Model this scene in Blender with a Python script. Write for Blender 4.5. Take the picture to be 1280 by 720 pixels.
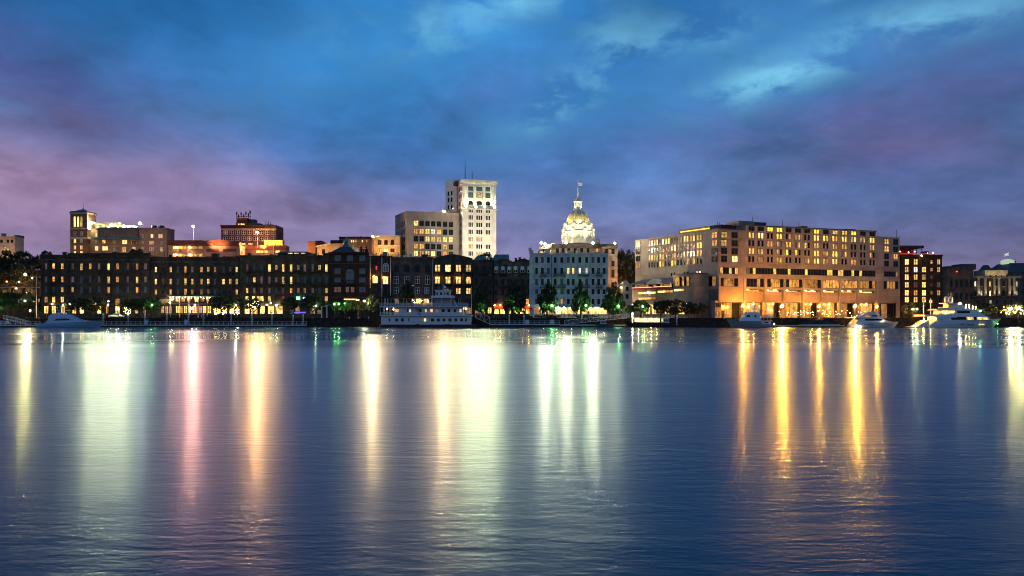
import bpy, bmesh, math, random
from mathutils import Vector, Matrix
random.seed(7)
for _o in list(bpy.data.objects):
    bpy.data.objects.remove(_o)
SC = bpy.context.scene
COL = SC.collection
R = math.radians

# ---------------------------------------------------------------- camera, sky, light, exposure
FPX, HC, HY = 1000.0, 4.0, 393.6          # focal length in photo pixels, eye height, horizon row
cam_d = bpy.data.cameras.new('camera')
cam_d.sensor_width = 36.0
cam_d.lens = 36.0 * FPX / 1280.0
cam_d.shift_y = (HY - 360.0) / 1280.0
cam_d.clip_start, cam_d.clip_end = 0.5, 8000.0
cam = bpy.data.objects.new('camera', cam_d)
cam.location = (0, 0, HC)
cam.rotation_euler = (R(90), 0, 0)
COL.objects.link(cam)
SC.camera = cam
SC.view_settings.view_transform = 'Standard'
SC.view_settings.look = 'None'
SC.view_settings.exposure = 0.0
SC.view_settings.gamma = 1.0
SC.view_settings.use_curve_mapping = False
SC.render.engine = 'CYCLES'
SC.cycles.use_denoising = True
SC.cycles.use_light_tree = True
SC.cycles.max_bounces = 6
SC.cycles.diffuse_bounces = 2
SC.cycles.glossy_bounces = 4
SC.cycles.sample_clamp_indirect = 12.0
SC.cycles.pixel_filter_type = 'BLACKMAN_HARRIS'; SC.cycles.filter_width = 1.05
SC.cycles.caustics_reflective = False
SC.cycles.caustics_refractive = False

def lin(r, g, b):
    f = lambda c: (c/255/12.92) if c/255 <= 0.04045 else ((c/255+0.055)/1.055)**2.4
    return (f(r), f(g), f(b), 1.0)

class NT:
    def __init__(s, tree): s.t = tree; s.n = tree.nodes; s.l = tree.links
    def new(s, typ, **kw):
        n = s.n.new(typ)
        for k, v in kw.items(): setattr(n, k, v)
        return n
    def put(s, sock, v):
        if hasattr(v, 'is_output'): s.l.new(v, sock)
        else: sock.default_value = v
    def math(s, op, a, b=None, c=None, clamp=False):
        n = s.new('ShaderNodeMath', operation=op, use_clamp=clamp)
        s.put(n.inputs[0], a)
        if b is not None: s.put(n.inputs[1], b)
        if c is not None: s.put(n.inputs[2], c)
        return n.outputs[0]
    def mix(s, f, a, b, mode='MIX'):
        n = s.new('ShaderNodeMix', data_type='RGBA', blend_type=mode)
        s.put(n.inputs[0], f); s.put(n.inputs[6], a); s.put(n.inputs[7], b)
        return n.outputs[2]
    def ramp(s, f, stops, interp='LINEAR'):
        n = s.new('ShaderNodeValToRGB'); n.color_ramp.interpolation = interp
        e = n.color_ramp.elements
        while len(e) < len(stops): e.new(0.5)
        for i, (p, c) in enumerate(stops):
            e[i].position = p; e[i].color = c if hasattr(c, '__len__') else (c, c, c, 1)
        s.put(n.inputs[0], f)
        return n.outputs[0]
    def noise(s, vec, scale, detail=4, rough=0.55, dist=0.0):
        n = s.new('ShaderNodeTexNoise')
        s.put(n.inputs['Vector'], vec); n.inputs['Scale'].default_value = scale
        n.inputs['Detail'].default_value = detail; n.inputs['Roughness'].default_value = rough
        n.inputs['Distortion'].default_value = dist
        return n.outputs[0]
    def comb(s, x, y, z):
        n = s.new('ShaderNodeCombineXYZ')
        s.put(n.inputs[0], x); s.put(n.inputs[1], y); s.put(n.inputs[2], z)
        return n.outputs[0]
    def smooth(s, x, a, b):
        n = s.new('ShaderNodeMapRange', interpolation_type='SMOOTHSTEP')
        s.put(n.inputs[0], x); n.inputs[1].default_value = a; n.inputs[2].default_value = b
        return n.outputs[0]

SUN_EL, SUN_AZ = R(2.0), R(215.0)
def make_sky():
    w = bpy.data.worlds.new('World'); SC.world = w; w.use_nodes = True
    t = NT(w.node_tree)
    for n in list(t.n): t.n.remove(n)
    out = t.new('ShaderNodeOutputWorld'); bg = t.new('ShaderNodeBackground')
    t.l.new(bg.outputs[0], out.inputs[0])
    tc = t.new('ShaderNodeTexCoord'); d = tc.outputs['Generated']
    sep = t.new('ShaderNodeSeparateXYZ'); t.l.new(d, sep.inputs[0])
    x, y, z = sep.outputs
    az = t.math('ARCTAN2', x, y)
    h = t.math('SQRT', t.math('ADD', t.math('MULTIPLY', x, x), t.math('MULTIPLY', y, y)))
    el = t.math('DIVIDE', z, t.math('MAXIMUM', h, 0.02))          # tangent of the elevation
    el0 = t.math('MAXIMUM', el, 0.0)
    # clouds lie on a flat layer far overhead: project the direction on to it
    zz = t.math('ADD', t.math('MAXIMUM', z, 0.0), 0.34)
    qx, qy = t.math('DIVIDE', x, zz), t.math('DIVIDE', y, zz)
    nA = t.noise(t.comb(qx, qy, 0.0), 1.1, 5, 0.5, 0.5)
    nB = t.noise(t.comb(qx, qy, 3.7), 3.9, 6, 0.55, 0.35)
    nC = t.noise(t.comb(qx, qy, 9.1), 8.5, 6, 0.58, 0.3)
    def blob(a0, e0, sa, se, rot=0.0):
        da = t.math('SUBTRACT', az, a0); de = t.math('SUBTRACT', el, e0)
        c, s_ = math.cos(rot), math.sin(rot)
        u = t.math('ADD', t.math('MULTIPLY', da, c), t.math('MULTIPLY', de, s_))
        v = t.math('SUBTRACT', t.math('MULTIPLY', de, c), t.math('MULTIPLY', da, s_))
        u = t.math('DIVIDE', u, sa); v = t.math('DIVIDE', v, se)
        r2 = t.math('ADD', t.math('MULTIPLY', u, u), t.math('MULTIPLY', v, v))
        return t.math('EXPONENT', t.math('MULTIPLY', r2, -1.0))
    def B(px, py, sx, sy, rot=0.0):
        return blob(math.atan((px-640)/FPX), (HY-py)/FPX, sx/FPX, sy/FPX, rot)
    base = t.ramp(t.math('MULTIPLY', el0, 1.0/0.8, clamp=True), [
        (0.00, lin(116, 104, 134)), (0.08, lin(114, 108, 148)), (0.15, lin(102, 120, 172)), (0.23, lin(70, 122, 182)),
        (0.34, lin(48, 114, 174)), (0.48, lin(30, 108, 170)), (1.0, lin(16, 72, 130))])
    sky = t.new('ShaderNodeTexSky', sky_type='NISHITA'); sky.sun_disc = False
    sky.sun_elevation = SUN_EL; sky.sun_rotation = SUN_AZ
    nish = t.mix(1.0, sky.outputs[0], (0.08, 0.08, 0.08, 1), 'MULTIPLY')
    col = t.mix(0.08, base, nish)
    M = lambda a, b: t.math('MULTIPLY', a, b)
    over = lambda k, c: t.mix(t.math('MINIMUM', k, 1.0), col, c)
    rag = t.smooth(nB, 0.34, 0.60); rag2 = t.smooth(nC, 0.34, 0.62); soft = t.smooth(nA, 0.36, 0.60)
    hi = t.smooth(el, 0.07, 0.2)
    # afterglow low on the left, dull violet low on the right
    col = over(M(B(60, 256, 330, 74), 0.85), lin(156, 122, 146))
    col = over(M(B(330, 262, 300, 50), 0.45), lin(132, 112, 150))
    col = over(M(B(1270, 250, 330, 110), 0.60), lin(68, 74, 108))
    col = over(M(B(1090, 205, 170, 34, -0.05), t.math('ADD', 0.35, M(rag, 0.55))), lin(98, 88, 128))
    # dark cloud sheets
    col = over(M(M(soft, hi), 0.6), lin(36, 84, 142))
    col = over(M(M(B(20, 120, 190, 60, -0.30), t.math('ADD', 0.45, M(rag, 0.55))), 0.85), lin(70, 70, 122))
    col = over(M(M(B(30, 178, 110, 24, -0.15), rag), 0.9), lin(84, 74, 108))
    col = over(M(M(B(60, 30, 280, 60, -0.1), t.math('ADD', 0.4, M(rag, 0.6))), 0.75), lin(18, 72, 122))
    col = over(M(M(B(330, 130, 230, 60, -0.25), t.math('ADD', 0.4, M(rag, 0.6))), 0.45), lin(46, 96, 154))
    col = over(M(M(B(620, 108, 90, 44, 0.4), t.math('ADD', 0.35, M(rag2, 0.65))), 0.75), lin(66, 84, 138))
    col = over(M(M(B(850, 50, 150, 60, 0.3), t.math('ADD', 0.3, M(rag2, 0.7))), 0.65), lin(40, 84, 138))
    col = over(M(M(B(800, 160, 150, 46, 0.35), t.math('ADD', 0.3, M(rag, 0.7))), 0.5), lin(66, 96, 150))
    col = over(M(M(B(1240, 60, 160, 110, 0.2), t.math('ADD', 0.35, M(rag, 0.65))), 0.75), lin(74, 84, 132))
    col = over(M(M(B(1030, 160, 230, 34, 0.12), t.math('ADD', 0.3, M(rag, 0.7))), 0.6), lin(88, 88, 140))
    col = over(M(M(B(1250, 165, 130, 50, 0.0), rag), 0.5), lin(60, 66, 108))
    # clear turquoise gaps
    col = over(M(B(570, 55, 250, 95, 0.25), 0.5), lin(58, 134, 194)); col = over(M(B(960, 85, 260, 50, 0.25), 0.4), lin(64, 136, 192))
    g = M(t.smooth(nC, 0.64, 0.38), t.math('ADD', M(t.smooth(nB, 0.60, 0.38), 0.75), 0.25))
    for (px, py, sx, sy, rot, k) in [(590, 22, 80, 34, 0.35, 1.3), (640, 6, 70, 16, 0.1, 1.2), (985, 104, 105, 26, 0.28, 1.25), (1060, 4, 36, 12, 0.5, 1.1), (700, 120, 90, 34, 0.6, 0.7),
                                     (880, 50, 80, 26, 0.2, 0.7), (1170, 68, 110, 26, 0.1, 0.8), (430, 60, 120, 46, 0.5, 0.45), (760, 60, 60, 40, 0.5, 0.5)]:
        col = over(M(M(B(px, py, sx, sy, rot), g), k*1.0), lin(116, 190, 226))
    # fine structure in the cloud deck
    fine = t.math('ADD', M(t.math('SUBTRACT', nC, 0.5), 1.0), t.math('ADD', 1.27, M(t.math('SUBTRACT', nB, 0.5), 1.35)))
    fm = t.new('ShaderNodeVectorMath', operation='SCALE'); t.l.new(col, fm.inputs[0]); t.l.new(fine, fm.inputs[3])
    col = fm.outputs[0]
    # the unseen sky behind the camera gets its own colours, chosen to light the facades
    back = t.smooth(y, 0.1, -0.8)
    colb = t.mix(1.0, t.mix(t.smooth(el, 0.0, 1.0), lin(118, 138, 164), lin(86, 138, 190)), (1.0, 1.0, 1.0, 1), 'MULTIPLY')
    col = t.mix(back, col, colb)
    t.l.new(col, bg.inputs[0]); bg.inputs[1].default_value = 1.0
make_sky()

sun_d = bpy.data.lights.new('sun', 'SUN')
sun_d.energy = 0.06; sun_d.angle = R(40); sun_d.color = (1.0, 0.90, 0.84)
sun = bpy.data.objects.new('sun', sun_d); COL.objects.link(sun)
sun.rotation_euler = (R(68), 0, R(-32))

# ---------------------------------------------------------------- helpers
def PX(px, Y): return (px - 640.0) * Y / FPX
def PZ(py, Y): return HC - (py - HY) * Y / FPX
GZ = 2.8                                   # promenade level above the river
ORG = {}
COUNT = {}
class MB:
    """collects faces and links them as ONE mesh object"""
    def __init__(s): s.v = []; s.f = []; s.m = []
    def poly(s, pts, mat=0):
        i = len(s.v); s.v += [tuple(p) for p in pts]; s.f.append(tuple(range(i, i+len(pts)))); s.m.append(mat)
    def hexa(s, a, b, mat=0):               # a, b: two loops of equal length, joined and capped
        i = len(s.v); n = len(a); s.v += [tuple(p) for p in a] + [tuple(p) for p in b]
        s.f.append(tuple(range(i+n-1, i-1, -1))); s.f.append(tuple(range(i+n, i+2*n)))
        for k in range(n):
            s.f.append((i+k, i+(k+1) % n, i+n+(k+1) % n, i+n+k))
        s.m += [mat]*(n+2)
    def box(s, x0, x1, y0, y1, z0, z1, mat=0):
        s.hexa([(x0,y0,z0),(x1,y0,z0),(x1,y1,z0),(x0,y1,z0)], [(x0,y0,z1),(x1,y0,z1),(x1,y1,z1),(x0,y1,z1)], mat)
    def prism(s, pts, z0, z1, mat=0):
        s.hexa([(p[0],p[1],z0) for p in pts], [(p[0],p[1],z1) for p in pts], mat)
    def extr(s, prof, y0, y1, mat=0, in0=0.0):   # profile in x,z extruded along y
        s.hexa([(p[0],y0,p[1]) for p in prof], [(p[0],y1,p[1]) for p in prof], mat)
    def loft(s, rings, mat=0, cap=True):
        n = len(rings[0]); i = len(s.v)
        for r in rings: s.v += [tuple(p) for p in r]
        for k in range(len(rings)-1):
            for j in range(n):
                a = i+k*n+j; b = i+k*n+(j+1) % n
                s.f.append((a, b, b+n, a+n)); s.m.append(mat)
        if cap:
            s.f.append(tuple(range(i+n-1, i-1, -1))); s.f.append(tuple(range(i+(len(rings)-1)*n, i+len(rings)*n))); s.m += [mat]*2
    def tube(s, p0, p1, r0, r1=None, n=6, mat=0):
        r1 = r0 if r1 is None else r1
        a = Vector(p0); b = Vector(p1); d = (b-a).normalized()
        u = d.cross(Vector((0,0,1)) if abs(d.z) < 0.95 else Vector((1,0,0))).normalized(); v = d.cross(u)
        ring = lambda c, r: [c + u*math.cos(q)*r + v*math.sin(q)*r for q in [2*math.pi*k/n for k in range(n)]]
        s.hexa(ring(a, r0), ring(b, r1), mat)
    def lathe(s, cx, cy, prof, n=12, mat=0):
        s.loft([[(cx+r*math.cos(2*math.pi*k/n), cy+r*math.sin(2*math.pi*k/n), z) for k in range(n)] for (r, z) in prof], mat)
    def ball(s, c, r, n=8, m=5, mat=0, sz=1.0):
        s.lathe(c[0], c[1], [(max(0.001, r*math.sin(math.pi*k/m)), c[2]-sz*r*math.cos(math.pi*k/m)) for k in range(m+1)], n, mat)
    def build(s, name, mats, parent=None, origin=None, smooth=False, recalc=True):
        if not isinstance(mats, (list, tuple)): mats = [mats]
        o0 = Vector(origin) if origin is not None else (ORG.get(parent.name, Vector((0,0,0))) if parent else Vector((0,0,0)))
        me = bpy.data.meshes.new(name)
        me.from_pydata([tuple(Vector(p)-o0) for p in s.v], [], s.f)
        for m in mats: me.materials.append(m)
        me.polygons.foreach_set('material_index', s.m)
        if recalc:
            bm = bmesh.new(); bm.from_mesh(me); bmesh.ops.recalc_face_normals(bm, faces=bm.faces); bm.to_mesh(me); bm.free()
        if smooth: me.polygons.foreach_set('use_smooth', [True]*len(me.polygons))
        o = bpy.data.objects.new(name, me); COL.objects.link(o)
        if parent: o.parent = parent
        if origin is not None and not parent: o.location = o0
        ORG[o.name] = o0
        return o
def tag(o, label=None, cat=None, group=None, kind=None):
    if label: o['label'] = label
    if cat: o['category'] = cat
    if group: o['group'] = group
    if kind: o['kind'] = kind
    return o
def thing(name, loc, label, cat, group=None):
    o = bpy.data.objects.new(name, None); o.empty_display_size = 0.5; COL.objects.link(o)
    o.location = loc; ORG[o.name] = Vector(loc)
    return tag(o, label, cat, group)
def copy_tree(o, parent=None):
    c = o.copy(); COL.objects.link(c)
    if parent: c.parent = parent
    for ch in list(o.children): copy_tree(ch, c)
    return c
def bevel(o, w=0.05, seg=2):
    m = o.modifiers.new('bevel', 'BEVEL'); m.width = w; m.segments = seg; m.limit_method = 'ANGLE'; m.angle_limit = R(40)
    return o

# ---------------------------------------------------------------- materials
MATS = {}
def mat(name, base, rough=0.75, var=0.25, scale=0.35, spec=0.35, bump=0.15, metal=0.0, brick=None, streak=0.0, fine=6.0):
    if name in MATS: return MATS[name]
    m = bpy.data.materials.new(name); m.use_nodes = True; MATS[name] = m
    t = NT(m.node_tree); b = t.n['Principled BSDF']
    b.inputs['Roughness'].default_value = rough; b.inputs['Metallic'].default_value = metal
    b.inputs['Specular IOR Level'].default_value = spec
    tc = t.new('ShaderNodeTexCoord'); co = tc.outputs['Object']
    big = t.noise(co, scale, 5, 0.6, 0.4)
    sm = t.noise(co, fine, 3, 0.6)
    c = base + (1.0,) if len(base) == 3 else base
    dark = tuple(v*(1-var) for v in c[:3]) + (1,); lite = tuple(min(1, v*(1+var)) for v in c[:3]) + (1,)
    col = t.mix(t.smooth(big, 0.3, 0.7), dark, lite)
    col = t.mix(t.math('MULTIPLY', t.smooth(sm, 0.35, 0.75), min(0.6, var)), col, tuple(v*0.6 for v in c[:3]) + (1,))
    if streak:
        mp = t.new('ShaderNodeMapping'); t.l.new(co, mp.inputs[0]); mp.inputs['Scale'].default_value = (1.1, 1.1, 0.07)
        st = t.noise(mp.outputs[0], 1.0, 4, 0.6)
        col = t.mix(t.math('MULTIPLY', t.smooth(st, 0.5, 0.75), streak), col, tuple(v*0.35 for v in c[:3]) + (1,))
    hgt = sm
    if brick:
        bt = t.new('ShaderNodeTexBrick'); bt.inputs['Scale'].default_value = 1.0
        bt.inputs['Brick Width'].default_value = brick[0]; bt.inputs['Row Height'].default_value = brick[1]
        bt.inputs['Mortar Size'].default_value = brick[2]
        mp = t.new('ShaderNodeMapping'); mp.inputs['Rotation'].default_value = (R(90), 0, 0)
        t.l.new(co, mp.inputs[0]); t.l.new(mp.outputs[0], bt.inputs['Vector'])
        bt.inputs['Color1'].default_value = (1, 1, 1, 1); bt.inputs['Color2'].default_value = (0.7, 0.7, 0.7, 1)
        bt.inputs['Mortar'].default_value = (0.75, 0.75, 0.75, 1)
        col = t.mix(0.8, col, bt.outputs[0], 'MULTIPLY')
    t.l.new(col, b.inputs['Base Color'])
    if bump:
        bp = t.new('ShaderNodeBump'); bp.inputs['Strength'].default_value = bump; bp.inputs['Distance'].default_value = 0.05
        t.l.new(hgt, bp.inputs['Height']); t.l.new(bp.outputs[0], b.inputs['Normal'])
    return m
def emit(name, col, strength):
    if name in MATS: return MATS[name]
    m = bpy.data.materials.new(name); m.use_nodes = True; MATS[name] = m
    t = NT(m.node_tree); t.n.remove(t.n['Principled BSDF'])
    e = t.new('ShaderNodeEmission'); e.inputs[0].default_value = tuple(col) + (1,); e.inputs[1].default_value = strength
    t.l.new(e.outputs[0], t.n['Material Output'].inputs[0])
    return m
def room_light(name, col, strength, contrast=0.8, scale=0.9):
    """the lit room seen through a window: curtains, furniture and lamps make it uneven"""
    m = bpy.data.materials.new(name); m.use_nodes = True; MATS[name] = m
    t = NT(m.node_tree); b = t.n['Principled BSDF']
    b.inputs['Base Color'].default_value = (0.05, 0.05, 0.05, 1); b.inputs['Roughness'].default_value = 0.1
    tc = t.new('ShaderNodeTexCoord'); oi = t.new('ShaderNodeObjectInfo')
    off = t.new('ShaderNodeVectorMath', operation='ADD'); t.l.new(tc.outputs['Object'], off.inputs[0])
    rr = t.math('MULTIPLY', oi.outputs['Random'], 60.0); t.l.new(t.comb(rr, rr, rr), off.inputs[1])
    n = t.noise(off.outputs[0], scale, 3, 0.6)
    mp = t.new('ShaderNodeMapping'); mp.inputs['Scale'].default_value = (3.2, 3.2, 0.5); t.l.new(off.outputs[0], mp.inputs[0])
    n2 = t.noise(mp.outputs[0], 1.0, 2, 0.5)
    k = t.math('ADD', t.math('MULTIPLY', t.smooth(n, 0.32, 0.68), contrast), t.math('MULTIPLY', t.smooth(n2, 0.35, 0.65), contrast*0.6))
    k = t.math('ADD', k, 1.0-contrast*0.75)
    k = t.math('MULTIPLY', k, t.math('ADD', 0.35, t.math('MULTIPLY', t.math('FRACT', t.math('MULTIPLY', oi.outputs['Random'], 7.31)), 1.15)))
    c2 = (col[0]*0.8, col[1]*0.66, col[2]*0.55, 1)
    t.l.new(t.mix(t.smooth(n2, 0.3, 0.7), c2, tuple(col)+(1,)), b.inputs['Emission Color'])
    t.l.new(t.math('MULTIPLY', k, strength), b.inputs['Emission Strength'])
    return m
room_light('room_bright', (1.0, 0.70, 0.22), 2.0, 0.7, 1.2)
room_light('room_yellow', (1.0, 0.62, 0.16), 1.3, 0.9, 1.2)
room_light('room_orange', (1.0, 0.47, 0.10), 0.85, 0.85, 1.2)
room_light('room_curtain', (0.60, 0.30, 0.22), 0.26, 0.5)
room_light('room_white', (0.95, 1.0, 0.78), 1.3, 0.5)
room_light('room_red', (1.0, 0.05, 0.06), 0.5, 0.7)
room_light('room_shop', (1.0, 0.58, 0.15), 3.0, 1.05, 1.1)
room_light('room_hotel', (1.0, 0.66, 0.07), 1.5, 0.8, 1.3)
room_light('room_amber', (1.0, 0.44, 0.05), 0.7, 1.2, 0.8)
glass = mat('window_glass', (0.010, 0.011, 0.013), 0.15, 0.3, 0.8, 0.18, 0.0)
sky_tint_pane = mat('window_blind', (0.07, 0.11, 0.15), 0.3, 0.3, 1.0, 0.6, 0.0)  # pane with the bluish sky reflection put into its colour
CODE = {'d': glass, 'b': sky_tint_pane, 'p': MATS['room_curtain'], 'o': MATS['room_orange'], 'y': MATS['room_yellow'], 'Y': MATS['room_bright'],
        'w': MATS['room_white'], 'r': MATS['room_red'], 's': MATS['room_shop'], 'h': MATS['room_hotel'], 'a': MATS['room_amber']}
LITS = {'o': 'orange lit window', 'y': 'yellow lit window', 'Y': 'brightly lit window', 'w': 'white lit window', 'r': 'red lit window', 's': 'brightly lit shop window',
        'h': 'yellow lit window', 'a': 'amber lit window'}
M_dkframe = mat('dark_frame', (0.03, 0.03, 0.033), 0.5, 0.2, 2)
M_wtframe = mat('white_frame', (0.72, 0.72, 0.70), 0.5, 0.15, 2)
M_brick_dark = mat('soot_brick', (0.058, 0.047, 0.039), 0.9, 0.5, 0.28, 0.2, 0.3, brick=(0.9, 0.30, 0.04), streak=0.6)
M_brick_brown = mat('brown_brick', (0.082, 0.064, 0.050), 0.9, 0.5, 0.35, 0.2, 0.3, brick=(0.9, 0.30, 0.04), streak=0.6)
M_brick_red = mat('dark_red_brick', (0.050, 0.028, 0.024), 0.9, 0.4, 0.4, 0.2, 0.3, brick=(0.9, 0.30, 0.04), streak=0.4)
M_brick_grey = mat('grey_brick', (0.105, 0.090, 0.078), 0.9, 0.45, 0.35, 0.2, 0.3, brick=(0.9, 0.30, 0.04), streak=0.6)
M_brick_red2 = mat('red_brick', (0.22, 0.075, 0.045), 0.85, 0.3, 0.4, 0.2, 0.2, brick=(0.9, 0.30, 0.04))
M_brick_pink = mat('rendered_pink', (0.42, 0.24, 0.19), 0.85, 0.25, 0.3, 0.2, 0.2)
M_stone = mat('pale_stone', (0.40, 0.34, 0.26), 0.85, 0.22, 0.3, 0.2, 0.2, streak=0.25)
M_stone_w = mat('white_stone', (0.62, 0.60, 0.54), 0.8, 0.15, 0.3, 0.25, 0.15, streak=0.2)
M_stucco = mat('grey_stucco', (0.40, 0.48, 0.52), 0.85, 0.22, 0.4, 0.2, 0.2, streak=0.4)
M_conc = mat('concrete', (0.32, 0.27, 0.24), 0.85, 0.12, 0.25, 0.2, 0.15, brick=(7.0, 2.85, 0.035), streak=0.25)
M_conc2 = mat('tan_concrete', (0.30, 0.24, 0.19), 0.85, 0.18, 0.25, 0.2, 0.15, brick=(4.0, 1.6, 0.03), streak=0.25)
M_conc_d = mat('dark_concrete', (0.13, 0.115, 0.105), 0.85, 0.2, 0.3, 0.2, 0.15)
M_bank = mat('ribbed_concrete', (0.30, 0.255, 0.215), 0.8, 0.14, 0.2, 0.25, 0.1, streak=0.3)
M_iron = mat('black_iron', (0.018, 0.018, 0.02), 0.5, 0.3, 2)
M_steel = mat('grey_steel', (0.32, 0.34, 0.36), 0.45, 0.2, 2, 0.5, 0.05, 0.4)
M_galv = mat('pale_metal', (0.55, 0.58, 0.60), 0.4, 0.15, 2, 0.5, 0.03)
M_slate = mat('slate', (0.05, 0.055, 0.065), 0.7, 0.3, 0.8)
M_teal = mat('green_copper', (0.06, 0.15, 0.16), 0.6, 0.3, 0.6, streak=0.3)
M_blue_roof = mat('blue_metal_roof', (0.03, 0.045, 0.10), 0.5, 0.2, 0.8)
M_gold = mat('gilded_copper', (0.82, 0.62, 0.20), 0.5, 0.12, 0.8, 0.5, 0.05, 0.12)
M_dome_w = mat('dome_stone', (0.72, 0.70, 0.58), 0.8, 0.12, 0.5, 0.2, 0.15)
M_wood = mat('weathered_timber', (0.045, 0.036, 0.028), 0.9, 0.45, 0.8, 0.2, 0.4, streak=0.5)
M_deck = mat('deck_planks', (0.16, 0.14, 0.12), 0.85, 0.3, 1.0)
M_hull = mat('white_gelcoat', (0.56, 0.60, 0.66), 0.22, 0.06, 0.6, 0.5, 0.0)
M_hullg = mat('grey_gelcoat', (0.26, 0.26, 0.29), 0.25, 0.06, 0.6, 0.5, 0.0)
M_hullb = mat('blue_gelcoat', (0.26, 0.40, 0.58), 0.25, 0.06, 0.6, 0.5, 0.0)
M_black = mat('black_paint', (0.012, 0.012, 0.014), 0.5, 0.3, 1)
M_redp = mat('red_paint', (0.30, 0.02, 0.015), 0.5, 0.2, 1)
M_canvas_r = mat('red_canvas', (0.45, 0.03, 0.02), 0.9, 0.2, 1)
M_bark = mat('bark', (0.07, 0.05, 0.035), 0.95, 0.4, 2, 0.1, 0.5)
M_leaf = mat('leaf', (0.026, 0.040, 0.014), 0.6, 0.55, 0.5, 0.3, 0.0)
M_leaf2 = mat('dark_leaf', (0.022, 0.030, 0.014), 0.6, 0.55, 0.5, 0.3, 0.0)
M_asph = mat('asphalt', (0.05, 0.05, 0.052), 0.9, 0.3, 0.6)
M_pave = mat('paving', (0.20, 0.18, 0.16), 0.85, 0.25, 0.5, brick=(0.8, 0.4, 0.02))
M_grass = mat('lawn', (0.03, 0.055, 0.018), 0.95, 0.4, 0.8)
# ---------------------------------------------------------------- ground and river
def make_ground():
    m = MB(); m.box(-2600, 2600, 264.6, 6000, -3.0, GZ)
    tag(m.build('ground', M_asph), kind='structure')
    m = MB(); m.box(-420, 420, 264.7, 284, GZ-0.3, GZ+0.14)
    tag(m.build('promenade', M_pave), kind='structure')
    m = MB(); m.box(-420, 420, 296.5, 299.6, GZ-0.3, GZ+0.145)
    tag(m.build('pavement', M_pave), kind='structure')
    m = MB()
    for x0, x1 in [(-178, -120), (-110, -66), (-58, -40), (-14, 38)]: m.box(x0, x1, 272, 279, GZ, GZ+0.22)
    tag(m.build('lawn', M_grass), kind='structure')
    m = MB(); m.box(-420, 420, 290.2, 290.35, GZ+0.001, GZ+0.006)
    tag(m.build('road_marking', mat('road_paint', (0.6, 0.55, 0.3), 0.8)), kind='structure')
    # river
    w = bpy.data.materials.new('river_water'); w.use_nodes = True
    t = NT(w.node_tree); t.n.remove(t.n['Principled BSDF'])
    tc = t.new('ShaderNodeTexCoord'); co = tc.outputs['Object']
    sep = t.new('ShaderNodeSeparateXYZ'); t.l.new(co, sep.inputs[0])
    def waves(sx, sy, det, dist):
        mp = t.new('ShaderNodeMapping'); mp.inputs['Scale'].default_value = (sx, sy, 1); mp.inputs['Rotation'].default_value = (0, 0, R(4)); t.l.new(co, mp.inputs[0])
        return t.noise(mp.outputs[0], 1.0, det, 0.55, dist)
    a = waves(0.10, 0.34, 3, 0.3); b = waves(0.7, 2.1, 3, 0.3); c = waves(3.2, 7.5, 2, 0.2)
    big = waves(0.012, 0.05, 3, 0.8)
    near = t.smooth(sep.outputs[1], 110, 34)
    hgt = t.math('ADD', t.math('MULTIPLY', a, 0.20), t.math('MULTIPLY', t.math('MULTIPLY', b, 0.30), t.smooth(big, 0.30, 0.68)))
    hgt = t.math('ADD', hgt, t.math('MULTIPLY', t.math('MULTIPLY', c, 0.10), t.math('MULTIPLY', near, t.smooth(big, 0.32, 0.66))))
    # the water close under the far bank is sheltered: nearly a mirror, with a ragged outer edge
    edge = waves(0.022, 0.03, 4, 0.6)
    calm = t.smooth(t.math('ADD', sep.outputs[1], t.math('MULTIPLY', t.math('SUBTRACT', edge, 0.5), 120.0)), 70, 135)
    bp = t.new('ShaderNodeBump'); bp.inputs['Strength'].default_value = 0.55; bp.inputs['Distance'].default_value = 0.22
    t.l.new(hgt, bp.inputs['Height'])
    fr = t.new('ShaderNodeFresnel'); fr.inputs['IOR'].default_value = 1.333; t.l.new(bp.outputs[0], fr.inputs['Normal'])
    body = t.new('ShaderNodeBsdfDiffuse'); body.inputs['Color'].default_value = (0.004, 0.050, 0.088, 1)
    patch = t.math('ADD', 0.82, t.math('MULTIPLY', big, 0.36))
    bs = []
    for rg in (0.16, 0.355):
        g = t.new('ShaderNodeBsdfGlossy'); g.distribution = 'GGX'
        g.inputs['Color'].default_value = (0.55, 0.74, 0.82, 1)      # tint dulls the reflection and shifts it towards teal
        t.l.new(bp.outputs[0], g.inputs['Normal'])
        t.l.new(t.math('MULTIPLY', t.math('MULTIPLY', patch, rg), t.math('SUBTRACT', 1.0, t.math('ADD', t.math('MULTIPLY', near, 0.08), t.math('MULTIPLY', calm, 0.62 if rg < 0.2 else 0.25)))), g.inputs['Roughness'])
        bs.append(g)
    mx = t.new('ShaderNodeMixShader')
    t.l.new(t.math('SUBTRACT', 0.84, t.math('MULTIPLY', calm, 0.42)), mx.inputs[0])
    t.l.new(bs[0].outputs[0], mx.inputs[1]); t.l.new(bs[1].outputs[0], mx.inputs[2])
    wm = t.new('ShaderNodeMixShader'); t.l.new(fr.outputs[0], wm.inputs[0]); t.l.new(body.outputs[0], wm.inputs[1]); t.l.new(mx.outputs[0], wm.inputs[2])
    t.l.new(wm.outputs[0], t.n['Material Output'].inputs[0])
    m = MB(); m.poly([(-1500, -80, 0), (1500, -80, 0), (1500, 266, 0), (-1500, 266, 0)])
    tag(m.build('river_water', w), kind='structure')
    m = MB(); m.poly([(-1500, -80, -4), (1500, -80, -4), (1500, 266, -4), (-1500, 266, -4)])
    tag(m.build('river_bed', M_wood), kind='structure')
make_ground()

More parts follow.
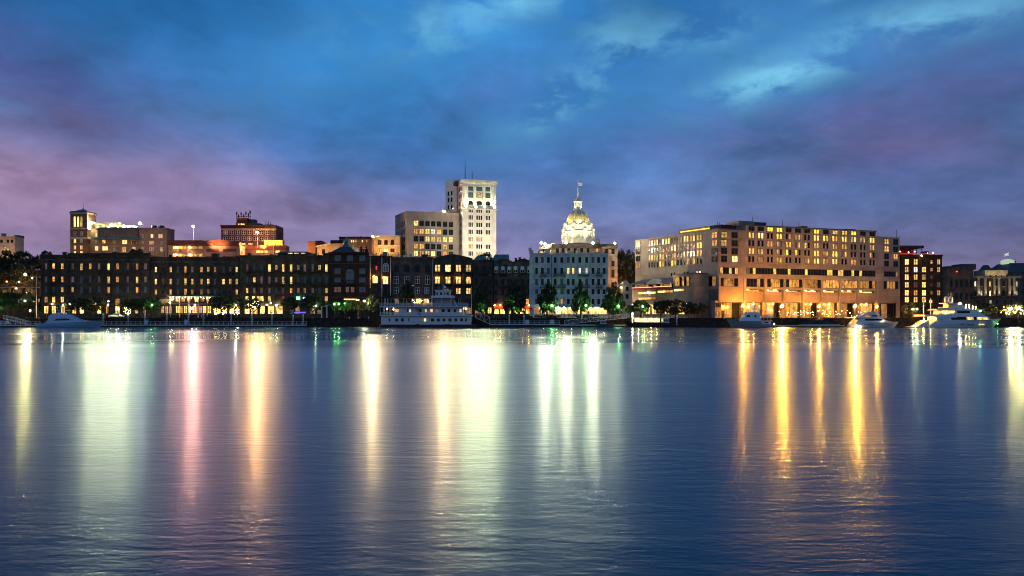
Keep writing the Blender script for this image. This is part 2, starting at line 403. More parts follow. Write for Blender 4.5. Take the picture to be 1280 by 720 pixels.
# ---------------------------------------------------------------- walls and windows
class Wall:
    def __init__(s, p0, p1):
        s.p0 = Vector((p0[0], p0[1])); s.p1 = Vector((p1[0], p1[1])); d = s.p1-s.p0
        s.L = d.length; s.u = d/s.L; s.n = Vector((s.u.y, -s.u.x)); s.ang = math.atan2(s.u.y, s.u.x)
    def hit(s, px):
        k = (px-640.0)/FPX                 # X = k*Y
        t = (k*s.p0.y - s.p0.x)/(s.u.x - k*s.u.y)
        return t, s.p0.y + s.u.y*t
    def z(s, px, py): return PZ(py, s.hit(px)[1])
    def pt(s, u, d=0.0, z=0.0):
        q = s.p0 + s.u*u + s.n*d
        return (q.x, q.y, z)
    def obox(s, m, u0, u1, z0, z1, d0, d1, mi=0):
        m.hexa([s.pt(u0,d1,z0), s.pt(u1,d1,z0), s.pt(u1,d0,z0), s.pt(u0,d0,z0)], [s.pt(u0,d1,z1), s.pt(u1,d1,z1), s.pt(u1,d0,z1), s.pt(u0,d0,z1)], mi)
WINMESH = {}; WRND = random.Random(21)
def winmesh(style, w, h, codes, fm, sill):
    key = (style, round(w, 2), round(h, 2), codes, fm.name, sill.name if sill else None)
    if key in WINMESH: return WINMESH[key]
    m = MB(); t = 0.10; mats = [fm, sill or fm] + [CODE[c] for c in codes]
    H = h/2; W = w/2
    if style in ('arch', 'archw'):
        n = 7; top = [(W*math.cos(math.pi*k/n), H-W*0.8+W*0.8*math.sin(math.pi*k/n)) for k in range(n+1)]
        out = [(-W, -H)] + [(W, -H)] + top[:-1] + [(-W, H-W*0.8)]
        inn = [(x*(1-t/W), (z+0.0)*(1-t/H)) for x, z in out]
        k = len(out)
        for i in range(k):
            j = (i+1) % k
            m.hexa([(out[i][0],0.03,out[i][1]),(out[j][0],0.03,out[j][1]),(inn[j][0],0.03,inn[j][1]),(inn[i][0],0.03,inn[i][1])],
                   [(out[i][0],-0.13,out[i][1]),(out[j][0],-0.13,out[j][1]),(inn[j][0],-0.13,inn[j][1]),(inn[i][0],-0.13,inn[i][1])], 0)
        m.hexa([(x,0.02,z) for x,z in inn], [(x,-0.045,z) for x,z in inn], 2)
        m.box(-0.04, 0.04, -0.10, -0.03, -H+t, H-t, 0); m.box(-W+t, W-t, -0.095, -0.03, H-W*0.8-0.05, H-W*0.8+0.05, 0)
    else:
        m.box(-W, W, -0.13, 0.03, H-t, H, 0); m.box(-W, W, -0.13, 0.03, -H, -H+t, 0)
        m.box(-W, -W+t, -0.129, 0.03, -H+t, H-t, 0); m.box(W-t, W, -0.129, 0.03, -H+t, H-t, 0)
        if style == 'pair':                       # two tall lights with a pier between
            g = w*0.13
            m.box(-g, g, -0.128, 0.03, -H+t, H-t, 1)
            m.box(-W+t, -g, -0.045, 0.02, -H+t, H-t, 2); m.box(g, W-t, -0.045, 0.02, -H+t, H-t, 2 + (len(codes) > 1))
        elif style == 'triple':
            g = w*0.045
            m.box(-W+t, W-t, -0.045, 0.02, -H+t, H-t, 2)
            for c in (-w/6, w/6): m.box(c-g, c+g, -0.12, 0.02, -H+t, H-t, 1)
        elif style == 'ribbon':
            n = len(codes); s_ = (w-2*t)/n
            for i in range(n):
                m.box(-W+t+i*s_+0.03, -W+t+(i+1)*s_-0.03, -0.045, 0.02, -H+t, H-t, 2+i)
                if i: m.box(-W+t+i*s_-0.04, -W+t+i*s_+0.04, -0.10, 0.02, -H+t, H-t, 0)
        else:
            m.box(-W+t, W-t, -0.045, 0.02, -H+t, H-t, 2)
            if style == 'sash':
                m.box(-W+t, W-t, -0.10, -0.03, -0.04, 0.05, 0); m.box(-0.03, 0.03, -0.085, -0.03, -H+t, H-t, 0)
                for zz in (-H*0.5, H*0.5): m.box(-W+t, W-t, -0.08, -0.03, zz-0.025, zz+0.025, 0)
            elif style == 'grid':
                for k in range(1, 4): m.box(-W+w*k/4-0.03, -W+w*k/4+0.03, -0.085, -0.03, -H+t, H-t, 0)
                m.box(-W+t, W-t, -0.09, -0.03, H*0.3, H*0.3+0.07, 0)
            elif style == 'double':
                m.box(-0.10, 0.10, -0.10, -0.03, -H+t, H-t, 0); m.box(-W+t, W-t, -0.09, -0.03, H*0.1, H*0.1+0.09, 0)
    if sill:
        m.box(-W-0.12, W+0.12, -0.22, 0.03, -H-0.16, -H-0.002, 1)
        if style not in ('arch', 'archw', 'pair'): m.box(-W-0.10, W+0.10, -0.16, 0.03, H+0.002, H+0.22, 1)
    i = len(WINMESH)
    o = m.build('window', mats)
    me = o.data; bpy.data.objects.remove(o)
    WINMESH[key] = me
    return me
def add_window(root, wall, u, z, w, h, codes='d', style='sash', fm=M_dkframe, sill=None, name='window', d=0.0):
    if 'h' in codes: codes = ''.join((WRND.choice('hhhhhyyYoph') if c == 'h' else c) for c in codes)
    me = winmesh(style, w, h, codes, fm, sill)
    o = bpy.data.objects.new(name, me); COL.objects.link(o); o.parent = root
    o.location = Vector(wall.pt(u, d, z)) - ORG[root.name]; o.rotation_euler = (0, 0, wall.ang)
    l = next((c for c in codes if c in LITS), None)
    if l: o['label'] = LITS[l]
    return o

class Bld:
    def __init__(s, name, label, pl, pr, pt, Y, depth, wm, cat='building', group=None, base=GZ, body='wall', roofm=None, Yr=None):
        x0, x1 = PX(pl, Y), PX(pr, Y)
        s.Y = Y; s.root = thing(name, ((x0+x1)/2, Y, base), label, cat, group); s.base = base
        s.w = Wall((x0, Y), (x1, Y)); s.x0, s.x1, s.zt, s.depth = x0, x1, PZ(pt, Y), depth
        if body:
            m = MB(); m.box(x0, x1, Y, Y+depth, base-1, s.zt); s.body = m.build(body, wm, s.root)
            if roofm:
                m = MB(); m.box(x0+0.3, x1-0.3, Y+0.3, Y+depth-0.3, s.zt-0.5, s.zt+0.05); m.build('roof', roofm, s.root)
    def X(s, px): return PX(px, s.Y)
    def Z(s, py): return PZ(py, s.Y)
    def win(s, px, py, wpx, hpx, codes='d', style='sash', fm=M_dkframe, sill=None, name='window', d=0.0):
        return add_window(s.root, s.w, s.X(px)-s.x0, s.Z(py), wpx*s.Y/FPX, hpx*s.Y/FPX, codes, style, fm, sill, name, d)
    def box(s, name, pl, pr, pt, pb, d0, d1, m_, parent=None):
        """box in front of the wall plane (d>0) or behind it"""
        m = MB(); m.box(s.X(pl), s.X(pr), s.Y-d1, s.Y-d0, s.Z(pb), s.Z(pt))
        return m.build(name, m_, parent or s.root)
    def cornice(s, m_, h=0.9, d=0.45, py=None, name='cornice', pl=None, pr=None, dentil=False):
        z = s.zt if py is None else s.Z(py)
        x0 = s.x0-0.05 if pl is None else s.X(pl); x1 = s.x1+0.05 if pr is None else s.X(pr)
        m = MB(); m.box(x0-d*0.3, x1+d*0.3, s.Y-d, s.Y+0.2, z-h*0.35, z+0.02); m.box(x0, x1, s.Y-d*0.55, s.Y+0.2, z-h*0.7, z-h*0.352); m.box(x0, x1, s.Y-d*0.25, s.Y+0.2, z-h, z-h*0.702)
        if dentil:
            n = int((x1-x0)/0.9)
            for k in range(n):
                xx = x0+(k+0.5)*(x1-x0)/n; m.box(xx-0.18, xx+0.18, s.Y-d*0.9, s.Y+0.1, z-h*0.6, z-h*0.355)
        return m.build(name, m_, s.root)
    def balcony(s, pl, pr, pb, hp=3.4, d=1.1, m_=M_iron):
        x0, x1, z0 = s.X(pl), s.X(pr), s.Z(pb); z1 = z0+hp*s.Y/FPX
        m = MB(); m.box(x0, x1, s.Y-d, s.Y+0.05, z0-0.12, z0)
        m.box(x0, x1, s.Y-d, s.Y-d+0.06, z1-0.06, z1); m.box(x0, x0+0.06, s.Y-d+0.061, s.Y, z1-0.06, z1); m.box(x1-0.06, x1, s.Y-d+0.061, s.Y, z1-0.06, z1)
        n = max(3, int((x1-x0)/0.22))
        for k in range(n+1):
            xx = x0+0.03+(x1-x0-0.06)*k/n; m.box(xx-0.045, xx+0.045, s.Y-d+0.01, s.Y-d+0.05, z0, z1-0.06)
        for xx in (x0+0.4, x1-0.4): m.hexa([(xx-0.04,s.Y-d*0.8,z0-0.121),(xx+0.04,s.Y-d*0.8,z0-0.121),(xx+0.04,s.Y,z0-0.9),(xx-0.04,s.Y,z0-0.9)],
                                          [(xx-0.04,s.Y-d*0.7,z0-0.121),(xx+0.04,s.Y-d*0.7,z0-0.121),(xx+0.04,s.Y,z0-0.121),(xx-0.04,s.Y,z0-0.121)])
        return m.build('balcony', m_, s.root)
    def pipe(s, px, pt, pb, r=0.09, m_=M_iron):
        m = MB(); m.tube((s.X(px), s.Y-0.2, s.Z(pb)), (s.X(px), s.Y-0.2, s.Z(pt)), r)
        return m.build('downpipe', m_, s.root)
    def chimney(s, px, wpx, pt, dy=4.0, m_=None, parent=None, pb=None):
        x = s.X(px); w = wpx*s.Y/FPX/2; z0 = s.zt-0.2 if pb is None else s.Z(pb)
        m = MB(); m.box(x-w, x+w, s.Y+dy-w, s.Y+dy+w, z0, s.Z(pt)); m.box(x-w*1.15, x+w*1.15, s.Y+dy-w*1.15, s.Y+dy+w*1.15, s.Z(pt), s.Z(pt)+0.25)
        return m.build('chimney', m_ or M_brick_dark, parent or s.root)
    def roofbox(s, name, pl, pr, pt, dy, dd, m_, pb=None):
        m = MB(); m.box(s.X(pl), s.X(pr), s.Y+dy, s.Y+dy+dd, s.zt-0.3 if pb is None else s.Z(pb), s.Z(pt))
        return m.build(name, m_, s.root)
    def lampwall(s, px, py, col, power, r=0.2):
        m = MB(); x, z = s.X(px), s.Z(py)
        m.box(x-0.06, x+0.06, s.Y-0.55, s.Y+0.02, z+0.25, z+0.33, 0); m.ball((x, s.Y-0.55, z), r, 8, 5, 1); m.box(x-0.1, x+0.1, s.Y-0.65, s.Y-0.45, z+r*0.9, z+0.34, 0)
        return m.build('wall_lamp', [M_iron, lampmat(col, power, r)], s.root)
def lampmat(col, power, r):
    st = power/(math.pi*4*math.pi*r*r)
    return emit('lamp_%02d_%02d_%02d_%d' % (col[0]*20, col[1]*20, col[2]*20, st), col, st)
WARM, YEL, SOD, GRN, WHT, CGRN, PNK, BLU, RED = (1,0.72,0.34), (1,0.66,0.22), (1,0.35,0.03), (0.28,1,0.18), (1,0.93,0.75), (0.8,1,0.55), (1,0.25,0.75), (0.25,0.35,1), (1,0.06,0.03)

def clutter(b, seed, n, pl, pr, hmax=3.2, m_=None):
    rnd = random.Random(seed)
    for k in range(n):
        px = pl+(pr-pl)*(k+rnd.uniform(0.15, 0.85))/n; t_ = rnd.random(); top = b.zt+rnd.uniform(0.5, hmax)*b.Y/FPX*1.0
        x = b.X(px); y = b.Y+rnd.uniform(2.5, 9)
        m = MB()
        if t_ < 0.45:
            w = rnd.uniform(0.5, 1.3); m.box(x-w, x+w, y, y+1.6, b.zt-0.1, top); m.box(x-w*0.8, x+w*0.8, y+0.2, y+1.4, top+0.002, top+0.12); m.build('air_conditioner', m_ or M_steel, b.root)
        elif t_ < 0.75:
            m.tube((x, y, b.zt-0.1), (x, y, top+0.3), 0.16); m.lathe(x, y, [(0.3, top+0.3), (0.3, top+0.5), (0.05, top+0.62)], 8); m.build('roof_vent', m_ or M_slate, b.root)
        else:
            m.tube((x, y, b.zt-0.1), (x, y, top+rnd.uniform(1, 2.6)), 0.05); m.tube((x-0.5, y, top+0.8), (x+0.5, y, top+0.8), 0.03); m.build('aerial', M_iron, b.root)
# ================================================================ FRONT ROW: river-front warehouses
def warehouse_a():
    b = Bld('warehouse', 'soot-dark brick warehouse at the left end of the row, just right of the oaks', 51, 187, 318.5, 300, 22, M_brick_dark, roofm=M_slate)
    b.cornice(M_brick_dark, 1.0, 0.5, dentil=True)
    b.box('parapet', 84, 187, 316.3, 319, -1.0, -0.3, M_brick_dark)
    xs = [57.75, 67.25, 78, 91, 102, 113, 124, 136, 147, 160, 171.5, 182]
    rows = [(332.8, 8.0, 'pyopyopyopop'), (349.3, 7.8, 'poopbbpyopyp'), (362, 7.0, 'bboobbbobbob')]
    for py, h, cs in rows:
        for i, c in enumerate(cs):
            tall = 1.5 if (i in (4, 7, 10)) else 0
            b.win(xs[i], py+tall/2, 3.5, h-0.6+tall, c, 'sash', M_dkframe, M_brick_grey)
            if i in (1, 7, 10): b.balcony(xs[i]-4, xs[i]+4, py+h/2+tall+0.6, 2.6)
    for i, c in enumerate('oyy'): b.win(xs[i], 374.5, 4.4, 7.5, c, 'sash')
    b.win(147.5, 377.5, 7, 9, 'o', 'arch', M_dkframe, None, 'doorway')
    for px, c in [(58, 's'), (67.5, 's'), (79, 's'), (93, 's'), (102.5, 's'), (124, 's'), (134, 'o'), (147, 's'), (171, 'o'), (181, 'o')]:
        b.win(px, 387.2, 5.6 if c == 's' else 3.6, 9.5, c, 'double', M_dkframe, None, 'shop_window')
    b.cornice(M_brick_grey, 0.35, 0.14, 379.5, 'string_course'); b.cornice(M_brick_grey, 0.3, 0.10, 324.3, 'string_course')
    for px in (85.5, 153.8, 130): b.pipe(px, 321, 392)
    for px, w, pt in [(70, 4, 314.5), (118, 3, 315.5), (135, 6, 314.6), (163, 3, 315)]: b.chimney(px, w, pt, 6)
    clutter(b, 1, 9, 56, 185)
    b.lampwall(119, 379.5, WARM, 272, 0.14); b.lampwall(88, 380, WARM, 204, 0.14); b.lampwall(66, 380, WARM, 204, 0.14)
warehouse_a()

def warehouse_b():
    b = Bld('warehouse', 'near-black brick warehouse with a glowing two-storey glazed porch restaurant at its foot', 187.4, 299.7, 321.5, 300.6, 21, M_brick_dark, roofm=M_slate)
    b.cornice(M_brick_dark, 1.0, 0.5, dentil=True)
    xs = [195, 204, 213.5, 222.5, 232, 240.5, 252, 260.5, 269, 279.5, 288, 296]
    for py, h, cs in [(337, 7.2, 'ydybopoyobpy'), (352, 7.6, 'ypybyyoybyoy'), (365, 7.0, 'odobooopbddo')]:
        for i, c in enumerate(cs):
            b.win(xs[i], py, 3.2, h-0.5+(1.5 if i == 4 else 0), c, 'sash', M_dkframe, M_brick_grey)
            if i in (1, 4, 7, 10): b.balcony(xs[i]-4, xs[i]+4, py+h/2+0.9, 2.4)
    b.cornice(M_brick_grey, 0.3, 0.1, 327, 'string_course'); b.cornice(M_brick_grey, 0.35, 0.14, 379.6, 'string_course')
    for px in (217.6, 245.8, 274): b.pipe(px, 324, 392)
    for px, w, pt in [(205, 3, 318), (262, 7, 316.5), (290, 3, 319)]: b.chimney(px, w, pt, 6)
    clutter(b, 2, 8, 190, 298)
    # restaurant porch
    m = MB(); Y0 = 296.9
    m.box(b.X(203), b.X(299), Y0+0.3, 300.55, b.Z(393.6), b.Z(393)); m.box(b.X(217), b.X(276), Y0-0.4, 300.58, b.Z(380.4), b.Z(379.2)); m.build('porch_floor', M_conc_d, b.root)
    m = MB(); m.box(b.X(216), b.X(277), Y0-0.6, 300.57, b.Z(371.4), b.Z(370.2)); m.build('porch_roof', M_steel, b.root)
    for px in (218, 229.5, 241, 252.5, 264, 275):
        m = MB(); m.box(b.X(px)-0.14, b.X(px)+0.14, Y0-0.1, Y0+0.18, GZ, b.Z(371.4)); m.build('porch_post', M_stone_w, b.root)
    m = MB()
    m.box(b.X(218), b.X(275), Y0-0.06, Y0+0.02, b.Z(377.0), b.Z(376.7))
    for k in range(60):
        xx = b.X(218)+(b.X(275)-b.X(218))*k/59; m.box(xx-0.025, xx+0.025, Y0-0.05, Y0+0.01, b.Z(379.2), b.Z(377.0))
    m.build('porch_railing', M_iron, b.root)
    for k, px in enumerate([222, 229, 236, 246, 253, 260, 267, 272]):
        b.win(px, 374.6, 5.0, 6.2, 'saosoaso'[k], 'grid', M_dkframe, None, 'porch_window')
    for k, px in enumerate([222, 226.5, 232, 237, 251, 256, 262, 268]):
        b.win(px, 387, 4.3, 9, 'sosYosso'[k], 'double', M_dkframe, None, 'shop_window')
    b.win(243.7, 387, 6.5, 9, 's', 'double', M_dkframe, None, 'entrance')
    for k, px in enumerate([273, 281, 290, 297.0]):
        b.win(px, 387, 6, 10, 'soss'[k], 'arch', M_dkframe, None, 'arched_shop_window')
    for px in (203.5, 208.5, 213): b.win(px, 387, 3.6, 9, 'o', 'double', M_dkframe, None, 'shop_window')
    # bulbs strung under the porch roof
    for k in range(16):
        m = MB(); m.ball((b.X(218.5+k*3.75), Y0-0.3, b.Z(372.2+0.8*math.sin(k*1.9)**2)), 0.10, 6, 4); m.build('porch_bulb', lampmat(WARM, 36, 0.10), b.root)
    m = MB(); m.hexa([(b.X(200),300.5,b.Z(374.5)),(b.X(216),300.5,b.Z(374.5)),(b.X(216),297.5,b.Z(378.5)),(b.X(200),297.5,b.Z(378.5))],
                     [(b.X(200),300.5,b.Z(374.2)),(b.X(216),300.5,b.Z(374.2)),(b.X(216),297.5,b.Z(378.2)),(b.X(200),297.5,b.Z(378.2))]); m.build('awning', mat('cream_canvas', (0.45, 0.36, 0.2), 0.9), b.root)
    b.lampwall(203, 375.5, WARM, 500, 0.18); b.lampwall(217, 373.4, WARM, 1200, 0.2)
    m = MB(); m.ball((b.X(243.7), 297.4, b.Z(386)), 0.28, 8, 5); m.build('neon_lamp', lampmat(PNK, 900, 0.26), b.root)
warehouse_b()

def warehouse_c():
    b = Bld('warehouse', 'brown brick warehouse with tall narrow windows and a low lit attic on its roof', 300, 411.3, 319.2, 299.6, 22, M_brick_brown, roofm=M_slate)
    b.cornice(M_brick_brown, 1.1, 0.5, dentil=True); b.cornice(M_brick_brown, 0.3, 0.12, 327.5, 'string_course'); b.cornice(M_brick_grey, 0.4, 0.16, 379.4, 'string_course')
    xs = [309, 318, 327, 337, 345.5, 354, 364, 373, 381, 391, 399.5, 408]
    for py, h, cs in [(335, 9.5, 'pbbYyyypppyY'), (350.5, 9.5, 'bypppyYbbbbb'), (363.2, 6.2, 'ypppbpopopby')]:
        for i, c in enumerate(cs):
            mid = i % 3 == 1
            b.win(xs[i], py-(0.6 if mid and h > 7 else 0), 3.4, h-(3 if mid and h > 7 else 0), c, 'sash', M_dkframe, M_brick_grey)
        if h > 7:
            for k in range(4): b.balcony(xs[k*3]-2.2+1.5, xs[k*3+2]+0.8, py+h/2+0.5, 2.6)
    for px, c in [(309, 's'), (317, 's'), (323, 's'), (327.5, 's'), (337, 'Y'), (354, 'r'), (399, 'o'), (408, 'o')]:
        b.win(px, 373.5, 4.2, 6.6, c, 'sash', M_dkframe, None)
    for px, w, c in [(309, 6, 's'), (318, 8, 's'), (328, 6, 's'), (339, 8, 's'), (349, 9, 's'), (364, 5, 'b'), (372, 5, 'o'), (391, 5, 'o'), (399, 4, 'o')]:
        b.win(px, 387.6, w, 9.6, c, 'grid', M_wtframe, None, 'shop_window')
    clutter(b, 3, 5, 302, 343); clutter(b, 5, 3, 386, 410)
    m = MB(); m.box(b.X(304), b.X(358), 297.2, 299.58, b.Z(382.2), b.Z(381.2)); m.build('canopy', M_stone_w, b.root)
    m = MB(); m.box(b.X(402.5), b.X(410.5), 297.8, 299.58, b.Z(383.2), b.Z(380.8)); m.box(b.X(402.6), b.X(404), 297.9, 298.3, GZ, b.Z(383.2)); m.box(b.X(409), b.X(410.4), 297.9, 298.3, GZ, b.Z(383.2)); m.build('portico', M_stone_w, b.root)
    b.roofbox('attic', 344.5, 383.5, 315.2, 3, 8, M_brick_dark)
    m = MB(); m.hexa([(b.X(343.5),302.2,b.Z(315.3)),(b.X(384.5),302.2,b.Z(315.3)),(b.X(384.5),311,b.Z(315.3)),(b.X(343.5),311,b.Z(315.3))],
                     [(b.X(347),304.5,b.Z(313.2)),(b.X(381),304.5,b.Z(313.2)),(b.X(381),309,b.Z(313.2)),(b.X(347),309,b.Z(313.2))]); m.build('attic_roof', M_slate, b.root)
    for px in (360, 368, 376.5): b.win(px, 319-0.3, 6.4, 2.2, 'y', 'plain', M_dkframe, None, 'attic_window', -2.95)
    for o in [x for x in b.root.children if x.name.startswith('attic_window')]: o.location.z += 0.85
    for px, w, pt in [(306, 3, 316), (334, 3, 317), (390, 3, 316.5), (404, 7, 316.2)]: b.chimney(px, w, pt, 5)
    for px in (332, 358.8, 385.8): b.pipe(px, 323, 392)
    for px in (312, 324, 334, 346): b.lampwall(px, 380.8, WARM, 255, 0.14)
    m = MB(); m.box(b.X(370.8), b.X(375.2), 298.9, 299.4, b.Z(374.6), b.Z(370.9)); m.build('green_sign', emit('sign_green', (0.25, 1.0, 0.5), 3.2), b.root)
    m = MB(); m.box(b.X(379.2), b.X(383), 298.9, 299.4, b.Z(373.6), b.Z(371.4)); m.build('blue_sign', emit('sign_blue', (0.3, 0.45, 1.0), 3.0), b.root)
    for px in (371.5, 380.5): b.win(px, 390.6, 3.6, 3.0, 'b', 'plain', M_dkframe, None, 'menu_board')
    m = MB(); m.box(b.X(369), b.X(383), 298.4, 298.6, b.Z(391.6), b.Z(389.9)); m.build('menu_screen', emit('screen_violet', (0.25, 0.18, 1.0), 0.9), b.root)
warehouse_c()

def exchange():
    b = Bld('warehouse', 'dark red brick block with a big arch and a small copper cupola on top', 411.6, 461.2, 315.2, 298.8, 20, M_brick_red)
    b.cornice(M_brick_red, 1.2, 0.6, dentil=True); b.cornice(M_slate, 0.4, 0.25, 328.8, 'string_course'); b.cornice(M_slate, 0.4, 0.3, 371, 'string_course')
    m = MB(); z0 = b.zt+0.03; z1 = b.Z(306.5)
    m.hexa([(b.X(413),299.0,z0),(b.X(444),299.0,z0),(b.X(444),316,z0),(b.X(413),316,z0)], [(b.X(422),305,z1),(b.X(434),305,z1),(b.X(434),310,z1),(b.X(422),310,z1)])
    rf = m.build('roof', M_slate, b.root)
    c = (b.X(427), 307.3)
    m = MB(); m.lathe(c[0], c[1], [(1.5, z1-0.5), (1.5, b.Z(303.8)), (1.0, b.Z(303.7)), (1.0, b.Z(299.6)), (1.45, b.Z(299.5)), (1.3, b.Z(298.4)), (0.75, b.Z(296.6)), (0.12, b.Z(295.4)), (0.06, b.Z(293.6))], 10); m.build('cupola', M_teal, rf)
    for px in (422, 437.5, 453): b.win(px, 322.5, 8, 8.5, 'b', 'grid')
    for px in (422, 453):
        b.win(px, 338.8, 8, 7.5, 'b', 'grid'); b.win(px, 350, 8.4, 6.6, 'b', 'grid', sill=M_brick_red); b.win(px, 362, 8.4, 7, 'p' if px == 422 else 'b', 'double', sill=M_brick_red)
    b.win(437.5, 343, 11, 14, 'b', 'arch', name='great_window'); b.win(434.3, 362, 4.6, 7, 'p', 'sash'); b.win(440.8, 362, 4.6, 7, 'p', 'sash'); b.win(437.5, 352.6, 9.5, 4, 'b', 'grid')
    b.balcony(430, 446, 355.2, 2.4); b.balcony(416, 428, 355.8, 2.4)
    b.win(438, 374.2, 17, 2.2, 'Y', 'ribbon', name='fanlight'); b.win(447, 375, 5, 2.6, 'Y', 'plain', name='fanlight')
    for px in (418, 428, 438, 448, 457): b.win(px, 386, 5.5, 10, 'd', 'double', name='shop_window')
    b.chimney(449, 5, 310.8, 6, M_brick_red); b.chimney(457, 4, 311.4, 3, M_brick_red)
    m = MB()
    for px, pt in [(446.5, 310.2), (450, 311.5)]: m.tube((b.X(px), 304, b.zt), (b.X(px), 304, b.Z(pt)), 0.25)
    m.build('roof_vent', M_steel, b.root)
exchange()

def narrow_house():
    b = Bld('warehouse', 'narrow black brick house with two orange lamps below a white arched window', 461.5, 489.5, 320.2, 300, 20, mat('black_brick', (0.045, 0.036, 0.035), 0.9, 0.4, 0.4, 0.2, 0.3, brick=(0.9, 0.3, 0.04)), roofm=M_slate)
    b.cornice(M_brick_dark, 1.0, 0.4)
    b.win(470.5, 335, 2.6, 5.6, 'r', 'plain', name='lit_niche'); b.win(482.3, 334.5, 6.6, 11, 'b', 'archw', M_wtframe)
    b.win(469, 349.8, 6.2, 8.4, 'Y', 'grid', M_wtframe); b.win(482, 350.5, 6.6, 9.5, 'Y', 'double', M_wtframe)
    b.win(472.8, 363, 4, 6, 'd'); b.win(482, 364, 5, 8, 'd'); b.win(468, 385, 5, 10, 'o', 'double', name='shop_window'); b.win(481, 385, 7, 10, 'd', 'double', name='shop_window')
    b.pipe(462.8, 321, 360, 0.16, M_galv); b.pipe(477.5, 316, 373, 0.13, M_galv); b.pipe(488.4, 322, 371, 0.13, M_galv)
    b.lampwall(467.6, 345.6, SOD, 420, 0.22); b.lampwall(479.8, 347, SOD, 300, 0.2)
    b.balcony(478, 487, 370, 3); b.chimney(479, 5, 314.6, 5, M_teal); b.chimney(473, 4, 317, 8, M_brick_dark)
narrow_house()

def grey_warehouse():
    b = Bld('warehouse', 'plain grey brick warehouse with white framed windows right behind the ferry', 489.8, 541, 321.6, 300.7, 20, M_brick_grey, roofm=M_slate)
    b.cornice(M_brick_grey, 0.8, 0.35)
    for i, px in enumerate([495.3, 508.5, 521.7, 534.4]):
        b.win(px, 335.5, 6.4, 10, 'd', 'arch', M_dkframe, M_brick_grey)
        b.win(px, 350.2, 6.0, 9.2 if i < 3 else 11, 'd', 'double', M_wtframe, M_brick_grey)
        if i != 1: b.win(px if i < 3 else 533.5, 363.5, 6.0, 8.0, 'd' if i < 3 else 'b', 'double', M_wtframe, M_brick_grey)
    for px, c in [(496, 'o'), (508, 'o'), (523, 's'), (533, 's')]: b.win(px, 376.5, 5.5, 6.5, c, 'double', M_wtframe, None, 'shop_window')
    for px in (497, 511, 525, 536): b.win(px, 388, 6, 8, 'o', 'double', M_dkframe, None, 'shop_window')
    m = MB(); m.box(b.X(514.3), b.X(518), 300.3, 300.75, b.Z(357.6), b.Z(356.2)); m.build('white_sign', M_wtframe, b.root)
    clutter(b, 4, 5, 491, 540)
    b.chimney(502.5, 3, 318.4, 6, M_galv); b.chimney(511.5, 3.6, 317, 4, M_galv); b.chimney(529, 8, 317.6, 6, M_slate)
    b.pipe(541, 324, 392, 0.12, M_galv); b.lampwall(516, 375.5, WARM, 260, 0.2)
grey_warehouse()

def gable_warehouse():
    b = Bld('warehouse', 'brown brick gabled warehouse with orange wall lamps and bright windows on two floors', 541.3, 590.2, 322.8, 299.5, 22, M_brick_brown)
    m = MB(); zt = b.zt-0.02
    m.hexa([(b.x0,299.5,zt),(b.x1,299.5,zt),(b.X(580),299.5,b.Z(320)),(b.X(565.5),299.5,b.Z(317.2)),(b.X(551),299.5,b.Z(320))], [(b.x0,300.1,zt),(b.x1,300.1,zt),(b.X(580),300.1,b.Z(320)),(b.X(565.5),300.1,b.Z(317.2)),(b.X(551),300.1,b.Z(320))]); m.build('gable', M_brick_brown, b.root)
    m = MB(); m.hexa([(b.x0,300.15,zt),(b.x1,300.15,zt),(b.X(565.5),300.15,b.Z(317.4))], [(b.x0,321,zt),(b.x1,321,zt),(b.X(565.5),321,b.Z(317.4))]); m.build('roof', M_slate, b.root)
    xs = [547, 560, 573, 585.5]
    for i, px in enumerate(xs):
        b.win(px, 335.4, 6.6, 9, 'Y', 'double', M_dkframe, M_brick_grey); b.win(px, 350.2, 6.6, 9, 'yyYy'[i], 'arch' if i == 3 else 'double', M_dkframe, M_brick_grey)
        b.balcony(px-4.4, px+4.4, 341, 2.6); b.balcony(px-4.4, px+4.4, 356, 2.6)
        b.win(px, 363.8, 5.6, 7.4, 'ddyy'[i], 'double', M_dkframe, M_brick_grey); b.win(px, 377, 5.6, 7, 'd', 'double', M_dkframe, M_brick_grey); b.win(px, 388.3, 6, 8, 'o', 'double', M_dkframe, None, 'shop_window')
    b.lampwall(546.3, 347.2, SOD, 420, 0.22); b.lampwall(571.5, 347.4, SOD, 420, 0.22)
    b.pipe(553.4, 324, 392); b.pipe(566.5, 324, 392); b.pipe(579, 324, 392)
gable_warehouse()

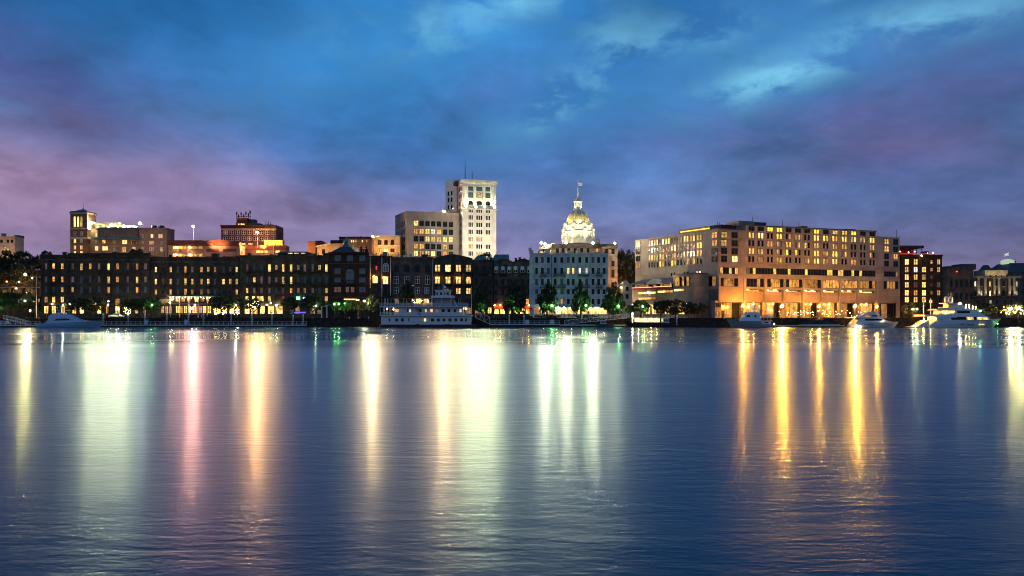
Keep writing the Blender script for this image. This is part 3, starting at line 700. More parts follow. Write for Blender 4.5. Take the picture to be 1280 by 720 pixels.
def sloped_pair():
    b = Bld('warehouse', 'low plain brown brick warehouse with dark windows and a small green metal roof hut', 590.6, 617, 325, 300.2, 20, M_brick_brown, roofm=M_slate)
    for py in (336.5, 352.5):
        for px in (595.5, 604, 612.4): b.win(px, py, 4.4, 9, 'd', 'sash', M_dkframe, M_brick_grey)
    b.balcony(599, 609, 342.5, 2.4); b.balcony(599, 609, 358, 2.4); b.win(612, 366, 3.6, 6, 'd')
    for px in (596, 604, 612): b.win(px, 377, 4.2, 7, 'd')
    for px, c in [(596, 'o'), (604, 'o'), (612, 's')]: b.win(px, 388, 5, 8, c, 'double', M_dkframe, None, 'shop_window')
    m = MB(); m.hexa([(b.X(592),301.2,b.zt),(b.X(608),301.2,b.zt),(b.X(608),309,b.zt),(b.X(592),309,b.zt)], [(b.X(596),302,b.Z(319.2)),(b.X(606.5),302,b.Z(319.2)),(b.X(606.5),308,b.Z(319.2)),(b.X(596),308,b.Z(319.2))]); m.build('roof_hut', M_teal, b.root)
    b.chimney(611, 2.6, 321, 4, M_galv); b.pipe(616, 327, 392); b.cornice(M_brick_brown, 0.7, 0.3)
    b = Bld('warehouse', 'twin arched brick warehouse with half drawn white blinds and restaurant glow behind red awnings', 617.3, 665.4, 327, 299.7, 21, M_brick_grey, roofm=M_slate)
    for c0, c1 in ((617.3, 641), (641.6, 665.4)):
        n = 9; arc = [(b.X(c0+(c1-c0)*k/n), b.Z(327.2-3.8*math.sin(math.pi*k/n))) for k in range(n+1)]
        m = MB(); z = b.zt-0.03
        pts = [(b.X(c0), z)] + [(b.X(c1), z)] + arc[::-1][1:-1]
        m.hexa([(x, 299.72, zz) for x, zz in pts], [(x, 300.4, zz) for x, zz in pts]); m.build('gable', M_brick_brown, b.root)
    m = MB(); m.hexa([(b.X(613),303,b.zt),(b.X(637),303,b.zt),(b.X(637),311,b.zt),(b.X(613),311,b.zt)], [(b.X(618.5),304,b.Z(317)),(b.X(636),304,b.Z(317)),(b.X(636),310,b.Z(317)),(b.X(618.5),310,b.Z(317))]); m.build('standing_seam_roof', M_teal, b.root)
    xs = [620.2, 628.6, 636.6, 644.4, 653, 661.5]
    for i, px in enumerate(xs):
        b.win(px, 336.8, 4.8, 8.4, 'd', 'arch', M_wtframe if i % 5 else M_wtframe, M_brick_grey)
        m = MB(); m.box(b.X(px)-0.5, b.X(px)+0.5, 299.56, 299.64, b.Z(337.5), b.Z(333.6)); m.build('window_blind', M_galv, b.root)
        b.win(px, 352.8, 4.6, 9, 'd', 'arch', M_dkframe, M_brick_grey); b.win(px, 365.2, 4.4, 8, 'd', 'sash', M_dkframe, M_brick_grey)
    for px in (628.6, 653): b.balcony(px-5, px+5, 343, 2.8); b.balcony(px-5, px+5, 359, 2.8)
    b.win(620, 376.5, 4, 6.6, 'd'); b.win(659, 377, 5, 7, 'o')
    for px, c in [(621, 's'), (628, 's'), (636, 's'), (645, 's'), (653, 's'), (660, 's')]: b.win(px, 388.8, 6, 7.4, c, 'double', M_dkframe, None, 'shop_window')
    for x0, x1 in ((617.6, 631), (655, 665)):
        m = MB(); m.hexa([(b.X(x0),299.6,b.Z(383.6)),(b.X(x1),299.6,b.Z(383.6)),(b.X(x1),297.4,b.Z(387)),(b.X(x0),297.4,b.Z(387))], [(b.X(x0),299.6,b.Z(383.2)),(b.X(x1),299.6,b.Z(383.2)),(b.X(x1),297.4,b.Z(386.6)),(b.X(x0),297.4,b.Z(386.6))]); m.build('awning', M_canvas_r, b.root)
    for px in (618.5, 625.5, 653, 661): b.lampwall(px, 381.6, SOD, 330, 0.18)
    for px in (617.6, 641.2, 665.2): b.pipe(px, 328, 392)
    for px, pt in [(645, 322), (650, 321), (656, 322.5)]: b.chimney(px, 3, pt, 6, M_brick_grey)
sloped_pair()

def blue_grey():
    b = Bld('warehouse', 'five storey blue-grey stucco warehouse with iron balconies and restaurants under checked awnings', 665.8, 760, 316.6, 298.9, 22, M_stucco, roofm=M_slate)
    b.cornice(M_stucco, 0.7, 0.4)
    b.box('pier', 661.8, 666.5, 312.8, 395, -3, 0.25, M_stucco); b.box('pier', 660.8, 664.5, 309.5, 314, -2, 0.1, M_stucco)
    xs = [670.7, 678, 685.5, 694, 702.2, 710.4, 716.5, 724.7, 733.3, 741.3, 748.2, 755.3]
    for py, h, cs in [(325, 7.2, 'dddddddddddd'), (338.6, 7.6, 'dddddYYwwddd'), (352.4, 7.6, 'dddddddddddd'), (364.6, 6.2, 'dddddddddddd'), (376.8, 6.4, 'ddddoddddddo')]:
        for i, c in enumerate(cs):
            b.win(xs[i], py, 3.3, h, c if c != 'd' else ('d' if (i*7+int(py)) % 4 else 'b'), 'sash', M_dkframe, M_stucco)
    for pb in (344.6, 359): 
        for pl, pr in ((675, 683.5), (691.5, 706.8), (722.5, 736.2), (744.8, 753)): b.balcony(pl, pr, pb, 3.6, 1.2)
    for px in (689.5, 706.8, 721, 737.2): b.pipe(px, 319, 392, 0.1, M_stucco if px != 689.5 else M_iron)
    for py in (330.6, 345.5, 358.6, 370.6): b.cornice(M_stucco, 0.25, 0.12, py, 'string_course')
    for px, c in [(671, 'o'), (679, 's'), (688, 'o'), (698, 's'), (706, 's'), (713, 's'), (722, 's'), (731, 's'), (740, 's'), (748, 's'), (755, 's')]:
        b.win(px, 388.4, 6.4, 8.6, c, 'grid', M_wtframe, None, 'shop_window')
    aw = bpy.data.materials.new('checked_canvas'); aw.use_nodes = True; t = NT(aw.node_tree); ck = t.new('ShaderNodeTexChecker'); tc = t.new('ShaderNodeTexCoord')
    t.l.new(tc.outputs['Object'], ck.inputs['Vector']); ck.inputs['Scale'].default_value = 1.4; ck.inputs['Color1'].default_value = (0.65, 0.65, 0.62, 1); ck.inputs['Color2'].default_value = (0.03, 0.03, 0.035, 1)
    t.l.new(ck.outputs[0], t.n['Principled BSDF'].inputs['Base Color'])
    for x0, x1 in ((698, 715), (735, 757)):
        m = MB(); m.hexa([(b.X(x0),298.8,b.Z(380.8)),(b.X(x1),298.8,b.Z(380.8)),(b.X(x1),296.2,b.Z(384.6)),(b.X(x0),296.2,b.Z(384.6))], [(b.X(x0),298.8,b.Z(380.2)),(b.X(x1),298.8,b.Z(380.2)),(b.X(x1),296.2,b.Z(384)),(b.X(x0),296.2,b.Z(384))]); m.build('awning', aw, b.root)
    for px in (679, 696, 705, 714, 728, 737, 746, 755): b.lampwall(px, 384.8, WARM, 510, 0.14)
    clutter(b, 6, 7, 670, 758)
    for px, w in ((684.5, 5), (712, 6), (724, 5)): b.chimney(px, w, 311 if px < 690 else 313, 5, M_galv)
blue_grey()

def gate_house():
    b = Bld('gabled_house', 'small pale gabled house between the tall tree and the parking deck', 776.5, 789.6, 357, 299, 14, M_stone, cat='house')
    m = MB(); z = b.zt-0.02
    m.hexa([(b.x0,299,z),(b.x1,299,z),(b.X(783.5),299,b.Z(350.8))], [(b.x0,299.5,z),(b.x1,299.5,z),(b.X(783.5),299.5,b.Z(350.8))]); m.build('gable', M_stone, b.root)
    m = MB(); m.hexa([(b.X(775.6),299.55,z),(b.X(790.4),299.55,z),(b.X(783.5),299.55,b.Z(350.4))], [(b.X(775.6),313,z),(b.X(790.4),313,z),(b.X(783.5),313,b.Z(350.4))]); m.build('roof', M_slate, b.root)
    b.win(784, 361, 3.6, 5, 'd', 'plain'); b.win(784, 370.5, 3.6, 6, 'd', 'plain'); b.win(783.8, 386, 5, 8, 'o', 'double', name='doorway'); b.lampwall(776, 359.5, WARM, 204, 0.14)
gate_house()
# ================================================================ SKYLINE BEHIND THE ROW
def flood(root, loc, target, power, col, ang=80, r=0.25, name='floodlight'):
    """a floodlight fixture: housing plus its own lamp"""
    a = Vector(loc); d = (Vector(target)-a).normalized()
    m = MB(); m.tube(a-d*0.5, a-d*0.05, 0.22, 0.32, 8, 0); m.tube(a-d*0.3-Vector((0,0,0.8)), a-d*0.3, 0.05, 0.05, 5, 0)
    m.build(name, [M_iron], root)
    l = bpy.data.lights.new('floodlight_lamp', 'SPOT'); l.energy = power; l.color = col; l.spot_size = R(ang); l.spot_blend = 0.6; l.shadow_soft_size = r
    o = bpy.data.objects.new('floodlight_lamp', l); COL.objects.link(o); o.parent = root; o.location = a+d*0.05-ORG[root.name]
    o.rotation_euler = d.to_track_quat('-Z', 'Y').to_euler()
def bulb(root, loc, col, power, r=0.3, name='roof_lamp'):
    m = MB(); m.ball(loc, r, 8, 5, 1); m.tube((loc[0], loc[1], loc[2]-1.0), (loc[0], loc[1], loc[2]-r*0.8), 0.06, 0.06, 5, 0)
    return m.build(name, [M_iron, lampmat(col, power, r)], root)

def streak_lamp(root, loc, col, power, r=0.35, name='river_floodlight'):
    power = power*2.1
    """a floodlight head facing the river: housing with a round lens on its front"""
    x, y, z = loc
    m = MB(); m.tube((x, y+0.45, z+0.12), (x, y, z), r*0.8, r*1.2, 10, 0); m.tube((x, y+0.3, z-1.2), (x, y+0.3, z), 0.06, 0.06, 5, 0)
    m.tube((x, y-0.004, z-0.001), (x, y-0.03, z-0.009), r, r, 12, 1)
    return m.build(name, [M_iron, emit('lens_%d_%d_%d' % (col[1]*100, col[2]*100, power/(math.pi*math.pi*r*r)), col, power/(math.pi*math.pi*r*r))], root)
def left_edge():
    b = Bld('office_building', 'pale stone flat-roofed block at the far left, half out of the picture above the oaks', -40, 19, 295.5, 395, 7, M_stone, roofm=M_slate)
    b.cornice(M_stone, 1.6, 0.9, dentil=True)
    for px in (-10, 8): b.win(px, 311, 7, 4.6, 'y', 'grid')
    for px in (-14, -6, 2, 10, 15): b.win(px, 301.5, 3, 4, 'd', 'sash')
    b.win(8, 319, 4, 4, 'Y', 'sash'); b.roofbox('roof_cabin', 10, 15, 292.6, 5, 5, M_conc_d); b.chimney(-5, 4, 291, 6, M_stone)
    flood(b.root, (b.X(30), 386, 20), (b.X(14), 396, 38), 16000, (1, 0.52, 0.22), 110); flood(b.root, (b.X(0), 382, 20), (b.X(2), 395, 36), 9000, (1, 0.52, 0.22), 120)
left_edge()

def tower_hotel():
    Y = 390
    b = Bld('hotel_building', 'brick hotel with a green pyramid-roofed corner tower and a floodlit rooftop terrace', 113, 209.5, 286, Y, 8, mat('hotel_stucco', (0.24, 0.165, 0.10), 0.85, 0.2, 0.3), roofm=M_slate)
    # tower
    m = MB(); m.box(b.X(92), b.X(113.2), Y-3, Y+5.3, GZ-1, b.Z(264.8)); tw = m.build('tower', mat('tower_brick', (0.15, 0.085, 0.05), 0.85, 0.25, 0.4), b.root)
    m = MB(); m.box(b.X(91.6), b.X(113.6), Y-3.15, Y+5.45, b.Z(287.4), b.Z(285.4)); m.box(b.X(91.6), b.X(113.6), Y-3.15, Y+5.45, b.Z(299.6), b.Z(297)); m.box(b.X(91.4), b.X(113.8), Y-3.3, Y+5.6, b.Z(268.2), b.Z(266.6)); m.build('tower_band', M_stone, tw)
    m = MB(); c = (b.X(102.6), Y+1.15); z = b.Z(266.6); h = 4.6
    m.hexa([(c[0]-h,c[1]-h,z),(c[0]+h,c[1]-h,z),(c[0]+h,c[1]+h,z),(c[0]-h,c[1]+h,z)], [(c[0]-.05,c[1]-.05,b.Z(260.8)),(c[0]+.05,c[1]-.05,b.Z(260.8)),(c[0]+.05,c[1]+.05,b.Z(260.8)),(c[0]-.05,c[1]+.05,b.Z(260.8))]); m.tube((c[0],c[1],b.Z(261.2)), (c[0],c[1],b.Z(253.5)), 0.09); m.ball((c[0],c[1],b.Z(260)), 0.28); m.build('tower_roof', M_teal, tw)
    for px in (97.8, 101.9, 106.0): b.win(px, 278, 3.0, 13.5, 'Y', 'arch', M_wood, None, 'belfry_window', 3.0)
    for py, c in ((292.8, 'd'), (302, 'p'), (310, 'y'), (317, 'y')):
        for px in (98, 106): b.win(px, py, 2.9, 4.8, c if px > 100 else ('y' if c == 'p' else c), 'sash', M_wtframe, None, 'window', 3.0)
    # terrace with loggia
    m = MB(); m.box(b.X(124.6), b.X(175), Y-2.2, Y-0.02, b.Z(297), b.Z(284.8)); m.build('loggia', M_conc_d, b.root)
    m = MB()
    for k in range(12): m.box(b.X(127+k*4.15)-0.18, b.X(127+k*4.15)+0.18, Y-2.45, Y-2.19, b.Z(296.6), b.Z(288))
    m.box(b.X(124.3), b.X(175.3), Y-2.5, Y-2.19, b.Z(287.6), b.Z(286.6)); m.build('loggia_columns', M_conc_d, b.root)
    m = MB(); m.hexa([(b.X(120),Y-2.6,b.Z(299.6)),(b.X(178),Y-2.6,b.Z(299.6)),(b.X(176),Y,b.Z(299.6)),(b.X(122),Y,b.Z(299.6))], [(b.X(121),Y-2.4,b.Z(297.4)),(b.X(177),Y-2.4,b.Z(297.4)),(b.X(175),Y,b.Z(297)),(b.X(123),Y,b.Z(297))]); m.build('green_roof_band', M_teal, b.root)
    # floodlit penthouse walls
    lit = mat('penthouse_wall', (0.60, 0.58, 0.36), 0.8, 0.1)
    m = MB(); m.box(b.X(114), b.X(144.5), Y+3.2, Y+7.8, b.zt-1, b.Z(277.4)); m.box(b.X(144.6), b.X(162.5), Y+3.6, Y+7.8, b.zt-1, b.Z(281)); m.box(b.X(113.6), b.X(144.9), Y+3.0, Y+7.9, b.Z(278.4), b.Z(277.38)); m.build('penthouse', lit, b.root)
    for px, py, p in [(115.6, 278.4, 1500), (128, 282, 700), (139.8, 282, 1100), (152.2, 283.4, 1500), (158.5, 283.4, 1500), (121, 283.4, 500), (134, 283.4, 500), (146, 283.4, 500)]:
        bulb(b.root, (b.X(px), Y+1.2, b.Z(py)), (1, 0.92, 0.42), p*0.2, 0.22)
    m = MB(); m.tube((b.X(174.5), Y+3, b.zt-1), (b.X(174.5), Y+3, b.Z(279.4)), 0.12, 0.1, 6, 0); m.tube((b.X(174.6), Y+3, b.Z(279.6)), (b.X(171.6), Y+3, b.Z(279.2)), 0.09, 0.09, 5, 0); m.ball((b.X(171.3), Y+3, b.Z(278.3)), 0.5, 8, 5, 1); m.build('mast_floodlight', [M_iron, lampmat(WHT, 9000, 0.36)], b.root)
    # right wing
    m = MB(); m.box(b.X(175.2), b.X(209.8), Y-1.2, Y-0.02, GZ, b.Z(287)); m.box(b.X(175), b.X(210), Y-1.4, Y+8, b.Z(287), b.Z(285)); m.box(b.X(175), b.X(210), Y-1.45, Y, b.Z(300.5), b.Z(299.4)); m.build('right_wing', mat('wing_stucco', (0.28, 0.19, 0.14), 0.85, 0.2), b.root)
    for px, py, w, h, c in [(121, 293.6, 3, 4.8, 'Y'), (121, 302, 3.4, 4, 'd'), (121, 310.5, 4, 5.4, 'Y'), (130, 302, 4, 4.4, 'y'), (131.5, 310.5, 7, 5.2, 'Y'), (143, 302, 4, 4, 'b'), (143.5, 311, 3.6, 6, 'b'), (156, 302.6, 6, 5, 'Y'), (155, 312, 5, 6.4, 'o'), (167.5, 303, 6, 3.6, 'd'), (167.6, 311.4, 3.8, 5.4, 'y')]:
        b.win(px, py, w, h, c, 'double', M_wtframe)
    for px, py, w, h, c in [(179.5, 295.5, 3.4, 4, 'd'), (191.5, 295.4, 3.4, 5, 'y'), (202, 295.5, 5.2, 5, 'o'), (179.5, 303.5, 3, 3.6, 'd'), (191, 303.6, 5.6, 4.4, 'o'), (203, 303.8, 2.6, 4.4, 'd'), (179.5, 311.4, 3.2, 4.8, 'p'), (191, 311.6, 5.6, 4.4, 'p'), (203.4, 312, 3.2, 5, 'y')]:
        b.win(px, py, w, h, c, 'double', M_wtframe, None, 'window', 1.2)
    for px in (98, 130, 165, 198): flood(b.root, (b.X(px), Y-14, b.Z(322)), (b.X(px), Y, b.Z(300)), 1900, (1, 0.55, 0.2), 125)
    for px, py, p in ((114.8, 279, 6500), (139.8, 281.6, 4500), (156, 283, 4500)): streak_lamp(b.root, (b.X(px), Y-0.5, b.Z(py)), (1.0, 0.84, 0.46), p*1.15, 0.3)  # heads added to throw the rooftop's streaks on the river
    for px in (189, 198.6):
        m = MB(); m.lathe(b.X(px), Y+3, [(1.35, b.zt-0.5), (1.45, b.Z(284.5)), (1.35, b.Z(282)), (1.2, b.Z(281.2))], 12); m.build('roof_tank', M_iron, b.root)
tower_hotel()

def deck_parking():
    b = Bld('parking_garage', 'low reddish parking garage with lit open decks left of the brick office block', 209.9, 300, 306.5, 372, 30, M_brick_pink, roofm=M_slate)
    m = MB(); m.box(b.X(209.7), b.X(254), 371.6, 374, b.Z(306.8), b.Z(300.4)); m.build('parapet', M_brick_red2, b.root)
    m = MB(); zb = b.Z(307.4)
    m.hexa([(b.X(253.8),371.3,zb),(b.X(299),371.3,zb),(b.X(299),371.3,b.Z(302.5)),(b.X(275),371.3,b.Z(299.4)),(b.X(262),371.3,b.Z(300.6)),(b.X(253.8),371.3,b.Z(301.2))],
           [(b.X(253.8),376,zb),(b.X(299),376,zb),(b.X(299),376,b.Z(302.5)),(b.X(275),376,b.Z(299.4)),(b.X(262),376,b.Z(300.6)),(b.X(253.8),376,b.Z(301.2))]); m.build('gable', M_brick_red2, b.root)
    for py in (309.4, 318.8):
        for px in (224.2, 245): b.win(px, py, 17, 4, 'Yyyo' if px < 230 else 'Yyoy', 'ribbon', M_brick_red2, None, 'deck_opening')
        for px in (266, 287): b.box('brick_panel', px-8, px+8, py+1.6, py+5.2, 0.001, 0.12, M_brick_red2)
    for px in (220.5, 237.5):
        for py in (310, 319): b.lampwall(px, py-0.6, (1, 0.6, 0.16), 420, 0.22)
    for px in (222, 245, 268, 290): flood(b.root, (b.X(px), 362, b.Z(322)), (b.X(px), 372, b.Z(308)), 600, (1, 0.45, 0.16), 130)
    m = MB(); m.box(b.X(254), b.X(260), 375, 380, b.zt-0.2, b.Z(305)); m.build('roof_cabin', M_slate, b.root)
deck_parking()

def mast_lamp(px, pt, pb, Y, col, power, label):
    r = thing('mast_lamp', (PX(px, Y), Y, PZ(pb, Y)), label, 'street lamp')
    x = PX(px, Y)
    m = MB(); m.tube((x, Y, PZ(pb, Y)), (x, Y, PZ(pt, Y)), 0.16, 0.1); m.build('mast', M_galv, r)
    m = MB(); m.ball((x, Y, PZ(pt, Y)+0.2), 0.42, 8, 5, 1); m.box(x-0.6, x+0.6, Y-0.15, Y+0.15, PZ(pt, Y)+0.55, PZ(pt, Y)+0.7, 0); m.build('lamp_head', [M_iron, lampmat(col, power, 0.42)], r)
    streak_lamp(r, (x, Y-0.75, PZ(pt, Y)+0.2), col, 13000 if px < 300 else 19000, 0.35, 'lamp_lens')  # extra lens, added so the mast lamp streaks the water
mast_lamp(242, 283.5, 307, 374, (1, 0.36, 0.24), 2600, 'tall slim mast with an orange lamp above the parking garage roof')
mast_lamp(322.2, 291, 310, 378, (1, 0.40, 0.14), 2000, 'orange lamp on a mast in front of the brick office block')

def brick_office():
    b = Bld('office_building', 'red brick office block with white framed windows and an antenna-crowned penthouse', 276.4, 345.4, 281.5, 386, 12, mat('office_brick', (0.20, 0.075, 0.045), 0.85, 0.25, 0.4, brick=(0.9, 0.3, 0.04)), roofm=M_slate)
    b.cornice(M_brick_red, 1.7, 0.8); b.cornice(mat('pale_band', (0.5, 0.36, 0.26), 0.8), 0.5, 0.35, 285.8, 'band')
    for py in (290.7, 298.3):
        for k in range(9): b.win(282.2+k*7.4, py, 5.0, 5.0, 'd' if (k*3+int(py)) % 5 else 'p', 'double', M_wtframe)
    for px in (304, 313): b.win(px, 305, 6, 2.2, 'Y', 'plain')
    b.roofbox('penthouse', 291.4, 308.6, 277.2, 4, 7, M_brick_red2); b.roofbox('penthouse', 291.8, 305, 271, 4.2, 6.5, M_brick_red2, 277.3)
    for px in (295, 298.6, 301.6): b.win(px, 279.4, 2.8, 2.8, 'Y', 'plain', name='penthouse_window', d=-3.95)
    b.roofbox('roof_cabin', 308.8, 321.5, 277.8, 4, 6, M_conc_d); b.roofbox('roof_cabin', 309, 314.4, 272.6, 5, 4, M_slate, 277.9)
    m = MB()
    for px, pt in [(291.6, 262.8), (294, 266), (297.2, 263.2), (300.4, 265.5), (303.2, 262.4), (306.4, 264.4), (308.5, 261.2)]:
        m.tube((b.X(px), 391, b.Z(277)), (b.X(px), 391, b.Z(pt)), 0.12); m.box(b.X(px)-0.3, b.X(px)+0.3, 390.7, 390.95, b.Z(pt+4.5), b.Z(pt+0.8))
    m.box(b.X(291), b.X(309), 390.9, 391.1, b.Z(269.2), b.Z(268.6)); m.build('antenna_rack', M_brick_red, b.root)
    m = MB()
    for px, pt in [(327.5, 275), (330, 277), (331.6, 274.6), (334, 276), (336, 278)]: m.tube((b.X(px), 391, b.zt), (b.X(px), 391, b.Z(pt)), 0.12)
    m.box(b.X(327.4), b.X(338), 390, 393, b.zt, b.Z(279.4)); m.build('roof_antenna', M_iron, b.root)
    for px in (285, 335): flood(b.root, (b.X(px), 366, b.Z(311)), (b.X(px+5), 386, b.Z(290)), 8000, (1, 0.55, 0.22), 100)
    for px in (288, 312, 335): flood(b.root, (b.X(px), 377, b.Z(312)), (b.X(px), 386, b.Z(292)), 6500, (1, 0.45, 0.14), 130)
    c = Bld('annex_building', 'flat brick annex with a glowing orange rooftop box below the antenna office', 299.6, 358, 307, 379, 5, M_brick_pink, roofm=M_slate)
    m = MB(); m.box(c.X(299.4), c.X(358.3), 378.6, 380, c.Z(312.6), c.Z(306.8)); m.build('parapet', M_brick_red2, c.root)
    for px, n in ((303.4, 6.6), (328, 15.5), (347, 6)): c.win(px, 314.6, n, 3.4, 'Yyyy'[:max(1, int(n/4))], 'ribbon', M_brick_red2)
    m = MB(); m.box(c.X(329), c.X(352), 380.5, 383.8, c.Z(307.2), c.Z(299.6)); m.build('roof_box', mat('ochre_render', (0.55, 0.34, 0.10), 0.8, 0.1), c.root)
    for px in (326.5, 336, 346): flood(c.root, (c.X(px), 377.6, c.Z(306.2)), (c.X(px+2), 380.5, c.Z(302.5)), 2300, (1, 0.58, 0.12), 120)
    m = MB(); m.tube((c.X(342.2), 378.3, c.Z(318)), (c.X(342.2), 378.3, c.Z(307.6)), 0.16); m.build('vent_pipe', M_galv, c.root)
brick_office()

def orange_blocks():
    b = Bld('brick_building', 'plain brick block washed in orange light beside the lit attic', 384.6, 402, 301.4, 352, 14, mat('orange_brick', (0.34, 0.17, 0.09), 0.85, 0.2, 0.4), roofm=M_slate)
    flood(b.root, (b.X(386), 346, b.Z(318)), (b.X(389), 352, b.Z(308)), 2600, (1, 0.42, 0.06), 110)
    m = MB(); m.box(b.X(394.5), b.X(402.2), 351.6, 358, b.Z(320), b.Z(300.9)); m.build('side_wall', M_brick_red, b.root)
    b = Bld('temple_hall', 'stone hall with a lit raking pediment, orange under floodlights', 396.5, 441, 307.5, 345, 20, M_stone, roofm=None)
    m = MB(); z = b.zt-0.02
    m.hexa([(b.x0,345,z),(b.x1,345,z),(b.x1,345,b.Z(304.8)),(b.X(414),345,b.Z(304.6))], [(b.x0,347,z),(b.x1,347,z),(b.x1,347,b.Z(304.8)),(b.X(414),347,b.Z(304.6))]); m.build('pediment', M_stone, b.root)
    m = MB(); m.hexa([(b.x0-0.4,344.3,z),(b.X(413),344.3,b.Z(304.0)),(b.X(413),344.3,b.Z(305.2)),(b.x0-0.4,344.3,z-0.45)], [(b.x0-0.4,347.2,z),(b.X(413),347.2,b.Z(304.0)),(b.X(413),347.2,b.Z(305.2)),(b.x0-0.4,347.2,z-0.45)]); m.build('raking_cornice', M_stone_w, b.root)
    b.cornice(M_stone, 0.7, 0.4, 304.6, pl=414, pr=441); 
    for px in (404.5, 426, 436): b.win(px, 314.5, 4, 6, 'd', 'plain')
    flood(b.root, (b.X(399), 338, b.Z(321)), (b.X(405), 345, b.Z(310)), 3200, (1, 0.45, 0.08), 110); flood(b.root, (b.X(410), 338, b.Z(321)), (b.X(411), 345, b.Z(308)), 2200, (1, 0.45, 0.08), 110)
    b = Bld('brick_building', 'wide flat-roofed brick block with small lit windows behind the copper cupola', 424, 464.4, 296, 374, 20, mat('brown_brick2', (0.21, 0.11, 0.075), 0.85, 0.25, 0.4), roofm=M_slate)
    b.cornice(M_brick_red, 0.9, 0.4)
    for px, c in [(439.5, 'Y'), (442, 'Y'), (445, 'Y'), (450, 'p'), (453, 'Y'), (458.5, 'y'), (434, 'd')]: b.win(px, 301.6, 1.9, 3.0, c, 'plain')
    for px in (437, 444, 451, 458): b.win(px, 310, 2.4, 3.6, 'd', 'plain')
    b.roofbox('roof_cabin', 440, 446.5, 294.6, 4, 5, M_slate); b.chimney(449, 1.6, 294.8, 5)
    flood(b.root, (b.X(446), 366, b.Z(317)), (b.X(447), 374, b.Z(305)), 2600, (1, 0.5, 0.15), 120)
    b = Bld('brick_building', 'low dark roof cabin block peeping out left of the copper cupola', 413, 430, 300.2, 368, 10, M_brick_red, roofm=M_slate)
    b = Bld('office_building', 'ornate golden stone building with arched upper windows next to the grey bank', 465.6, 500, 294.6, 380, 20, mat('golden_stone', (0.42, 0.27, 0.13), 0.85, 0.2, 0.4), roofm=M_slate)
    b.cornice(M_stone, 1.4, 0.8, dentil=True); b.cornice(M_stone, 0.6, 0.4, 306.2, 'band')
    for px in (474.5, 482.5, 490.5): b.win(px, 303, 4.6, 6.6, 'd', 'arch', M_wood); b.win(px, 313, 5, 4.4, 'Y' if px < 485 else 'd', 'double', M_wood)
    streak_lamp(b.root, (b.X(466.4), 379, b.Z(296)), (1, 0.55, 0.25), 13000, 0.3)
    for px in (473, 480, 488): flood(b.root, (b.X(px), 374.5, b.Z(318)), (b.X(px), 380, b.Z(303)), 2300, (1, 0.62, 0.24), 120)
orange_blocks()

def bank():
    Yc = 380.0
    A = (PX(494, 398.5), 398.5); C = (PX(508.4, Yc), Yc); D = (PX(573.4, 388.5), 388.5)
    zt = PZ(264, Yc)
    root = thing('bank_building', (C[0], C[1], GZ), 'grey concrete bank block with rows of square windows beside the white tower', 'building')
    m = MB(); m.prism([A, C, D, (D[0]+8, D[1]+22), (A[0]+6, A[1]+14)], GZ-1, zt); m.build('wall', M_bank, root)
    F = Wall(C, D); S = Wall(A, C)
    m = MB(); F.obox(m, -0.02, F.L, zt-0.5, zt+0.15, -0.3, 0.12); S.obox(m, 0, S.L-0.3, zt-0.49, zt+0.14, -0.3, 0.12); m.build('parapet', M_bank, root)
    m = MB()
    for k in range(int(F.L/0.9)): F.obox(m, k*0.9+0.15, k*0.9+0.4, PZ(276, Yc), zt-0.51, 0.0, 0.09)
    m.build('ribs', M_bank, root)
    rows = [278.8, 288.9, 298.3, 307.6, 316.6]; zs = [PZ(p, Yc+1.2) for p in rows]
    cols = [519.8, 527, 534.3, 541.5, 548.7, 556.3, 563.6]
    for z, cs in zip(zs, ['ydddddd', 'ooywodd', 'ddYYYyy', 'oodddyd', 'YoYYdod']):
        for px, c in zip(cols, cs): add_window(root, F, F.hit(px)[0], z, 2.15, 2.55, c, 'double')
    for z in zs:
        for px in (496.8, 499.7, 502.6, 505.4): add_window(root, S, S.hit(px)[0], z-0.2, 1.9, 2.6, 'd', 'plain')
    b = root
    bulb(root, (PX(556, 388), 388, zt+0.9), (1, 0.5, 0.12), 500, 0.25); streak_lamp(root, (PX(554, 387), 387, zt+0.9), (1, 0.50, 0.22), 15000, 0.3)  # bulb, then a head added for its streak on the river
    m = MB(); m.box(PX(552, 392), PX(575, 392), 391, 398, zt-0.2, zt+1.2); m.build('roof_cabin', M_conc_d, root)
    flood(root, (PX(498, 368), 368, PZ(318, 368)), (PX(510, 380), 380, PZ(295, 380)), 3000, (1, 0.55, 0.3), 100); flood(root, (PX(540, 360), 360, PZ(322, 360)), (PX(540, 384), 384, PZ(296, 384)), 7000, (1, 0.72, 0.5), 120)
bank()

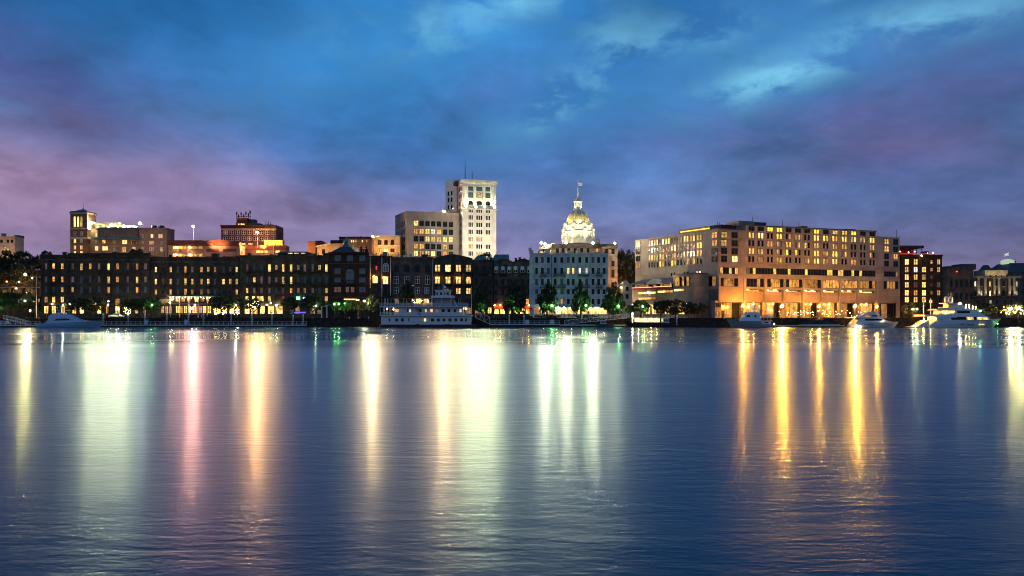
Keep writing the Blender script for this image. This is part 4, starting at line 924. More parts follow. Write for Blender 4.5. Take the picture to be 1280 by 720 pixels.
def white_tower():
    Y0, Y1 = 385.0, 389.5
    C = (PX(578, Y0), Y0); D = (PX(620.3, Y1), Y1); F = Wall(C, D); n = F.n
    zt = PZ(225.5, Y0); back = -n
    root = thing('bank_tower', (C[0], C[1], GZ), 'tall white stone tower with a brilliantly floodlit crown and two roof antennas', 'building')
    P = lambda u, d: F.pt(u, -d)[:2]
    m = MB(); m.prism([P(0,0), P(F.L,0), P(F.L,9), P(0,9)], GZ-1, zt); m.build('wall', M_stone_w, root)
    # the left flank steps back: a slot, then the pale rear shaft
    E = 26.0
    m = MB(); m.prism([P(0.6,9), P(F.L-0.5,9), P(F.L-0.5,16), P(0.6,16)], GZ-1, PZ(224, Y0+8)); m.build('flank_slot', M_conc2, root)
    xa = PX(556.4, 403); m = MB(); m.prism([P(0.0,16), P(F.L,16), P(F.L,26), P(0.0,26)], GZ-1, PZ(224.5, 401)); m.prism([(xa, 406), P(0.02,16.02), P(0.02,25.98), (xa+2, 414)], GZ-1, PZ(224.6, 401)); m.build('rear_shaft', M_stone_w, root)
    # cornice, band courses, giant pilasters of the crown
    m = MB(); F.obox(m, -0.9, F.L+0.9, zt-0.5, zt+0.5, -4, 0.9); F.obox(m, -0.5, F.L+0.5, zt-1.3, zt-0.502, -4, 0.5)
    for k in range(24): F.obox(m, k*F.L/24+0.15, k*F.L/24+0.5, zt-1.0, zt-0.503, 0.5, 0.8)
    m.build('cornice', M_stone_w, root)
    for py in (231.5, 258.6, 312): m = MB(); F.obox(m, -0.2, F.L+0.2, PZ(py+0.9, Y0), PZ(py, Y0), -0.1, 0.22); m.build('band_course', M_stone_w, root)
    us = [F.hit(p)[0] for p in (588.3, 599.0, 609.8)]
    m = MB()
    for u in (1.0, (us[0]+us[1])/2, (us[1]+us[2])/2, F.L-1.0): F.obox(m, u-0.55, u+0.55, PZ(257.4, Y0), PZ(232.5, Y0), -0.05, 0.4)
    m.build('pilaster', M_stone_w, root)
    for py, h, cs in [(235.4, 5.8, 'bbb'), (243.8, 6.2, 'byb')]:
        for u, w, c in zip(us, (2.3, 3.0, 2.3), cs): add_window(root, F, u, PZ(py, 386), w, h*0.386, c, 'grid')
    for u, w in zip(us, (2.3, 3.2, 2.3)): add_window(root, F, u, PZ(253.4, 386), w, 1.9, 'd', 'arch', name='arched_window')
    for py, cs in [(262.8, 'ddd'), (271.8, 'ddd'), (280.8, 'ddd'), (289.8, 'ddd'), (299, 'ooY'), (308, 'ydd'), (317, 'dyd')]:
        for u, w, c in zip(us, (2.3, 3.1, 2.3), cs): add_window(root, F, u, PZ(py, 386), w, 2.3, c, 'triple', M_stone_w, M_stone_w)
    S = Wall(P(0, 9), P(0, 0))
    for py in (236, 245, 254, 263, 272, 281, 290, 299, 308):
        for u in (2.4, 6.0): add_window(root, S, u, PZ(py, 388), 1.5, 2.3, 'd', 'plain')
    S2 = Wall((xa, 406), P(0.02, 16.02))
    for py in (242, 250, 259):
        for f in (0.3, 0.6): add_window(root, S2, S2.L*f, PZ(py, 404), 1.0, 2.2, 'd', 'plain')
    m = MB(); m.prism([P(-1.0,12), P(3,12), P(3,17), P(-1,17)], zt-0.2, zt+1.6); m.build('roof_cabin', M_slate, root)
    m = MB()
    m.tube((*P(2.6, 6), zt+0.4), (*P(2.6, 6), PZ(200, 390)), 0.20, 0.06); m.tube((*P(3.0, 6), zt+0.4), (*P(3.0, 6), PZ(207, 390)), 0.07, 0.05)
    for k in range(7): 
        z = zt+1+k*1.1; m.tube((*P(2.6, 6), z), (*P(3.0, 6), z+0.6), 0.03)
    m.build('lattice_antenna', M_iron, root)
    m = MB(); m.tube((*P(6.2, 6), zt+0.4), (*P(6.2, 6), PZ(211, 390)), 0.12, 0.05); z = PZ(217, 390); m.tube((*P(5.6, 6), z), (*P(6.8, 6), z), 0.07); m.tube((*P(5.8, 6), z-1.4), (*P(6.6, 6), z-1.4), 0.06); m.build('whip_antenna', M_iron, root)
    zf = PZ(259.0, Y0)
    m = MB(); F.obox(m, -0.3, F.L+0.3, zf-1.0, zf-0.6, 0.0, 2.3); m.build('crown_ledge', M_stone_w, root)
    for u in (1.4, (us[0]+us[1])/2, (us[1]+us[2])/2, F.L-1.4):
        a = F.pt(u, 1.7, zf); m = MB(); F.obox(m, u-0.1, u+0.1, zf-0.598, zf-0.3, 1.2, 1.8); m.build('light_bracket', M_stone_w, root)
        flood(root, a, F.pt(u, 0.2, zf+7.0), 3600, (0.95, 1.0, 0.50), 115)
        streak_lamp(root, F.pt(u, 2.2, zf+0.2), (1.0, 0.84, 0.42), 5000, 0.28, 'crown_lamp')  # added head, there only to streak the river below the crown
    # the shaft is washed from the bank roof opposite
    for u in (2, F.L-2): flood(root, F.pt(u, 26, PZ(319, 362)), F.pt(u, 0, PZ(288, 386)), 30000, (1, 0.86, 0.60), 75)
    flood(root, (PX(566, 378), 378, PZ(262, 378)+1.2), (PX(562, 405), 405, PZ(240, 405)), 2600, (1, 0.7, 0.5), 90)
white_tower()

def city_hall():
    Y = 331.0
    st = mat('hall_stone', (0.36, 0.27, 0.20), 0.85, 0.22, 0.4, streak=0.25)
    root = thing('domed_city_hall', (PX(720, 345), 345, GZ), 'domed stone city hall with a gilded floodlit dome, lantern and flagpole', 'building')
    x = lambda p, yy=Y: PX(p, yy)
    z0 = PZ(308.4, Y)
    m = MB(); m.prism([(x(676), Y+6), (x(690), Y+1), (x(741), Y), (x(752), Y+1.5), (x(771.5), Y-1), (x(772), Y+30), (x(676), Y+30)], GZ-1, z0); m.build('wall', st, root)
    m = MB(); m.prism([(x(675), Y+5.5), (x(689.6), Y+0.3), (x(741), Y-0.8), (x(752), Y+0.7), (x(772.4), Y-1.9), (x(772.8), Y+30.2), (x(675), Y+30.2)], z0-0.6, z0+0.15)
    m.prism([(x(677), Y+6.4), (x(690.4), Y+1.5), (x(741), Y+0.4), (x(752), Y+2), (x(771), Y-0.6), (x(771.2), Y+29), (x(677), Y+29)], z0+0.152, PZ(304.6, Y)); m.build('roof_balustrade', M_conc_d, root)
    W = Wall((x(741), Y), (x(752), Y+1.5)); F = Wall((x(690), Y+1), (x(741), Y)); Rr = Wall((x(752), Y+1.5), (x(771.5), Y-1)); L = Wall((x(676), Y+6), (x(690), Y+1))
    for p in (697, 704, 711, 719, 727, 735): add_window(root, F, F.hit(p)[0], F.z(p, 313.4), 1.2, 2.1, 'd', 'sash')
    for p in (680, 686): add_window(root, L, L.hit(p)[0], L.z(p, 314), 0.9, 2.0, 'd', 'sash')
    add_window(root, W, W.hit(746.5)[0], W.z(746.5, 313.6), 1.2, 2.1, 'o', 'sash')
    for p in (758, 766.2):
        for py, h in ((314.5, 2.2), (329.4, 2.2), (342, 3.2), (356, 2.2)): add_window(root, Rr, Rr.hit(p)[0], Rr.z(p, py), 1.3, h, 'd', 'sash', M_dkframe, M_stone)
    m = MB()
    for py in (319.5, 336, 350): Rr.obox(m, -0.1, Rr.L+0.1, Rr.z(760, py), Rr.z(760, py-1.6), -0.05, 0.35)
    m.build('string_course', M_stone, root)
    for p, pt in ((749.5, 296.5), (692, 302.5)):
        m = MB(); m.box(x(p)-0.8, x(p)+0.8, Y+6, Y+8, z0, PZ(pt, Y)); m.build('chimney', M_stone, root)
    # dome
    Yd = 345.0; cx = PX(722.4, Yd); s = Yd/FPX
    zz = lambda py: PZ(py, Yd)
    oct_ = lambda r, k0=0.5: [(cx+r*math.cos(2*math.pi*(k+k0)/8), Yd+r*math.sin(2*math.pi*(k+k0)/8)) for k in range(8)]
    m = MB(); m.prism(oct_(21.0*s), zz(305), zz(300)); m.prism(oct_(20.2*s), zz(300)+0.01, zz(291.4)); m.prism(oct_(20.9*s), zz(291.4)+0.01, zz(290.2))
    m.prism(oct_(17.8*s), zz(290.2)+0.01, zz(283.8)); m.prism(oct_(18.6*s), zz(283.8)+0.01, zz(282.4)); m.prism(oct_(16.2*s), zz(282.4)+0.01, zz(279.4)); m.build('drum', M_dome_w, root)
    for k in range(8):
        a = 2*math.pi*(k+0.5)/8
        for r, za, zb in ((19.4, 300, 288.5), (16.9, 290, 281.4)):
            q = (cx+r*s*math.cos(a), Yd+r*s*math.sin(a)); m = MB(); m.lathe(q[0], q[1], [(0.75, zz(za)), (0.75, zz(zb)), (0.95, zz(zb)+0.02), (0.9, zz(zb)+0.4), (0.15, zz(zb)+1.2)], 8); m.build('corner_buttress', M_dome_w, root)
    for k in range(8):
        a = 2*math.pi*k/8; cc = math.cos(a); ss = math.sin(a)
        if ss > 0.3: continue
        r = 18.8*s*math.cos(math.pi/8)
        p = Vector((cx+r*0.88*cc*1.02, Yd+r*0.88*ss*1.02)); u = Vector((-ss, cc)); u = u if u.x > 0 else -u
        wl = Wall((p.x-u.x*2, p.y-u.y*2), (p.x+u.x*2, p.y+u.y*2))
        add_window(root, wl, 2.0, zz(286.2), 1.5, 1.6, 'd', 'arch', M_dome_w, None, 'drum_window', 0.05)
        m = MB(); rr = 20.2*s*math.cos(math.pi/8)+0.02; q = (cx+rr*cc, Yd+rr*ss); w2 = Wall((q[0]-u.x*1.9, q[1]-u.y*1.9), (q[0]+u.x*1.9, q[1]+u.y*1.9))
        for uu in (0.1, 1.2, 2.3, 3.4): w2.obox(m, uu, uu+0.3, zz(299.6), zz(291.8), -0.1, 0.28)
        m.build('colonnade', M_dome_w, root)
    prof = [(14.6, 279.4), (14.2, 276), (13.2, 272.6), (11.4, 269.2), (8.9, 266.4), (6.2, 264.4), (5.4, 263.8)]
    m = MB(); m.lathe(cx, Yd, [(r*s, zz(py)) for r, py in prof], 32); m.build('dome', M_gold, root, smooth=True)
    m = MB()
    for k in range(8):
        a = 2*math.pi*(k+0.5)/8
        for (r0, p0), (r1, p1) in zip(prof[:-1], prof[1:]):
            m.tube((cx+r0*s*math.cos(a), Yd+r0*s*math.sin(a), zz(p0)), (cx+r1*s*math.cos(a), Yd+r1*s*math.sin(a), zz(p1)), 0.28, 0.26, 5)
    m.build('dome_rib', M_dome_w, root)
    m = MB(); m.lathe(cx, Yd, [(5.6*s, zz(264)), (5.6*s, zz(261.4)), (4.6*s, zz(261.3)), (4.6*s, zz(260.4)), (2.6*s, zz(260.3)), (2.6*s, zz(253.4)), (5.2*s, zz(253.3)), (5.6*s, zz(252.2)), (4.0*s, zz(251.6)), (2.7*s, zz(249)), (1.9*s, zz(247.6)), (1.8*s, zz(246)), (1.1*s, zz(245)), (0.55*s, zz(238)), (0.4*s, zz(231))], 12)
    for k in range(8):
        a = 2*math.pi*(k+0.5)/8; m.tube((cx+4.3*s*math.cos(a), Yd+4.3*s*math.sin(a), zz(260.4)), (cx+4.3*s*math.cos(a), Yd+4.3*s*math.sin(a), zz(253.3)), 0.26)
    ln = m.build('lantern', M_dome_w, root)
    m = MB(); m.tube((cx, Yd, zz(231.2)), (cx, Yd, zz(225.6)), 0.10, 0.07); m.build('flagpole', M_dome_w, ln)
    m = MB(); pts = [(0.1, 0), (0.8, 0.12), (1.5, -0.02), (2.0, 0.1)]
    for (a, da), (b2, db) in zip(pts[:-1], pts[1:]): m.hexa([(cx+a-0.1,Yd+da,zz(232)),(cx+b2-0.1,Yd+db,zz(232.4)),(cx+b2-0.1,Yd+db,zz(228.6)),(cx+a-0.1,Yd+da,zz(228.2))], [(cx+a-0.1,Yd+da+.04,zz(232)),(cx+b2-0.1,Yd+db+.04,zz(232.4)),(cx+b2-0.1,Yd+db+.04,zz(228.6)),(cx+a-0.1,Yd+da+.04,zz(228.2))])
    m.build('flag', M_wtframe, ln)
    for dx, dy in ((-14.5, -9), (-6, -13.2), (5, -13.4), (14.5, -10)):
        p0 = (cx+dx, Yd+dy, z0+1.6)
        flood(root, p0, (cx+dx*0.1, Yd-2, zz(268)), 9500, (1, 0.88, 0.50), 55); flood(root, (p0[0]+0.8, p0[1], p0[2]), (cx+dx*0.2, Yd-3, zz(288)), 1000, (1, 0.88, 0.52), 80)
        streak_lamp(root, (cx+dx, Yd+dy-0.6, z0+1.6), (1, 0.80, 0.46), 4800, 0.25)  # added heads facing the river for the dome's streaks
    for k in (0, 3, 4, 7, 1.5, 5.5):
        a = 2*math.pi*(k+0.5)/8
        flood(root, (cx+5.9*math.cos(a), Yd+5.9*math.sin(a), zz(281.2)), (cx+1.5*math.cos(a), Yd+1.5*math.sin(a), zz(262)), 700, (1, 0.94, 0.6), 120)
    for k in range(4):
        a = 2*math.pi*(k+0.5)/4; flood(root, (cx+1.75*math.cos(a), Yd+1.75*math.sin(a), zz(261)), (cx+0.4*math.cos(a), Yd+0.4*math.sin(a), zz(240)), 450, (1, 0.97, 0.8), 110)
    bulb(root, (PX(676.6, 333), 333, PZ(303.6, 333)), (1, 0.9, 0.6), 6000, 0.35, 'roof_floodlight')
    flood(root, (PX(700, 322), 322, PZ(318.5, 322)), (PX(712, Y), Y, PZ(310, Y)), 1200, (1, 0.6, 0.3), 130)
    flood(root, (PX(770, 322), 322, PZ(357, 322)), (PX(764, Y), Y, PZ(330, Y)), 4200, (1, 0.48, 0.2), 110)
city_hall()

def far_slab():
    b = Bld('office_building', 'thin pale roof edge of a distant block between city hall and the riverside hotel', 770, 800, 317, 420, 15, M_stone, roofm=M_slate)
    b.cornice(M_stone, 0.9, 0.4); b.win(778, 330, 5, 5, 'o', 'grid'); b.win(790, 330, 5, 5, 'y', 'grid')
    m = MB(); m.tube((b.X(785), 422, b.zt), (b.X(785), 422, b.Z(313)), 0.15); m.box(b.X(783), b.X(787.5), 421.8, 422.2, b.Z(314.4), b.Z(313.2)); m.build('roof_antenna', M_iron, b.root)
far_slab()

# ================================================================ RIVERSIDE HOTEL (right of centre)
HYc = 285.0
HC_ = (PX(898, HYc), HYc); HA = (PX(794, 326.6), 326.6); HD = (PX(1124.6, 315), 315)
def hotel():
    root = thing('riverside_hotel', (HC_[0], HC_[1], GZ), 'long pale concrete hotel with columns of lit windows over an orange-lit colonnade', 'hotel')
    F = Wall(HC_, HD); S = Wall(HA, HC_)
    zc = PZ(286.5, HYc); zr = lambda py: PZ(py, HYc)
    Pf = lambda u, d: F.pt(u, -d)[:2]
    z_slot = zr(363.5)
    uE = F.hit(1124.6)[0]
    u1 = F.hit(932)[0]; u2 = F.hit(1094.5)[0]
    cor = zr(341)
    # upper body
    back = 40
    m = MB(); m.prism([Pf(0,0), Pf(F.L,0), Pf(F.L,back), HA], zr(361), zc); m.build('wall', M_conc, root)
    # recessed base behind the colonnade, solid base on the left flank
    m = MB(); m.prism([Pf(0.3,2.6), Pf(F.L-0.3,2.6), Pf(F.L-0.3,back-1), (HA[0]+0.8, HA[1]-0.3)], GZ-1, zr(361)-0.004); m.prism([HA, Pf(0.0,0), Pf(0.6,0), Pf(0.9,2.5), (HA[0]+1.0, HA[1]-0.2)], GZ-1, zr(361)-0.006); m.build('base', M_conc_d, root)
    # extra top storey
    zt2 = zr(280.2)
    m = MB(); m.prism([Pf(u1,-0.12), Pf(u2,-0.12), Pf(u2,14), Pf(u1,14)], zc-0.2, zt2); m.build('attic_storey', M_conc, root)
    m = MB(); m.prism([Pf(u1-0.3,-0.3), Pf(u2+0.3,-0.3), Pf(u2+0.3,14.3), Pf(u1-0.3,14.3)], zt2+0.003, zt2+0.3); m.prism([Pf(-0.1,-0.1), Pf(u1-0.31,-0.1), Pf(u1-0.31,20), Pf(0.3,20)], zc+0.003, zc+0.35); m.build('roof', M_slate, root)
    lit = ['ddhhdddhdhhhdd',
           'hh hh dd hh do hh dd hh ho ho hh hh hh hh', 'dd dd hh hh hh hh hd hh dd ho hh dd dd hh',
           'hh hh dd hd hd hd dd hh hh hh hh dd dd od', 'dd oh dd hh dd dd hh hh ho hh dd ho dd dd']
    cols = [939+11.6*i for i in range(14)]
    cf = {'h': 'h', 'o': 'o', 'd': 'd'}
    ws = 1.0
    for i, px in enumerate(cols):
        u, Yh = F.hit(px)
        add_window(root, F, u, zr(283.9), 2.6, 1.55, lit[0][i], 'double', name='square_window', d=0.12)
        for r, py in enumerate((292.3, 302.4, 312.5, 322.7)):
            add_window(root, F, u, zr(py), 2.5, 2.1, lit[r+1].split()[i], 'pair', M_dkframe, M_conc)
    for px, cs in ((905, 'hhdd'), (918.2, 'dddh'), (1108, 'hhdd'), (1119.4, 'ddod')):
        for c, py in zip(cs, (293.2, 303.3, 313.4, 323.4)):
            add_window(root, F, F.hit(px)[0], zr(py) , 2.55 if px < 1000 else 2.3, 2.2, c, 'double', name='square_window')
    # left flank
    lf = ['ow oy dw hh dd do hh hh hh', 'dw dd dd dd oh dd dd hh hh', 'hh hh oo dd do dd hh hh oo', 'dd dd ho dd ho dd do hh dd']
    for i, px in enumerate([813.6, 820.2, 827.2, 834.6, 842.2, 849.8, 857.8, 865.8, 874.2]):
        u = S.hit(px)[0]
        for r, py in enumerate((293.8, 303.9, 314, 324)):
            add_window(root, S, u, zr(py), 2.75, 2.2, lf[r].split()[i], 'pair', M_dkframe, M_conc)
    for px, cs in ((797.6, 'oddo'), (893.2, 'oodd')):
        for c, py in zip(cs, (293.2, 303.3, 313.4, 323.4)): add_window(root, S, S.hit(px)[0], zr(py), 2.9, 2.1, c, 'double', name='square_window')
    for px, c in ((841.5, 'dd'), (857.6, 'dd'), (873.6, 'ww')): add_window(root, S, S.hit(px)[0], zr(339.2), 2.6, 1.3, c, 'pair', M_dkframe, M_conc)
    # ribbon windows of the lower floors
    rz = lambda a, b: (zr((a+b)/2), (b-a)*HYc/FPX)
    def rib(p0, p1, a, b, codes, name='ribbon_window', style='ribbon'):
        ua, ub = F.hit(p0)[0], F.hit(p1)[0]; z, h = rz(a, b); add_window(root, F, (ua+ub)/2, z, ub-ua, h, codes, style, M_dkframe, None, name)
    rib(899.5, 922.5, 334, 342.2, 'hddhdh'); rib(933, 1094, 333.6, 341.6, 'hdhddddddhddddhdddddhdddddddhhddhhdddhddhddddd'); rib(1105, 1122.5, 334, 341.2, 'dddddo')
    for p0, p1, c in ((899.5, 922.5, 'daoad'), (933, 954.5, 'dddod'), (959, 979, 'daaad'), (982, 1003, 'daaad'), (1005.5, 1026, 'aaaad'), (1028.5, 1048.5, 'aoaoa'), (1051.5, 1071.5, 'aaaao'), (1074, 1094, 'aaada'), (1104.5, 1122.5, 'doaod')):
        rib(p0, p1, 347.4, 358, c, 'restaurant_window')
    add_window(root, S, S.hit(890.5)[0], zr(351), 4.2, 3.6, 'do', 'ribbon', name='restaurant_window')
    # piers, slab edges, spandrels and columns of the colonnade
    m = MB()
    for py, hh in ((328.6, 0.16), (343.8, 0.9), (331.5, 0.14)): F.obox(m, -0.05, F.L+0.02, zr(py)-hh, zr(py), -0.02, 0.16)
    for py, hh in ((288.3, 0.10), (298.2, 0.10), (308.4, 0.1), (318.4, 0.1)): F.obox(m, -0.02, F.L, zr(py)-hh, zr(py), -0.02, 0.05); S.obox(m, 0.3, S.L-0.05, zr(py)-hh, zr(py), -0.02, 0.05)
    m.build('slab_edge', M_conc, root)
    piers = [898.9, 931, 956.8, 980.6, 1004.2, 1027.4, 1050.2, 1072.8, 1097.5, 1124]
    for i, px in enumerate(piers):
        u = F.hit(px)[0]; w = 0.55 if i not in (0, 9) else 0.5
        m = MB(); F.obox(m, max(0.02, u-w), min(F.L-0.02, u+w), GZ-0.5, zr(345.5), -1.2, 0.22); m.build('column', M_conc, root)
    for i in range(9):
        ua, ub = F.hit(piers[i])[0]+0.57, F.hit(piers[i+1])[0]-0.57
        top = 363.8 if i not in (0, 8) else 360.6
        m = MB(); F.obox(m, ua, ub, zr(377.2), zr(top), -1.0, -0.45 if i not in (0, 8) else -0.1); F.obox(m, ua, ub, zr(377.3), zr(376.6), -0.449, -0.2); m.build('spandrel', mat('warm_concrete', (0.34, 0.25, 0.19), 0.85, 0.12, 0.25, brick=(7, 2.85, 0.03)), root)
        # glazed hall wall set back under the colonnade
        add_window(root, F, (ua+ub)/2, (GZ+zr(377.5))/2, ub-ua, zr(377.5)-GZ-0.2, 'dod' if i in (0, 8) else 'oaoo'[i % 3:] if i % 2 else 'aod', 'ribbon', M_dkframe, None, 'hall_window', -2.45)
        if i not in (0, 8):
            for f in ((0.18,) if i % 2 else (0.15, 0.6)):
                u = ua+(ub-ua)*f; m = MB(); F.obox(m, u-0.5, u+0.5, zr(361.8), zr(361.25), -1.3, -0.9); m.build('soffit_lamp', emit('soffit_glow', (1, 0.66, 0.2), 26), root)
            m = MB(); F.obox(m, ua+(ub-ua)*0.05, ua+(ub-ua)*0.95, zr(363.2), zr(362.2), -2.5, -2.35); m.build('soffit_strip', MATS['room_shop'], root)
        # sodium lamps inside the colonnade
        if i in (1, 2, 4, 5, 7): 
            u = ua+(ub-ua)*0.5; m = MB(); c = F.pt(u, -1.0, zr(379.4)); m.ball(c, 0.22, 8, 5, 1); m.tube((c[0], c[1], c[2]+0.2), (c[0], c[1], zr(375)), 0.04, 0.04, 5, 0); m.build('hanging_lamp', [M_iron, lampmat(SOD, 1400, 0.2)], root)
    # roof plant
    def rbox(name, pa, pb, pt, d0, d1, mt, pb_z=None):
        m = MB(); m.prism([Pf(F.hit(pa)[0], d0), Pf(F.hit(pb)[0], d0), Pf(F.hit(pb)[0], d1), Pf(F.hit(pa)[0], d1)], zc-0.5 if pb_z is None else pb_z, zr(pt)); return m.build(name, mt, root)
    rbox('plant_room', 932.5, 952, 272.6, 4, 12, M_conc2); rbox('plant_room', 952.2, 967, 273.2, 4.1, 12, M_slate); rbox('plant_room', 1001, 1008, 277, 5, 9, M_slate)
    rbox('plant_room', 1014, 1021, 275, 5, 9, M_slate); rbox('plant_room', 1068, 1082, 276, 5, 10, M_slate); rbox('plant_room', 915, 931, 281.6, 5, 15, M_slate)
    m = MB()
    for px, pt in ((953.5, 265.4), (991.6, 266.8), (1012.5, 268.4), (1123.4, 276)): q = Pf(F.hit(px)[0], 6 if px < 1100 else 1.0); m.tube((*q, zc), (*q, zr(pt)), 0.11, 0.07)
    m.build('roof_antenna', M_iron, root)
    m = MB(); q0, q1 = Pf(F.hit(1095.5)[0], 2), Pf(F.hit(1102)[0], 2)
    for a in (0, 0.5, 1): p = (q0[0]+(q1[0]-q0[0])*a, q0[1]+(q1[1]-q0[1])*a); m.tube((*p, zc), (*p, zr(280.8)), 0.07)
    m.tube((*q0, zr(280.8)), (*q1, zr(280.8)), 0.06); m.build('roof_ladder', M_galv, root)
    # glowing penthouse strip on the left flank
    Sx = lambda px, d: S.pt(S.hit(px)[0], -d)[:2]
    m = MB(); m.prism([Sx(845,1.5), Sx(884,1.5), Sx(884,9), Sx(845,9)], zc-0.4, zr(279.6)); m.build('penthouse', M_conc2, root)
    m = MB(); S.obox(m, S.hit(847)[0], S.hit(883)[0], zr(283.6), zr(282.4), -1.5, -1.3); m.build('penthouse_strip', emit('strip_yellow', (1, 0.66, 0.05), 2.0), root)
    m = MB(); m.prism([Sx(884.5,1.6), Sx(896.5,1.6), Sx(897,9), Sx(885,9)], zc-0.4, zr(280)); m.build('penthouse_glass', glass, root)
    m = MB(); 
    for px, h in ((886.5, 275.4), (889, 276.2)): m.tube((*Sx(px, 4), zc), (*Sx(px, 4), zr(h)), 0.09)
    m.build('roof_antenna', M_iron, root)
    # porch block in the angle with the parking deck
    m = MB(); ua, ub = -2.6, 0.4; m.prism([F.pt(-3.0, 2.2)[:2], F.pt(-0.3, 2.2)[:2], F.pt(-0.3, 0.02)[:2], F.pt(-3.0, 0.02)[:2]], GZ, zr(376)); m.build('porch', M_conc, root)
    wp = Wall(F.pt(-3.0, 2.2)[:2], F.pt(-0.3, 2.2)[:2])
    for u in (0.55, 1.35, 2.15): add_window(root, wp, u, zr(381.4), 0.55, 1.6, 'd', 'plain', name='porch_window')
    add_window(root, wp, 1.3, zr(391.6), 1.6, 1.4, 'a', 'double', name='porch_door')
    for p, pw in ((905, 2600), (1000, 2600), (1090, 2600)):
        pass
    for p in (940, 1000, 1060, 1110):       # sodium street lighting on the quay washes the whole front
        uu = F.hit(p)[0]
        flood(root, F.pt(uu, 9, GZ+0.8), F.pt(uu, 0, zr(345)), 600, (1, 0.50, 0.16), 140)
    flood(root, S.pt(S.L*0.15, 14, PZ(384, 300)), S.pt(S.L*0.2, 0, zr(296)), 4500, (1, 0.78, 0.42), 110)
    flood(root, S.pt(S.L*0.6, 14, PZ(358, 300)), S.pt(S.L*0.55, 0, zr(300)), 4500, (1, 0.78, 0.46), 110)
hotel()

def deck_and_terrace():
    G = (PX(868.6, 287), 287.0); B_ = (47.8, 318.7)
    S = Wall(B_, G); F0 = Wall(HC_, HD); Rw = Wall(G, (G[0]+F0.u.x*6.0, G[1]+F0.u.y*6.0))
    zr = lambda py: PZ(py, 287)
    root = thing('parking_deck', (G[0], G[1], GZ), 'tan concrete parking deck with lit slots and a blue roofed terrace bar on top', 'building')
    ub = S.hit(842)[0]
    q = lambda u, d: S.pt(u, -d)[:2]
    m = MB(); m.prism([q(0,0), q(ub-0.01,0), q(ub-0.01,4.2), q(0,4.2)], GZ-1, zr(359)); m.build('wall', M_conc2, root)
    m = MB(); m.prism([q(ub,-0.15), q(S.L,-0.15), (Rw.p1.x-0.1, Rw.p1.y), q(ub,4.6)], GZ-1, zr(341)); m.build('corner_block', M_conc2, root)
    m = MB(); Rw.obox(m, 0, 5.2, zr(342.4), zr(340.9), 0.0, 0.2); S.obox(m, ub-0.1, S.L, zr(342.4), zr(340.8), 0.1, 0.35); m.build('coping', M_conc_d, root)
    # terrace bar
    m = MB(); S.obox(m, 0.4, ub-0.4, zr(359)+0.005, zr(352), -4.1, -2.2); m.build('bar_wall', M_conc_d, root)
    ll = Wall(q(0.4, 2.2), q(ub-0.4, 2.2))
    add_window(root, ll, ll.L*0.5, zr(355.4), ll.L*0.94, 1.7, 'oaododaoad', 'ribbon', name='bar_window')
    m = MB(); za, zb = zr(351.8), zr(345.2)
    m.hexa([S.pt(-0.6,0.8,za), S.pt(ub-0.3,0.8,za), S.pt(ub-0.3,0.8,za+0.2), S.pt(-0.6,0.8,za+0.2)], [S.pt(0.5,-4.6,zb), S.pt(ub-0.3,-4.6,zb), S.pt(ub-0.3,-4.6,zb+0.2), S.pt(0.5,-4.6,zb+0.2)]); m.build('blue_roof', M_blue_roof, root)
    ug = S.hit(819)[0]; wg = 4.4
    m = MB(); zg = zr(352.2)
    m.hexa([S.pt(ug-wg,1.1,zg), S.pt(ug+wg,1.1,zg), S.pt(ug,1.1,zr(345.2))], [S.pt(ug-wg,-2.0,zg), S.pt(ug+wg,-2.0,zg), S.pt(ug,-2.0,zr(345.2))]); m.build('gable', M_stone_w, root)
    m = MB()
    for u in (0.3, ug-wg+0.3, ug+wg-0.3, ub-1.0): S.obox(m, u-0.12, u+0.12, zr(359), za, 0.3, 0.55)
    m.build('bar_post', M_stone_w, root)
    m = MB(); S.obox(m, 0.2, ub-0.3, zr(356.7), zr(356.1), 0.62, 0.74); m.build('neon_rail', emit('neon_pinkish', (1, 0.45, 0.25), 2.6), root)
    m = MB(); S.obox(m, 0.2, ub-0.3, zr(359.2), zr(356.8), 0.5, 0.6); m.build('terrace_parapet', M_redp, root)
    u0, u1 = S.hit(844)[0], S.hit(862)[0]
    add_window(root, S, (u0+u1)/2, zr(351), u1-u0, 3.4, 'oadado', 'ribbon', name='bar_window', d=0.16)
    for (p0, p1, py, codes) in ((798, 820, 363.9, 'sYss'), (822, 842, 363, 'Ysoo'), (843, 856, 361.8, 'Yso'), (798, 820, 371.4, 'ssYo')):
        ua, ube = S.hit(p0)[0], S.hit(p1)[0]; add_window(root, S, (ua+ube)/2, zr(py), ube-ua, 0.95, codes, 'ribbon', M_conc2, None, 'deck_slot', 0.16 if p0 > 842 else 0)
    for p, w, c in ((810, 3, 's'), (818, 3, 'Y'), (826, 3, 'o'), (834, 3, 's'), (846, 3, 'o'), (853, 3, 's'), (860, 3, 'a')):
        add_window(root, S, S.hit(p)[0], zr(387), w, 3.4, c, 'double', M_dkframe, None, 'shop_window', 0.16 if p > 842 else 0)
    m = MB(); S.obox(m, S.hit(806)[0], S.hit(818)[0], zr(382.4), zr(379.6), 0.0, 0.2); m.build('shop_sign', MATS['room_bright'], root)
    m = MB(); S.obox(m, S.hit(856)[0], S.hit(859.5)[0], zr(380.2), zr(378.2), 0.16, 0.5); m.build('blue_sign', emit('sign_blue2', (0.4, 0.5, 1.0), 3.5), root)
    for p, z in ((812, 384), (832, 384), (852, 384)): 
        c = S.pt(S.hit(p)[0], 1.0, zr(z)); m = MB(); m.ball(c, 0.18, 8, 5, 1); S.obox(m, S.hit(p)[0]-0.05, S.hit(p)[0]+0.05, c[2]+0.15, c[2]+0.25, 0, 1.05, 0); m.build('wall_lamp', [M_iron, lampmat(WARM, 330, 0.18)], root)
